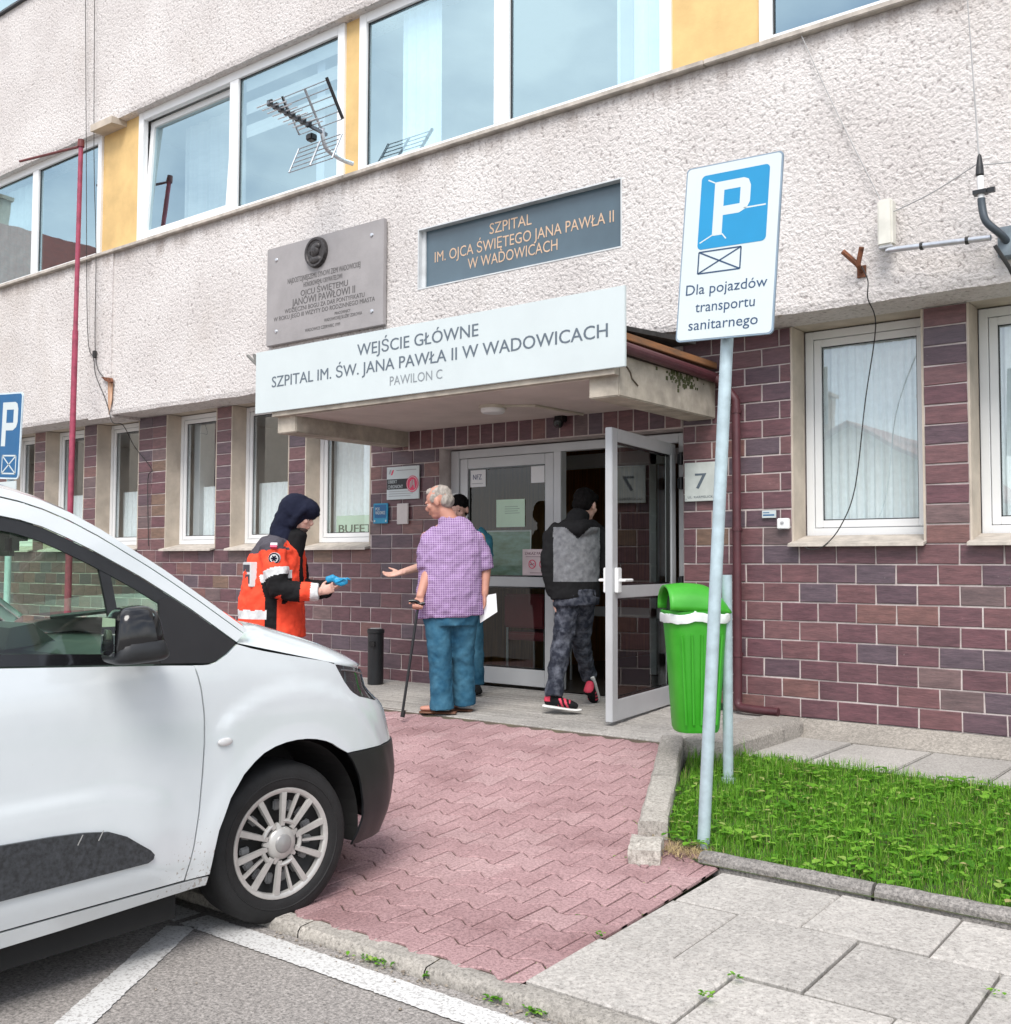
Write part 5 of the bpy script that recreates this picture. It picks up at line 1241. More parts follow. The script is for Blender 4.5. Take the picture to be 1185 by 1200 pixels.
# black window surround: strip just inside the pillar, belt strip, corner panel
AIN2 = [(a, b-.004) for a, b in AIN]
def inset_up(d): return [(a-(d*.45 if a > 1.7 else 0), b-d*(.9 if a > 1.7 else 1)) for a, b in AIN]
TOPG = inset_up(.052)
skin(AIN2[:-2]+TOPG[:-2][::-1], 'window_seal', DARK, off=-.006, step=.03)
skin([(1.262, BELT(1.262)), (1.262, BELT(1.262)+.042), (2.05, BELT(2.05)+.036), (2.26, BELT(2.26)+.03), (2.395, BELT(2.395)), (2.0, BELT(2.0)), (1.6, BELT(1.6))], 'belt_seal', BLACK, off=-.004)
corner = [(2.262, BELT(2.262)+.002), (2.40, 1.075), (2.444, 1.071), (2.475, 1.070), (2.506, 1.078), (2.56, 1.104), (2.604, 1.136), (2.513, 1.203), (2.423, 1.268), (2.343, 1.320), (2.292, 1.310), (2.284, 1.25)]
skin(corner, 'corner_panel', mat('satin_black', (.012, .012, .014), .35, .1, 10), off=-.002)
gl1 = [(1.27, BELT(1.27)+.02), (2.075, BELT(2.0)+.02), (2.092, 1.25), (2.078, 1.447)]+[p for p in TOPG if p[0] < 2.06][::-1]
gl2 = [(2.104, BELT(2.1)+.02), (2.27, BELT(2.27)+.02), (2.29, 1.25), (2.30, 1.30), (2.2, 1.364), (2.108, 1.425)]
for o in (near, far): pass
gA = skin(gl1, 'side_window', GLASSC, off=-.016, rim=0, step=.05); gB = skin(gl2, 'quarter_window', GLASSC, off=-.016, rim=0, step=.05)
pil = [(2.062, BELT(2.06)+.01), (2.110, BELT(2.1)+.01), (2.122, 1.25), (2.112, 1.44), (2.070, 1.46), (2.084, 1.25)]
skin(pil, 'window_post', DARK, off=-.008)
# windscreen and roof
def cross(pt, by, bz, name=None):
    L = []
    p = SP(pt[0], pt[1]); hw = p.x-XC
    for k in range(17):
        v = k/8-1; L.append(Vector((XC+hw*v, pt[0]+by*(1-v*v), pt[1]+bz*(1-v**4))))
    return L
def loftrows(rows, name, m, parent=None):
    mb = MB(); n = len(rows[0]); mb.add([p for r_ in rows for p in r_], [(i*n+k, i*n+k+1, (i+1)*n+k+1, (i+1)*n+k) for i in range(len(rows)-1) for k in range(n-1)]); return mb.build(name, m, parent or CAR, smooth='full')
rowsW = []
for (a, b) in AOUT[5:]:
    t = (a-1.993)/(2.668-1.993); rowsW.append(cross((a, b-.004), .09+.16*t, .055-.015*t))
loftrows(rowsW, 'windscreen', GLASSC)
rowsR = [cross((a, b-.002), .09*sstep(1.3, 1.99, a), .055) for a, b in [(-.64, 1.735), (-.2, 1.765), (.4, 1.77), (1.0, 1.758)]+AOUT[:6]]
loftrows(rowsR, 'roof', PAINT)
# bonnet
rows = []
NU, NV = 16, 28
for i in range(NU+1):
    u = i/NU; r_ = []
    for k in range(NV+1):
        v = k/NV*2-1; sd_ = 1 if v >= 0 else -1; av_ = abs(v)
        p0 = SP(2.612, 1.134); hw = p0.x-XC
        rear = Vector((XC+hw*v, 2.612+.25*(1-v*v), 1.136+.052*(1-v**4)))
        s = 3.133+(1-av_**1.6)*(SEND-3.133); zf = interp([(0, 1.026), (.15, 1.008), (.5, .972), (1, .955)], 1-av_**1.6); fr_ = SP(s, zf, 0, sd_)
        q = rear.lerp(fr_, u)
        q.z += (.052*(1-v**6)+.008*(1-v**20))*(1-u**5)*min(1, u*5)
        # bonnet crease
        q.z += .008*sstep(.55, .75, av_)*sstep(1.0, .8, av_)
        r_.append(q)
    rows.append(r_)
for dz, pull in ((-.010, .004), (-.026, .012), (-.05, .03)):          # rolled front lip
    rows.append([p+(Vector((XC, 2.6, p.z))-p).normalized()*pull+Vector((0, 0, dz)) for p in rows[NU]])
loftrows(rows, 'bonnet', PAINT)
# cladding on the doors, indicator, mirror
CL = mat('wet_grey_cladding', (.030, .033, .038), .42, .5, 60, bmp=.35, bscale=70, bdist=.004)
clad = [(1.285, .578), (1.5, .572), (1.679, .564), (1.838, .558), (1.95, .549), (2.045, .534), (2.11, .506), (2.161, .470), (2.205, .440), (2.223, .420), (2.218, .405), (2.197, .396), (1.9, .394), (1.683, .393), (1.285, .391)]
c1, c2 = skin(clad, 'door_cladding', CL, parent=None, off=.013, rim=.016)
for q in (1.925, 2.0): skin([(q, .515), (q+.004, .513), (q+.022, .545), (q+.018, .546)], 'scuff_mark', mat('pale_scuff', (.30, .30, .29), .8), off=.0142, rim=0, sides=(1,))
rc = [(1.245, .578), (.50, .59), (.46, .50), (.44, .391), (1.245, .391)]
skin(rc, 'side_cladding', CL, off=.013, rim=.016, step=.05)
for sd_ in (1, -1):
    m = MB(); c = SP(2.523, .774, .004, sd_); bmm = bmesh.new(); bmesh.ops.create_uvsphere(bmm, u_segments=16, v_segments=10, radius=1); bmm.verts.index_update()
    m.add([c+Vector((v.co.x*.010, v.co.y*.034, v.co.z*.016)) for v in bmm.verts], [[v.index for v in f.verts] for f in bmm.faces]); bmm.free()
    m.build('side_indicator', mat('clear_plastic', (.55, .55, .55), .1, coat=1), CAR, smooth=True)
    # mirror: rounded housing with lower shell and arm
    T = Matrix.Translation((XC+sd_*1.055, 2.045, 1.207)) @ Matrix.Rotation(sd_*math.radians(-14), 4, 'Z') @ Matrix.Rotation(math.radians(4), 4, 'X')
    def sq(a, b, c, e, zlo=-1, n=22):
        vs = []; rr_ = 14
        for i in range(rr_+1):
            ph = math.pi*i/rr_-math.pi/2; 
            for k in range(n):
                th = 2*math.pi*k/n; f = lambda t: math.copysign(abs(t)**e, t)
                x = f(math.cos(ph))*f(math.cos(th))*a*.86; y = f(math.cos(ph))*f(math.sin(th))*b; z = f(math.sin(ph))*c
                y *= .88*(1-.18*(z/c)); x *= 1-.10*max(0, z/c); z *= .88
                vs.append(T @ Vector((x, y, z)))
        return vs, [(i*n+k, i*n+(k+1) % n, (i+1)*n+(k+1) % n, (i+1)*n+k) for i in range(rr_) for k in range(n)]
    m = MB(); m.add(*sq(.115, .098, .108, .55)); mi = m.build('mirror', BLACK, CAR, smooth=True)
    m = MB(); T0 = T; T = T0 @ Matrix.Translation((0, .004, -.046)); m.add(*sq(.121, .102, .056, .5)); T = T0; m.build('mirror_shell', DARK, mi, smooth=True)
    m = MB(); m.box(XC+sd_*.86, XC+sd_*1.0, 2.13, 2.22, 1.115, 1.165, bev=.012); m.build('mirror_arm', DARK, mi, smooth=True)
    m = MB(); m.add([T0 @ Vector(p) for p in ((-.072, -.0885, -.060), (.072, -.0885, -.060), (.066, -.078, .062), (-.066, -.078, .062))], [(0, 1, 2, 3)]); m.build('mirror_glass', mat('mirror_silver', (.7, .72, .74), .03, metallic=1), mi)
    m = MB(); hz = BELT(1.45)-.13; m.box(XC+sd_*.925, XC+sd_*.95, 1.34, 1.54, hz, hz+.035, bev=.01); m.build('handle', PAINT, near_door if sd_ > 0 else far_door, smooth=True)
# underbody, wheel wells, interior
m = MB(); m.box(XC-.84, XC+.84, .50, 2.38, .14, .34); m.box(XC-.60, XC+.60, -.70, 3.40, .19, .5); m.build('underbody', mat('underbody_black', (.008, .008, .008), .9), CAR)
for sd_ in (1, -1):
    for yc in (2.865, .03):
        m = MB(); n = 24; vs = []
        for k in range(n+1):
            a = math.radians(-12+204*k/n); r_ = .40
            for x in (.985, .60) if False else (.885, .56): vs.append(Vector((XC+sd_*x, yc+r_*math.cos(a), .33+r_*math.sin(a))))
        m.add(vs, [(2*k, 2*k+1, 2*k+3, 2*k+2) for k in range(n)]); m.add([Vector((XC+sd_*.56, yc+.40*math.cos(math.radians(-12+204*k/n)), .33+.40*math.sin(math.radians(-12+204*k/n)))) for k in range(n+1)], [tuple(range(n+1))])
        m.build('wheel_well', mat('underbody_black', (.008, .008, .008)), CAR)
    m = MB(); m.box(XC+sd_*.80, XC+sd_*.86, 1.0, 2.40, .33, 1.06); m.build('door_trim', TEAL, CAR)
m = MB(); m.box(XC-.80, XC+.80, -.65, 2.9, .345, .40); m.build('cabin_floor', SEATM, CAR)
m = MB()
m.prism([(2.30, .75), (2.24, .98), (2.30, 1.075), (2.42, 1.105), (2.62, 1.09), (2.90, 1.10), (2.90, .75)], 'x', XC-.80, XC+.80); dsh = m.build('dashboard', TEAL, CAR, smooth=True)
m = MB(); m.prism([(2.22, 1.08), (2.24, 1.17), (2.34, 1.185), (2.45, 1.10)], 'x', XC-.62, XC-.15); m.build('instrument_hood', TEAL, dsh, smooth=True)
m = MB(); T = Matrix.Translation((XC-.38, 2.02, 1.02)) @ Matrix.Rotation(math.radians(-68), 4, 'X'); m.lathe([(.178, -.012), (.19, 0), (.178, .012), (.166, 0), (.178, -.012)], T, 32); m.box(-.17, .17, -.02, .02, -.01, .01, T); m.box(-.02, .02, -.17, 0, -.01, .01, T); m.lathe([(0, .02), (.055, .015), (.06, -.01)], T, 16); m.build('steering_wheel', DARK, CAR, smooth=True)
for sx in (.38, -.38):
    m = MB(); m.box(XC+sx-.25, XC+sx+.25, 1.15, 1.68, .50, .66, bev=.05); st = m.build('seat', SEATM, CAR, smooth=True)
    m = MB(); m.box(-.24, .24, -.06, .06, 0, .62, Matrix.Translation((XC+sx, 1.15, .62)) @ Matrix.Rotation(math.radians(18), 4, 'X'), .05); m.build('backrest', SEATM, st, smooth=True)
    m = MB(); m.box(-.12, .12, -.045, .045, .66, .86, Matrix.Translation((XC+sx, 1.13, .62)) @ Matrix.Rotation(math.radians(14), 4, 'X'), .04); m.build('headrest', SEATM, st, smooth=True)
m = MB(); m.box(XC-.75, XC+.75, .80, .84, .4, 1.62); m.build('bulkhead', mat('bulkhead_grey', (.10, .10, .10), .8), CAR)
m = MB(); m.box(XC+.0, XC+.24, 2.02, 2.08, 1.47, 1.56, Matrix.Identity(4), .02); m.build('rear_view_mirror', DARK, CAR, smooth=True)
m = MB(); m.box(XC+.05, XC+.19, 2.05, 2.16, 1.53, 1.63, bev=.02); m.build('sensor_housing', DARK, CAR, smooth=True)
m = MB(); m.box(XC+.2, XC+.58, 1.86, 1.98, 1.60, 1.615, bev=.005); m.box(XC-.6, XC-.2, 1.86, 1.98, 1.60, 1.615, bev=.005); m.build('sun_visor', mat('pale_headlining', (.35, .34, .32), .9), CAR)
m = MB(); m.tube([(XC-.5, 2.62, 1.19), (XC+.1, 2.55, 1.24)], .012, 6); m.build('wiper', DARK, CAR)
# wheels
def wheel(cx_, cy_, cz_, steer, sd_):
    T = Matrix.Translation((cx_, cy_, cz_)) @ Matrix.Rotation(math.radians(steer), 4, 'Z') @ Matrix.Rotation(math.pi/2*sd_, 4, 'Y') @ Matrix.Diagonal((.982, .982, 1, 1))
    # local z = outward axis
    m = MB(); m.lathe([(.200, -.10), (.24, -.105), (.285, -.106), (.312, -.092), (.325, -.06), (.327, 0), (.325, .06), (.312, .092), (.295, .103), (.27, .107), (.245, .105), (.228, .100), (.218, .092), (.214, .06)], T, 64)
    w = m.build('wheel', RUBBER, CAR, smooth=True)
    tr = MB()
    for r_ in (.262,):
        tr.lathe([(r_-.004, .1065), (r_, .1095), (r_+.004, .1065)], T, 64)
    tr.build('sidewall_ridge', RUBBER, w, smooth=True)
    m = MB(); m.lathe([(0, .035), (.19, .035), (.215, .05), (.216, .09)], T, 48); m.build('rim_backing', mat('wheel_dark', (.012, .012, .012), .6), w, smooth=True)
    m = MB()
    for k in range(15):
        a = math.radians(24*k+12); c = T @ Vector((math.cos(a)*.148, math.sin(a)*.148, .048)); T3 = T @ Matrix.Translation((math.cos(a)*.148, math.sin(a)*.148, .045)) @ Matrix.Rotation(a, 4, 'Z'); m.box(-.022, .022, -.016, .016, -.008, .012, T3, .006)
    m.build('steel_rim', mat('dull_steel', (.20, .20, .20), .5, .2, 20), w, smooth=True)
    m = MB(); HC = mat('hubcap_silver', (.45, .44, .42), .38, .15, 9, metallic=.35)
    m.lathe([(.200, .078), (.203, .094), (.212, .100), (.222, .100), (.226, .092), (.224, .08)], T, 64)
    def spoke(a, r0, r1, w0, w1, z0, z1):
        T3 = T @ Matrix.Rotation(a, 4, 'Z'); h = .012
        vs = [(r0, -w0, z0-h), (r0, w0, z0-h), (r1, w1, z1-h), (r1, -w1, z1-h), (r0, -w0*.75, z0), (r0, w0*.75, z0), (r1, w1*.75, z1), (r1, -w1*.75, z1)]
        m.add([T3 @ Vector(v) for v in vs], [(0, 3, 2, 1), (4, 5, 6, 7), (0, 1, 5, 4), (1, 2, 6, 5), (2, 3, 7, 6), (3, 0, 4, 7)])
    for g5 in range(5):
        a0 = math.radians(72*g5+14)
        for da in (-20, 20): spoke(a0+math.radians(da), .070, .206, .0115, .0155, .096, .098)
        spoke(a0, .092, .206, .0055, .0085, .088, .097)
        pts = []
        for k in range(9):
            a = a0+math.radians(-20+40*k/8); pts.append(T @ Vector((math.cos(a)*.088, math.sin(a)*.088, .088)))
        m.tube(pts, .010, 8)
        for s3 in (-1, 1):
            a = a0+math.radians(36*s3)
    m.lathe([(.035, .106), (.056, .102), (.066, .092), (.068, .08)], T, 40)
    for g5 in range(5): spoke(math.radians(72*g5+14+36), .05, .086, .022, .006, .099, .092)
    hc = m.build('hubcap', HC, w, smooth=True)
    m = MB(); m.lathe([(0, .114), (.030, .112), (.038, .106), (.040, .10)], T, 32); m.build('hub_cover', mat('hub_grey', (.28, .275, .27), .35, metallic=.3), hc, smooth=True)
wheel(XS-.135, 2.862, .323, -8, 1); wheel(2*XC-XS+.135, 2.862, .323, -8, -1); wheel(XS-.135, .03, .329, 0, 1); wheel(2*XC-XS+.135, .03, .329, 0, -1)

# ================================================================== people
Fh = Vector((-math.sin(PSI), math.cos(PSI), 0))
def skinmat(name, c):
    m, b = base_mat(name); n, l = nt(m); f, v = obj_noise(n, l, 14, 4); r = ramp(n, [(.3, [x*.88 for x in c]), (.7, [min(1, x*1.1) for x in c])]); l.new(f, r.inputs[0]); l.new(r.outputs[0], b.inputs['Base Color'])
    b.inputs['Roughness'].default_value = .55; b.inputs['Subsurface Weight'].default_value = .06; b.inputs['Subsurface Radius'].default_value = (.01, .004, .002)
    return m
SK1 = skinmat('skin_tanned', (.47, .23, .17)); SK2 = skinmat('skin_fair', (.60, .36, .29))
def cloth(name, c, c2=None, scale=6, **k): return mat(name, c, .9, .15, scale, c2=c2, spec=.2, bmp=.25, bscale=220, bdist=.002, **k)
JEANS = cloth('blue_jeans', (.016, .075, .135), (.06, .17, .25), 7); JEANG = cloth('faded_grey_jeans', (.020, .023, .034), (.13, .14, .17), 17, lo=.42, hi=.72)
NAVY = cloth('navy_cloth', (.008, .010, .024)); BLACKC = cloth('black_cloth', (.010, .010, .011)); CHARC = cloth('charcoal_cloth', (.065, .06, .072))
ORANGE = cloth('orange_red_cloth', (.80, .075, .035)); REFL = mat('reflective_tape', (.60, .62, .62), .45, .06, 40); GREYC = cloth('grey_marl', (.13, .135, .145), (.20, .205, .215), 30)
TEALC = cloth('teal_cloth', (.05, .20, .27)); HAIRG = mat('grey_hair', (.30, .27, .24), .8, .35, 40, bmp=.6, bscale=160, stretch=(1, 1, .3)); HAIRD = mat('dark_hair', (.007, .006, .006), .9, .3, 40, bmp=.5, bscale=160, spec=.1)
SANDAL = mat('brown_leather', (.13, .055, .03), .6); WHITER = mat('white_rubber', (.62, .62, .60), .6); PINK = mat('red_pink_mesh', (.55, .04, .08), .7)
CHECK = check_cloth()

class Fig:
    """frame of a person: r = along picture-right, u = up, f = away; feet origin at P"""
    def __init__(s, P): s.P = Vector(P)
    def __call__(s, r, u, f=0): return s.P+R0*r+Fh*f+Vector((0, 0, u))
def ring_chain(mb, pts, n=16):
    """pts: list of (pos, a, b, side): ellipse half widths a along side, b across; round if b is None"""
    rings = []; N = len(pts)
    P = [Vector(p[0]) for p in pts]
    last = None
    for i in range(N):
        d = (P[min(i+1, N-1)]-P[max(0, i-1)]).normalized(); a = pts[i][1]; b = pts[i][2] if len(pts[i]) > 2 and pts[i][2] else a
        sdv = Vector(pts[i][3]) if len(pts[i]) > 3 else (last if last is not None else (R0 if abs(d.dot(R0)) < .9 else Fh))
        e1 = (sdv-d*sdv.dot(d)).normalized(); e2 = d.cross(e1); last = e1
        rings.append((P[i], e1, e2, a, b, d))
    full = []
    def rg(c, e1, e2, a, b): return [c+e1*(a*math.cos(2*math.pi*k/n))+e2*(b*math.sin(2*math.pi*k/n)) for k in range(n)]
    c, e1, e2, a, b, d = rings[0]; r_ = min(a, b)
    for t in (80, 50, 25): q = math.radians(t); full.append(rg(c-d*r_*.8*math.sin(q), e1, e2, a*math.cos(q), b*math.cos(q)))
    for q in rings: full.append(rg(*q[:5]))
    c, e1, e2, a, b, d = rings[-1]; r_ = min(a, b)
    for t in (25, 50, 80): q = math.radians(t); full.append(rg(c+d*r_*.8*math.sin(q), e1, e2, a*math.cos(q), b*math.cos(q)))
    vs = [v for q in full for v in q]; fs = [(i*n+k, i*n+(k+1) % n, (i+1)*n+(k+1) % n, (i+1)*n+k) for i in range(len(full)-1) for k in range(n)]
    fs += [tuple(range(n))[::-1], tuple((len(full)-1)*n+k for k in range(n))]
    mb.add(vs, fs)
def flat_chain(mb, pts, n=16):
    """same, but flat ends (hems, cuffs)"""
    P = [Vector(p[0]) for p in pts]; N = len(P); rings = []; last = None
    for i in range(N):
        d = (P[min(i+1, N-1)]-P[max(0, i-1)]).normalized(); a = pts[i][1]; b = pts[i][2] if len(pts[i]) > 2 and pts[i][2] else a
        sdv = Vector(pts[i][3]) if len(pts[i]) > 3 else (last if last is not None else (R0 if abs(d.dot(R0)) < .9 else Fh))
        e1 = (sdv-d*sdv.dot(d)).normalized(); e2 = d.cross(e1); last = e1
        rings.append([P[i]+e1*(a*math.cos(2*math.pi*k/n))+e2*(b*math.sin(2*math.pi*k/n)) for k in range(n)])
    vs = [v for q in rings for v in q]; fs = [(i*n+k, i*n+(k+1) % n, (i+1)*n+(k+1) % n, (i+1)*n+k) for i in range(N-1) for k in range(n)]
    fs += [tuple(range(n))[::-1], tuple((N-1)*n+k for k in range(n))]
    mb.add(vs, fs)
def ball(mb, c, ex, ey, ez, rx, ry, rz, n=16):
    bmm = bmesh.new(); bmesh.ops.create_uvsphere(bmm, u_segments=n, v_segments=n*2//3, radius=1); bmm.verts.index_update()
    mb.add([Vector(c)+ex*(v.co.x*rx)+ey*(v.co.y*ry)+ez*(v.co.z*rz) for v in bmm.verts], [[v.index for v in f.verts] for f in bmm.faces]); bmm.free()
TEX = bpy.data.textures.new('folds', 'CLOUDS'); TEX.noise_scale = .07; TEX.noise_depth = 2
TEXF = bpy.data.textures.new('fine_folds', 'CLOUDS'); TEXF.noise_scale = .03
def fuse(mb, name, m, parent, voxel=.009, smooth=4, folds=0, fine=False):
    """one continuous surface from overlapping shapes"""
    me = bpy.data.meshes.new('tmp'); me.from_pydata([tuple(v) for v in mb.v], [], mb.f)
    bm = bmesh.new(); bm.from_mesh(me); bmesh.ops.recalc_face_normals(bm, faces=bm.faces); bm.to_mesh(me); bm.free()
    o = bpy.data.objects.new('tmp', me); COL.objects.link(o)
    rm_ = o.modifiers.new('r', 'REMESH'); rm_.mode = 'VOXEL'; rm_.voxel_size = voxel
    if smooth: sm = o.modifiers.new('s', 'SMOOTH'); sm.factor = .5; sm.iterations = smooth
    if folds: dm = o.modifiers.new('d', 'DISPLACE'); dm.texture = TEXF if fine else TEX; dm.strength = folds; dm.mid_level = .5; dm.texture_coords = 'LOCAL'
    dg = bpy.context.evaluated_depsgraph_get(); dg.update()
    nm = bpy.data.meshes.new_from_object(o.evaluated_get(dg)); bpy.data.objects.remove(o)
    nm.materials.clear()
    for q in (m if isinstance(m, (list, tuple)) else [m]): nm.materials.append(q)
    nm.name = name
    return link(name, nm, parent, 'full')
def paint(o, fn):
    """give faces of a garment the cloth panel they are cut from"""
    for p in o.data.polygons: p.material_index = fn(Vector(p.center), Vector(p.normal))
def head(mb, c, look, up=Vector((0, 0, 1)), s=1.0, ears=True):
    fx = Vector(look).normalized(); sd_ = fx.cross(up).normalized(); uz = sd_.cross(fx).normalized()
    A = lambda x, y, z: c+fx*x*s+sd_*y*s+uz*z*s
    ball(mb, A(-.012, 0, .025), fx, sd_, uz, .098*s, .076*s, .092*s)           # skull
    ball(mb, A(.030, 0, -.030), fx, sd_, uz, .066*s, .060*s, .078*s)           # face
    ball(mb, A(.048, 0, -.085), fx, sd_, uz, .038*s, .040*s, .030*s)           # chin
    ball(mb, A(.083, 0, .018), fx, sd_, uz, .018*s, .045*s, .012*s)            # brow
    ring_chain(mb, [(A(.088, 0, .004), .009*s), (A(.106, 0, -.022), .013*s), (A(.100, 0, -.032), .012*s)], 8)   # nose
    ball(mb, A(.090, 0, -.058), fx, sd_, uz, .012*s, .024*s, .006*s, 10); ball(mb, A(.088, 0, -.067), fx, sd_, uz, .011*s, .021*s, .006*s, 10)   # lips
    for k in (1, -1):
        ball(mb, A(.060, k*.045, -.020), fx, sd_, uz, .025*s, .020*s, .022*s, 10)    # cheeks
        if ears: ball(mb, A(-.004, k*.078, -.008), fx, sd_, uz, .022*s, .012*s, .034*s, 10)
    return A, fx, sd_, uz
def eyes(A, fx, sd_, uz, parent, s=1.0):
    for k in (1, -1):
        m = MB(); ball(m, A(.0765, k*.030, .001), fx, sd_, uz, .009*s, .010*s, .0065*s, 12); e = m.build('eye', mat('eye_white', (.42, .38, .36), .3), parent, smooth=True)
        m = MB(); ball(m, A(.0825, k*.031, .001), fx, sd_, uz, .004*s, .0058*s, .0058*s, 10); m.build('iris', mat('iris_dark', (.02, .013, .01), .1), e, smooth=True)
def hand(mb, w, d, n, thumb, curl=.5, s=1.0):
    """w wrist, d pointing along the hand, n palm normal, thumb side vector; five separate fingers"""
    d = Vector(d).normalized(); n = (Vector(n)-d*Vector(n).dot(d)).normalized(); t = (Vector(thumb)-d*Vector(thumb).dot(d)-n*Vector(thumb).dot(n)).normalized()
    ring_chain(mb, [(w-d*.03*s, .027*s, .021*s, t), (w+d*.02*s, .032*s, .017*s, t), (w+d*.06*s, .040*s, .016*s, t), (w+d*.085*s, .037*s, .013*s, t)], 12)
    for i, (off, L) in enumerate(((.029, .070), (.010, .079), (-.010, .073), (-.028, .057))):
        p = w+d*.085*s+t*off*s; dir_ = (d+t*off*1.6).normalized(); pts = [(p-dir_*.02*s, .0092*s), (p, .0092*s)]; a = 0
        for k in range(3):
            a += curl*(.55, .75, .6)[k]; q = dir_*math.cos(a)+n*math.sin(a); p = p+q*L*s*(.44, .31, .25)[k]; pts.append((p, (.0086, .0078, .0066)[k]*s))
        ring_chain(mb, pts, 8)
    p = w+d*.025*s+t*.028*s; dir_ = (d*.75+t*.8+n*.25).normalized(); pts = [(p-dir_*.012*s, .013*s), (p+dir_*.032*s, .0115*s)]
    p = p+dir_*.032*s; dir_ = (d*.9+t*.3+n*(.25+.5*curl)).normalized(); pts.append((p+dir_*.028*s, .0098*s)); p = p+dir_*.028*s; pts.append((p+(dir_+n*.3*curl).normalized()*.022*s, .0078*s))
    ring_chain(mb, pts, 8)
def shoe(mb, heel, toe, w=.047, h=.07, n=Vector((0, 0, 1))):
    d = (toe-heel); L = d.length; d = d.normalized(); side = d.cross(n).normalized()
    ring_chain(mb, [(heel+d*.03+n*.045, w*.78, .045, side), (heel+d*.09+n*.047, w*.85, .046, side), (heel+d*.15+n*.036, w, .036, side), (heel+d*L*.78+n*.030, w*1.05, .030, side), (toe-d*.035+n*.024, w*.8, .024, side)], 14)

# ---------------------------------------------------------------- old man with the cane, seen from behind
f = Fig((-5.30, 6.15, .312)); r = thing('person', f.P, 'elderly grey-haired man in purple checked shirt and blue jeans leaning on a black cane', 'person')
up_ = Vector((0, 0, 1)); body = MB()
look = -R0*.93+Fh*.26-up_*.34
A, fx, sx, uz = head(body, f(-.095, 1.608), look, s=1.07)
ring_chain(body, [(f(-.055, 1.545, .0), .060), (f(-.01, 1.46, 0), .066), (f(.01, 1.38, 0), .10)])
ring_chain(body, [(f(.01, 1.38), .15, .10, R0), (f(0, 1.15), .17, .13, R0), (f(-.01, .95), .17, .14, R0), (f(0, .80), .15, .12, R0)])
sh_l, el_l, wr_l = f(-.180, 1.335, -.02), f(-.165, 1.085, -.06), f(-.222, .885, -.16)
sh_r, el_r, wr_r = f(.205, 1.33, .02), f(.262, 1.085, .03), f(.258, .90, -.02)
ring_chain(body, [(sh_l, .055), (el_l, .047), (wr_l, .031)]); ring_chain(body, [(sh_r, .055), (el_r, .046), (wr_r, .030)])
hand(body, wr_l, Vector((0, 0, -1))*.9-R0*.1+Fh*-.35, R0*-.2+Fh*-.9, R0*-1+up_*.2, 1.5, 1.0)
hand(body, wr_r, Vector((0, 0, -1))+R0*.02, -R0, Fh*.6-R0*.3, .7, 1.0)
for q in (((-.09, .80, .0), (-.08, .45, -.02), (-.06, .08, -.02)), ((.09, .80, .02), (.092, .45, .06), (.105, .08, .12))): ring_chain(body, [(f(*q[0]), .085), (f(*q[1]), .055), (f(*q[2]), .042)])
ring_chain(body, [(f(-.05, .05, -.02), .036, .03), (f(-.16, .03, .0), .042, .022, Fh), (f(-.215, .028, .01), .035, .018, Fh)]); ring_chain(body, [(f(.09, .06, .12), .04), (f(.03, .035, .17), .04, .024, Fh)])
bo = fuse(body, 'body', SK1, r, .006, 3)
eyes(A, fx, sx, uz, r, 1.0)
h = MB(); ball(h, A(-.020, 0, .036), fx, sx, uz, .099, .082, .085); ball(h, A(-.055, 0, -.010), fx, sx, uz, .061, .077, .068); ball(h, A(.035, 0, .084), fx, sx, uz, .044, .056, .030); [ball(h, A(.012, k*.074, .02), fx, sx, uz, .030, .014, .032) for k in (1, -1)]
ho = fuse(h, 'hair', HAIRG, r, .006, 2, .012, True)
# collar band of the shirt
sh = MB()
flat_chain(sh, [(f(.0, 1.47, .0), .085, .075, R0), (f(.012, 1.435), .135, .105, R0), (f(.012, 1.395), .180, .125, R0), (f(.012, 1.34), .212, .14, R0), (f(.01, 1.24), .236, .155, R0), (f(.0, 1.08), .242, .175, R0), (f(-.01, .93), .252, .19, R0), (f(-.005, .80), .262, .185, R0), (f(0, .725), .268, .175, R0)], 28)
flat_chain(sh, [(f(-.09, 1.36), .075), (f(-.155, 1.315, -.02), .080), (f(-.188, 1.21, -.035), .078), (f(-.180, 1.09, -.055), .072)]); flat_chain(sh, [(f(.10, 1.36), .075), (f(.182, 1.305, .02), .080), (f(.235, 1.20, .025), .076), (f(.262, 1.085, .03), .070)])
flat_chain(sh, [(f(-.005, 1.40), .08), (f(-.035, 1.475, 0), .070), (f(-.045, 1.50, 0), .064)])
so1 = fuse(sh, 'shirt', CHECK, r, .009, 4, .028)
tr = MB()
flat_chain(tr, [(f(0, .86), .225, .165, R0), (f(0, .74), .225, .16, R0), (f(0, .66), .20, .15, R0)], 24)
flat_chain(tr, [(f(-.095, .74), .112, .13, R0), (f(-.085, .52, -.03), .096, .105, R0), (f(-.075, .36, -.02), .088, .095, R0), (f(-.065, .14, -.02), .088, .095, R0), (f(-.06, .025, -.02), .093, .105, R0)], 20)
flat_chain(tr, [(f(.095, .74, .02), .112, .13, R0), (f(.09, .52, .05), .096, .105, R0), (f(.095, .36, .08), .086, .093, R0), (f(.10, .14, .11), .088, .095, R0), (f(.105, .045, .12), .092, .10, R0)], 20)
fuse(tr, 'jeans', JEANS, r, .008, 5, .018)
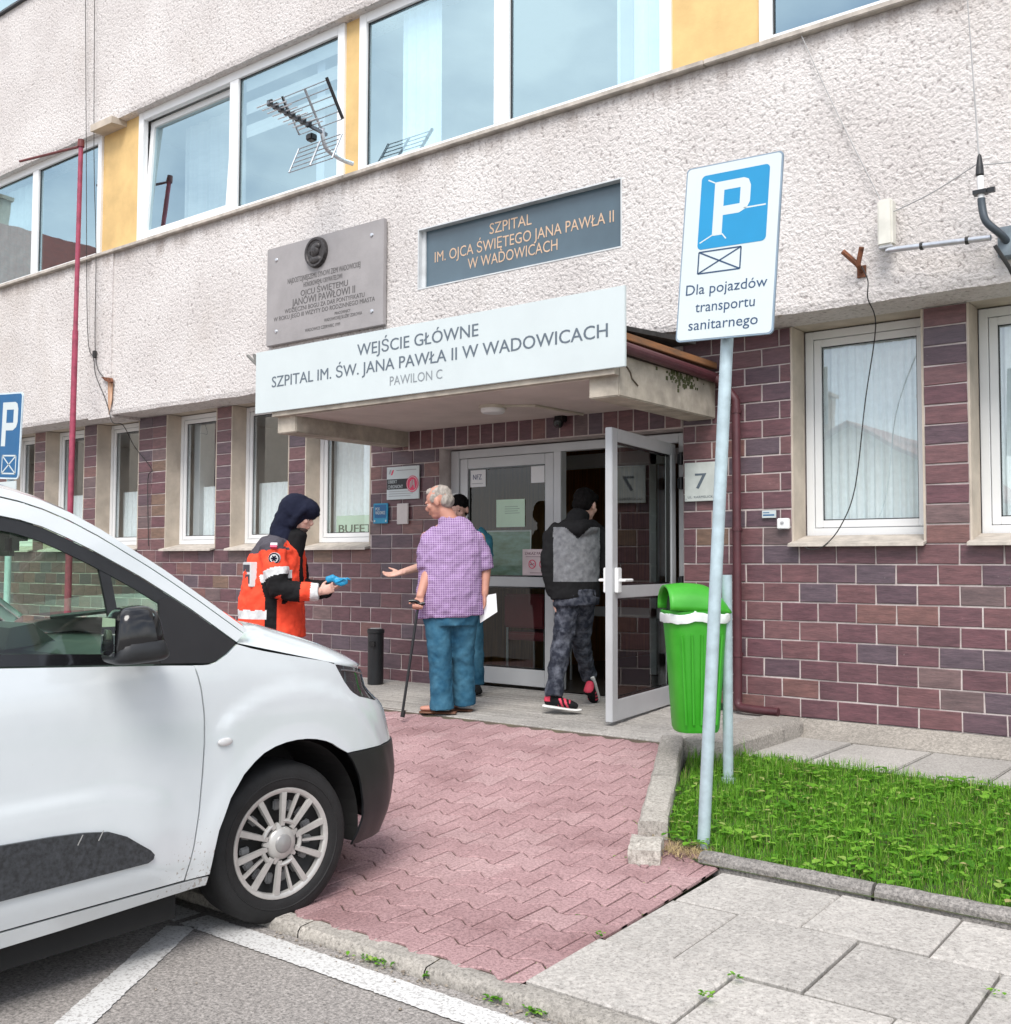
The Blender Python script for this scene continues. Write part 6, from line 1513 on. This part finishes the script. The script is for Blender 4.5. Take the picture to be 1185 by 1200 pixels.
for (a, b) in ((f(.05, .0, -.03), f(-.235, .0, .01)), (f(.16, .0, .10), f(-.02, .0, .18))):
    s_ = MB(); d = (b-a).normalized(); sdv = d.cross(up_)
    flat_chain(s_, [(a+up_*.0, .036, .012, sdv), (a+d*.12+up_*.0, .045, .012, sdv), (b-d*.05, .048, .012, sdv), (b, .03, .010, sdv)]); 
    ring_chain(s_, [(a+d*.17-sdv*.045+up_*.01, .010, .025, d), (a+d*.17+up_*.055, .010, .028, d), (a+d*.17+sdv*.045+up_*.01, .010, .025, d)], 10)
    fuse(s_, 'sandal', SANDAL, r, .006, 2)
# cane: a thing held in the hand
ct = Vector((-5.415, 5.745, .310)); chd = f(-.232, .825, -.20)
rc_ = thing('walking_cane', ct, 'thin black walking cane held by the elderly man', 'cane')
m = MB(); m.tube([ct+Vector((0, 0, .03)), chd], .0105, 10); m.build('shaft', DARK, rc_, smooth=True)
m = MB(); m.tube(smoothpath([chd-Vector((0, 0, .01)), chd+Vector((0, 0, .015)), chd+R0*-.03+Vector((0, 0, .028))], 4)+[chd-R0*.07+Vector((0, 0, .025))], .014, 10); m.tube([chd, chd+R0*.05+Vector((0, 0, .012))], .013, 10); m.build('handle', BLACK, rc_, smooth=True)
m = MB(); m.tube([ct, ct+Vector((0.003, .01, .05))], .017, 10); m.build('rubber_tip', RUBBER, rc_, smooth=True)
# folded white paper in the right hand
m = MB(); pc_ = f(.272, .80, -.03); m.add([pc_+R0*a+up_*b+Fh*c for a, b, c in ((-.06, .08, 0), (.075, .105, .01), (.085, -.035, .01), (-.045, -.12, 0))], [(0, 1, 2, 3)]); m.add([pc_+R0*a+up_*b+Fh*c for a, b, c in ((-.06, .08, .004), (.075, .105, .016), (.085, -.035, .016), (-.045, -.12, .004))], [(3, 2, 1, 0)])
single(m.build('paper_sheet', PAPER, None), 'folded white paper sheet held in the elderly man\'s right hand', 'paper')

# ---------------------------------------------------------------- person facing the old man, mostly hidden
f = Fig((-5.965, 7.065, .32)); r = thing('person', f.P, 'dark-haired person in a teal top half hidden behind the elderly man, one open hand out', 'person')
body = MB(); look = -Fh*1-R0*.25-up_*.30
A, fx, sx, uz = head(body, f(-.03, 1.60), look)
ring_chain(body, [(f(-.02, 1.53, .02), .055), (f(-.01, 1.44, .02), .06)]); ring_chain(body, [(f(0, 1.36, .02), .14, .09, R0), (f(0, 1.1, 0), .15, .10, R0), (f(0, .85, 0), .14, .10, R0)])
el, wr = f(-.33, 1.10, -.14), f(-.505, 1.045, -.26)
ring_chain(body, [(f(-.17, 1.37), .05), (el, .042), (wr, .028)]); hand(body, wr, -R0*.9-Fh*.2-up_*.18, up_*.8-Fh*.5, -Fh*.4+up_*.7, .35)
ring_chain(body, [(f(.17, 1.37), .05), (f(.20, 1.08), .042), (f(.14, .90, -.14), .028)]); hand(body, f(.14, .90, -.14), -Fh*.8-up_*.3, up_*-1, -R0, .6)
for sg in (-1, 1): ring_chain(body, [(f(.08*sg, .82), .08), (f(.09*sg, .45), .052), (f(.10*sg, .07), .04)])
fuse(body, 'body', SK2, r, .006, 3); eyes(A, fx, sx, uz, r)
h = MB(); ball(h, A(-.022, 0, .045), fx, sx, uz, .104, .086, .086); ball(h, A(-.05, 0, -.01), fx, sx, uz, .07, .084, .08); fuse(h, 'hair', HAIRD, r, .006, 2, .01, True)
sh = MB(); flat_chain(sh, [(f(0, 1.45, .02), .09, .08, R0), (f(0, 1.38, .02), .19, .11, R0), (f(0, 1.2), .20, .13, R0), (f(0, .95), .20, .13, R0), (f(0, .78), .205, .13, R0)], 24)
flat_chain(sh, [(f(-.12, 1.38), .085), (f(-.19, 1.34), .08), (f(-.25, 1.19, -.08), .072)]); flat_chain(sh, [(f(.12, 1.38), .085), (f(.19, 1.33), .08), (f(.215, 1.17), .072)]); fuse(sh, 'top', TEALC, r, .010, 4, .02)
tr = MB(); flat_chain(tr, [(f(0, .88), .19, .14, R0), (f(0, .72), .19, .14, R0)], 20)
flat_chain(tr, [(f(-.09, .76), .10), (f(-.09, .45), .08), (f(-.10, .06), .07)]); flat_chain(tr, [(f(.09, .76), .10), (f(.115, .45), .08), (f(.135, .07), .068)]); fuse(tr, 'jeans', JEANS, r, .010, 4, .02)
for sg in (-1, 1):
    s_ = MB(); shoe(s_, f(.13*sg, 0, .06), f(.145*sg, 0, -.19)); fuse(s_, 'shoe', BLACKC, r, .007, 2)

# ---------------------------------------------------------------- young man walking in through the door, seen from behind
f = Fig((-4.66, 6.69, .325)); r = thing('person', f.P, 'young man in black and grey hooded top and faded jeans walking through the door', 'person')
body = MB(); look = Fh*.85+R0*.62-up_*.25
A, fx, sx, uz = head(body, f(.205, 1.575, .06), look)
ring_chain(body, [(f(.18, 1.52, .03), .056), (f(.14, 1.42, 0), .065)]); tx = (R0*.95+Fh*.25).normalized()
ring_chain(body, [(f(.14, 1.36, 0), .14, .09, tx), (f(.11, 1.1, -.02), .14, .10, tx), (f(.12, .90, -.02), .13, .10, tx)])
wl = f(-.04, .865, -.02); ring_chain(body, [(f(-.05, 1.37), .05), (f(-.085, 1.12, -.05), .042), (wl, .028)]); hand(body, wl, -up_+R0*.05+Fh*.15, R0*.9, Fh, .55)
wr = f(.40, 1.02, .28); ring_chain(body, [(f(.30, 1.37, .05), .05), (f(.36, 1.12, .06), .042), (wr, .028)]); hand(body, wr, Fh*.9+R0*.3, -up_, -R0, .4)
ring_chain(body, [(f(.08, .86), .085), (f(.02, .50, .03), .055), (f(-.045, .12, -.06), .042)]); ring_chain(body, [(f(.18, .86, .02), .085), (f(.185, .50, .25), .055), (f(.262, .21, .50), .042)])
fuse(body, 'body', SK2, r, .006, 3); eyes(A, fx, sx, uz, r)
h = MB(); ball(h, A(-.02, 0, .050), fx, sx, uz, .108, .090, .084); ball(h, A(-.055, 0, .0), fx, sx, uz, .07, .085, .07); ball(h, A(.05, 0, .085), fx, sx, uz, .06, .07, .035); fuse(h, 'hair', HAIRD, r, .006, 2, .014, True)
sh = MB()
flat_chain(sh, [(f(.145, 1.46, .0), .09, .08, tx), (f(.135, 1.40), .175, .11, tx), (f(.125, 1.30), .21, .135, tx), (f(.115, 1.12), .205, .14, tx), (f(.115, .98), .198, .14, tx), (f(.12, .855), .20, .14, tx)], 26)
flat_chain(sh, [(f(.01, 1.38), .085), (f(-.055, 1.335), .080), (f(-.088, 1.12, -.05), .066), (f(-.06, .93, -.04), .056), (f(-.048, .885, -.03), .050)]); flat_chain(sh, [(f(.25, 1.38, .04), .085), (f(.31, 1.335, .06), .08), (f(.355, 1.12, .07), .066), (f(.39, 1.04, .22), .052)])
ring_chain(sh, [(f(.06, 1.40, -.08), .055), (f(.15, 1.385, -.12), .065), (f(.25, 1.41, -.06), .055)]); ring_chain(sh, [(f(.13, 1.46, .0), .085), (f(.16, 1.50, .02), .075)])
ht = fuse(sh, 'hooded_top', [BLACKC, GREYC], r, .009, 4, .024)
def vest(c, n):
    d = c-f.P; rr, uu, ff = d.dot(R0), d.z, d.dot(Fh)
    return 1 if (-.055 < rr < .305 and .985 < uu < 1.40-.9*max(0, .10-abs(rr-.13)) and ff < .08+.3*(rr > .2)*.2) else 0
paint(ht, vest)
tr = MB(); flat_chain(tr, [(f(.125, .93), .185, .14, tx), (f(.13, .80), .18, .14, tx)], 22)
flat_chain(tr, [(f(.075, .86), .105, .12, R0), (f(.02, .52, .02), .080, .09, R0), (f(-.03, .26, -.03), .068, .075, R0), (f(-.05, .11, -.07), .068, .075, R0)], 18); flat_chain(tr, [(f(.18, .86, .02), .105), (f(.175, .52, .22), .08), (f(.235, .30, .42), .066), (f(.265, .20, .50), .063)], 18)
fuse(tr, 'jeans', JEANG, r, .009, 4, .030)
def trainer(heel, toe, n):
    d = (toe-heel).normalized(); sdv = d.cross(n).normalized(); L = (toe-heel).length
    s_ = MB(); shoe(s_, heel+n*.018, toe+n*.018, .043, .07, n); ring_chain(s_, [(heel+d*.05+n*.08, .04), (heel+d*.06+n*.115, .042)]); so_ = fuse(s_, 'shoe', [BLACKC, PINK], r, .006, 2)
    def col(c, nn_):
        q = (c-heel).dot(d); hh = (c-heel).dot(n)
        if q < .045 and hh > .05: return 1
        if .11 < q < .20 and int((q+hh*.5)/.018) % 2 == 0 and hh < .075: return 1
        return 0
    paint(so_, col)
    s2 = MB(); flat_chain(s2, [(heel-d*.008+n*.012, .034, .013, sdv), (heel+d*.06+n*.012, .043, .014, sdv), (heel+d*L*.7+n*.012, .050, .012, sdv), (toe-d*.02+n*.014, .044, .011, sdv), (toe+d*.012+n*.02, .02, .008, sdv)], 16); fuse(s2, 'sole', WHITER, so_, .006, 1)
dL = R0*.95-Fh*.15; trainer(f(-.125, .03, -.06), f(-.125, .0, -.06)+dL*.29, up_)
nR = (up_*.5-(R0*.3+Fh*.85)*.75).normalized(); hR = f(.275, .215, .44); dR = ((R0*.15+Fh*.45)*1.0-up_*.62).normalized(); nR = (nR-dR*nR.dot(dR)).normalized(); trainer(hR, hR+dR*.27, nR)

# ---------------------------------------------------------------- paramedic behind the van bonnet, profile to the right
f = Fig((-6.50, 5.50, .24)); r = thing('person', f.P, 'paramedic in orange-red reflective jacket with navy hood holding blue gloves', 'person')
body = MB(); look = R0*.95-Fh*.12-up_*.36
A, fx, sx, uz = head(body, f(.150, 1.570), look, s=1.0, ears=False)
ring_chain(body, [(f(.09, 1.50), .058), (f(.04, 1.38), .066)]); ring_chain(body, [(f(.0, 1.33), .12, .15, R0), (f(-.04, 1.05), .14, .16, R0), (f(-.04, .85), .13, .15, R0)])
sr, er, wr = f(-.035, 1.30, -.20), f(.045, 1.005, -.27), f(.345, .985, -.24)
sl_, el_, wl_ = f(.03, 1.30, .20), f(.10, 1.00, .25), f(.36, 1.005, .0)
ring_chain(body, [(sr, .05), (er, .042), (wr, .029)]); ring_chain(body, [(sl_, .05), (el_, .042), (wl_, .029)])
hand(body, wr, R0*.9+Fh*.35+up_*.28, Fh*.8-R0*.1, up_, 1.0); hand(body, wl_, R0*.9-Fh*.3+up_*.1, up_*.9, -Fh*.6, .7)
for sg in (-1, 1): ring_chain(body, [(f(-.04, .86, .09*sg), .085), (f(-.02, .47, .09*sg), .055), (f(-.03, .08, .09*sg), .042)])
fuse(body, 'body', SK2, r, .006, 3); eyes(A, fx, sx, uz, r)
b_ = MB(); ball(b_, A(.045, 0, -.085), fx, sx, uz, .045, .046, .035); fuse(b_, 'beard', mat('dark_stubble', (.05, .03, .025), .8), r, .006, 2)
hd_ = MB(); ball(hd_, A(-.060, 0, .030), fx, sx, uz, .145, .122, .138); ball(hd_, A(.030, 0, .072), fx, sx, uz, .098, .105, .088); ball(hd_, A(-.085, 0, -.06), fx, sx, uz, .115, .115, .130); ring_chain(hd_, [(A(-.085, 0, -.06), .108), (A(-.095, 0, -.13), .108), (f(-.01, 1.34, 0), .11, .13)])
for k in (1, -1): ring_chain(hd_, [(A(.045, k*.088, .080), .026), (A(.0, k*.092, .0), .030), (A(-.02, k*.085, -.075), .034)], 10)
ring_chain(hd_, [(A(.075, -.06, .085), .025), (A(.122, 0, .062), .022), (A(.075, .06, .085), .025)], 10)
hdo = fuse(hd_, 'hood', NAVY, r, .008, 3, .018)
ck = MB(); ring_chain(ck, [(f(.045, 1.24), .115, .12, R0), (f(.085, 1.36), .10, .10, R0), (f(.115, 1.425), .085, .088, R0)]); fuse(ck, 'collar', BLACKC, r, .008, 3, .012)
jk = MB()
flat_chain(jk, [(f(.02, 1.40), .10, .11, R0), (f(-.005, 1.345), .165, .205, R0), (f(-.045, 1.22), .215, .235, R0), (f(-.065, 1.05), .235, .24, R0), (f(-.075, .90), .255, .25, R0), (f(-.07, .62), .265, .25, R0)], 28)
flat_chain(jk, [(f(-.02, 1.33, -.12), .10), (sr, .105), (f(.01, 1.14, -.25), .10), (er, .092), (f(.17, .985, -.265), .082), (f(.335, .98, -.24), .070)]); flat_chain(jk, [(f(.0, 1.33, .12), .10), (sl_, .105), (f(.07, 1.14, .24), .10), (el_, .092), (f(.25, .99, .12), .08), (f(.355, 1.0, .01), .068)])
jo = fuse(jk, 'jacket', [ORANGE, BLACKC, REFL, CHARC], r, .009, 4, .026)
U_ = (er-sr); UL = U_.length; Un = U_.normalized(); Ln = (wr-er).normalized()
def jcol(c, n):
    d = c-f.P; rr, uu, ff = d.dot(R0), d.z, d.dot(Fh)
    t = (c-sr).dot(Un); ra = ((c-sr)-Un*t).length; t2 = (c-er).dot(Ln); rb = ((c-er)-Ln*t2).length
    if rb < .125 and t2 > .02 and ff < -.1:
        if t2 > .30: return 0
        if t2 > .235: return 2
        return 0 if t2 > .16 else 1
    if ra < .135 and ff < -.12 and 0 < t < UL+.06:
        if t < .02: return 3 if uu > 1.30 else 0
        if .165 < t < .225: return 2
        return 1 if t >= .225 else 0
    if uu > 1.275 and rr < .06: return 3
    if rr > .155+.06*(uu < .9): return 1
    if .775 < uu < .84 and rr < -.06: return 2
    if uu < .93 and -.07 < rr < .02 and ff < 0: return 1
    return 0
paint(jo, jcol)
tr = MB()
for sg in (-1, 1): flat_chain(tr, [(f(-.05, .80, .09*sg), .12), (f(-.03, .45, .10*sg), .09), (f(-.04, .05, .10*sg), .085)])
fuse(tr, 'trousers', NAVY, r, .012, 4, .02)
for sg in (-1, 1):
    s_ = MB(); shoe(s_, f(-.13, 0, .10*sg), f(.16, 0, .10*sg)); fuse(s_, 'boot', BLACKC, r, .008, 2)
# sleeve badge, back panel, flag patch
bc = sr+Un*.065-Fh*.106+R0*.03
TB = Matrix((R0, Vector((0, 0, 1)), -Fh)).transposed().to_4x4(); TB.translation = bc
m = MB(); m.lathe([(0, .010), (.034, .009), (.045, .004), (.045, -.03)], TB, 24); bdg = m.build('sleeve_badge', mat('badge_white', (.6, .62, .62), .6), r, smooth=True)
m = MB(); m.lathe([(.033, .0115), (.043, .0085)], TB, 24)
for k in range(3): T3 = TB @ Matrix.Rotation(math.radians(60*k), 4, 'Z'); m.box(-.024, .024, -.006, .006, .0105, .0125, T3)
m.build('badge_star', NAVY, bdg)
m = MB(); T3 = TB @ Matrix.Translation((-.005, .10, .0)) @ Matrix.Rotation(math.radians(-30), 4, 'X'); m.box(-.025, .025, 0, .018, -.02, .006, T3); fp = m.build('flag_patch', PAPER, r); m = MB(); m.box(-.025, .025, -.018, 0, -.02, .006, T3); m.build('red_stripe', RED, fp)
nb = (-R0*.88-Fh*.48).normalized(); TBk = Matrix((Vector((0, 0, 1)).cross(nb), Vector((0, 0, 1)), nb)).transposed().to_4x4(); TBk.translation = f(-.060-.228*.775, 1.115, -.242*.57)
m = MB(); m.box(-.11, .11, -.095, .095, -.05, .006, TBk, .004); bpn = m.build('reflective_panel', REFL, r)
m = MB(); m.box(-.095, .095, .02, .075, .0062, .0075, TBk); m.box(-.095, .095, -.07, .0, .0062, .0075, TBk); m.build('panel_print', CHARC, bpn)
# crumpled blue gloves in his hands
gv = MB(); q_ = f(.440, 1.055, -.17)
ring_chain(gv, [(q_-R0*.05+up_*.02, .018, .026), (q_-R0*.01+up_*.035, .022, .030), (q_+R0*.035+up_*.012, .017, .026)], 10)
ring_chain(gv, [(q_+R0*.02+up_*.005-Fh*.02, .014, .02), (q_+R0*.06-up_*.006-Fh*.02, .016, .024), (q_+R0*.105+up_*.004-Fh*.03, .011, .018)], 10)
for a_, b_ in ((.03, .02), (.0, -.02), (-.03, .01)): ring_chain(gv, [(q_+R0*.02+Fh*a_, .010), (q_+R0*(.075+b_)+Fh*a_*1.6+up_*.03, .009), (q_+R0*(.10+b_)+Fh*a_*1.8+up_*.022, .006)], 8)
single(fuse(gv, 'gloves', mat('bright_blue_nitrile', (.01, .25, .46), .45), None, .004, 1, .010, True), 'crumpled bright blue disposable gloves held in front by the paramedic', 'gloves')

# ================================================================== grass, clover, weeds
def grassmat():
    m, b = base_mat('grass_blades'); n, l = nt(m); g = n.new('ShaderNodeNewGeometry')
    r_ = ramp(n, [(0, (.050, .165, .012)), (.28, (.095, .27, .018)), (.62, (.16, .385, .03)), (.90, (.26, .49, .06)), (.955, (.36, .46, .13)), (1, (.48, .42, .20))]); l.new(g.outputs['Random Per Island'], r_.inputs[0]); l.new(r_.outputs[0], b.inputs['Base Color'])
    b.inputs['Roughness'].default_value = .55; b.inputs['Specular IOR Level'].default_value = .3
    b.inputs['Transmission Weight'].default_value = 0
    tr_ = n.new('ShaderNodeBsdfTranslucent'); l.new(r_.outputs[0], tr_.inputs[0]); ms = n.new('ShaderNodeMixShader'); ms.inputs[0].default_value = .42
    l.new(b.outputs[0], ms.inputs[1]); l.new(tr_.outputs[0], ms.inputs[2]); l.new(ms.outputs[0], n['Material Output'].inputs[0])
    return m
GRASS = grassmat()
rg = random.Random(11); gm = MB()
def blade(x, y, z, h, lean, a, w):
    d = Vector((math.cos(a), math.sin(a), 0)); s_ = Vector((-d.y, d.x, 0))*w/2; p = Vector((x, y, z)); q = p+d*lean*.35+Vector((0, 0, h*.6)); t = p+d*lean+Vector((0, 0, h*(1-.3*lean/max(h, .01))))
    gm.add([p-s_, p+s_, q+s_*.75, q-s_*.75, t], [(0, 1, 2, 3), (3, 2, 4)])
def dens(x, y): return .5+.5*mnoise.noise(Vector((x*2.3, y*2.3, 4)))
cnt = 0
BX = [Vector((a, b, 0)) for a, b in BEDP]
while cnt < 58000:
    x = rg.uniform(-3.3, 2.4); y = rg.uniform(4.40, 6.30)
    if x > 0 and rg.random() < .55: continue
    if not inside(BEDP, x, y): continue
    edge = min(seg_d((x, y), BEDP[i], BEDP[(i+1) % 6]) for i in range(6))
    if edge < .05 and rg.random() < .6: continue
    if (Vector((x, y))-Vector((-2.42, 4.42))).length < .17 and rg.random() < .93: continue
    k = dens(x, y); hh = rg.uniform(.02, .085)*(.6+.8*k)
    if x < -2.5: hh *= 1.25
    blade(x, y, bed_z(x, y)-.012, hh, rg.uniform(.01, .8)*hh, rg.uniform(0, 6.283), rg.uniform(.002, .0048)); cnt += 1
for _ in range(90):                                               # taller tufts and stalks
    x = rg.uniform(-3.2, 1.5); y = rg.uniform(4.5, 6.25)
    if inside(BEDP, x, y):
        for k in range(5): blade(x+rg.gauss(0, .015), y+rg.gauss(0, .015), bed_z(x, y)-.01, rg.uniform(.09, .16), rg.uniform(.02, .10), rg.uniform(0, 6.28), .0045)
def leaf(x, y, z, s_, a, tilt):
    T = Matrix.Translation((x, y, z)) @ Matrix.Rotation(a, 4, 'Z') @ Matrix.Rotation(tilt, 4, 'Y')
    pts = [(0, 0, 0), (.45*s_, .32*s_, .10*s_), (.8*s_, .30*s_, .06*s_), (1.05*s_, 0, -.05*s_), (.8*s_, -.30*s_, .06*s_), (.45*s_, -.32*s_, .10*s_), (.5*s_, 0, .0)]
    gm.add([T @ Vector(p) for p in pts], [(0, 6, 1), (1, 6, 2), (2, 6, 3), (3, 6, 4), (4, 6, 5), (5, 6, 0)])
for _ in range(3600):                                              # broad-leaved weeds and clover clumps
    x = rg.uniform(-2.9, 2.2); y = rg.uniform(4.45, 6.2)
    if not inside(BEDP, x, y): continue
    if mnoise.noise(Vector((x*1.9+7, y*1.9, 1))) < -.45: continue
    z = bed_z(x, y)+rg.uniform(.008, .045)
    for k in range(rg.choice((3, 3, 4))): leaf(x, y, z, rg.choice((.012, .016, .020, .026, .034, .052))*rg.uniform(.8, 1.2), k*2.1+rg.uniform(0, .6), rg.uniform(-.35, .25))
go = gm.build('grass', GRASS, None, recalc=False); go['kind'] = 'stuff'
# dry straw at the broken kerb corner
gm = MB()
for _ in range(420):
    x = rg.gauss(-2.40, .085); y = rg.gauss(4.42, .06)
    blade(x, y, .115+rg.uniform(0, .01), rg.uniform(.012, .05), rg.uniform(.03, .09), rg.uniform(0, 6.28), .003)
so_ = gm.build('straw', mat('dry_straw', (.34, .26, .13), .9, .35, 20), None, recalc=False); so_['kind'] = 'stuff'
# weeds in the joints of kerb and paving
gm = MB()
def clump(x, y, z, n, s_):
    for _ in range(n): leaf(x+rg.gauss(0, s_), y+rg.gauss(0, s_*.35), z+rg.uniform(.0, .012), rg.uniform(.010, .022), rg.uniform(0, 6.28), rg.uniform(-.6, .2))
for (x, y, n, s_) in ((-2.76, 2.795, 60, .045), (-2.22, 2.79, 26, .022), (-2.04, 2.795, 34, .022), (-1.62, 2.93, 14, .02), (-2.50, 2.80, 10, .015)): clump(x, y, .008, n, s_)
for (x, y, n, s_) in ((-1.60, 3.12, 16, .012), (-1.59, 3.32, 10, .01), (-2.165, 3.37, 8, .012), (-.885, 3.7, 10, .015), (-1.14, 4.36, 12, .015), (-2.74, 4.50, 22, .03), (-2.6, 4.25, 8, .02)): clump(x, y, .062+max(0, (y-2.9)*.02), n, s_)
for _ in range(230):
    t = rg.random(); y = 2.9+t*3.0
    x = bound(y)-rg.uniform(0, .26)
    leaf(x, y, ramp_z(y)-.003, rg.uniform(.006, .013), rg.uniform(0, 6.28), rg.uniform(-.3, .1))
wo_ = gm.build('weeds', GRASS, None, recalc=False); wo_['kind'] = 'stuff'

# grit and leaf litter along the kerb and on the tarmac
gm = MB()
for _ in range(520):
    x = rg.uniform(-3.3, .5); y = 2.795-abs(rg.gauss(0, .035)) if rg.random() < .7 else rg.uniform(1.2, 2.8)
    s_ = rg.uniform(.002, .007); T = Matrix.Translation((x, y, .004)) @ Matrix.Rotation(rg.uniform(0, 6), 4, 'Z') @ Matrix.Rotation(rg.uniform(-.5, .5), 4, 'X')
    gm.add([T @ Vector(p) for p in ((-s_, -s_*.7, 0), (s_, -s_*.8, 0), (s_*.8, s_*.7, 0), (-s_*.9, s_*.6, 0), (-s_*.3, -s_*.2, s_*.9), (s_*.4, s_*.2, s_*.8))], [(0, 1, 4), (1, 5, 4), (1, 2, 5), (2, 3, 5), (3, 4, 5), (3, 0, 4)])
gr_ = gm.build('debris', mat('grit', (.14, .115, .09), .9, .4, 30, c2=(.34, .30, .25)), None); gr_['kind'] = 'stuff'
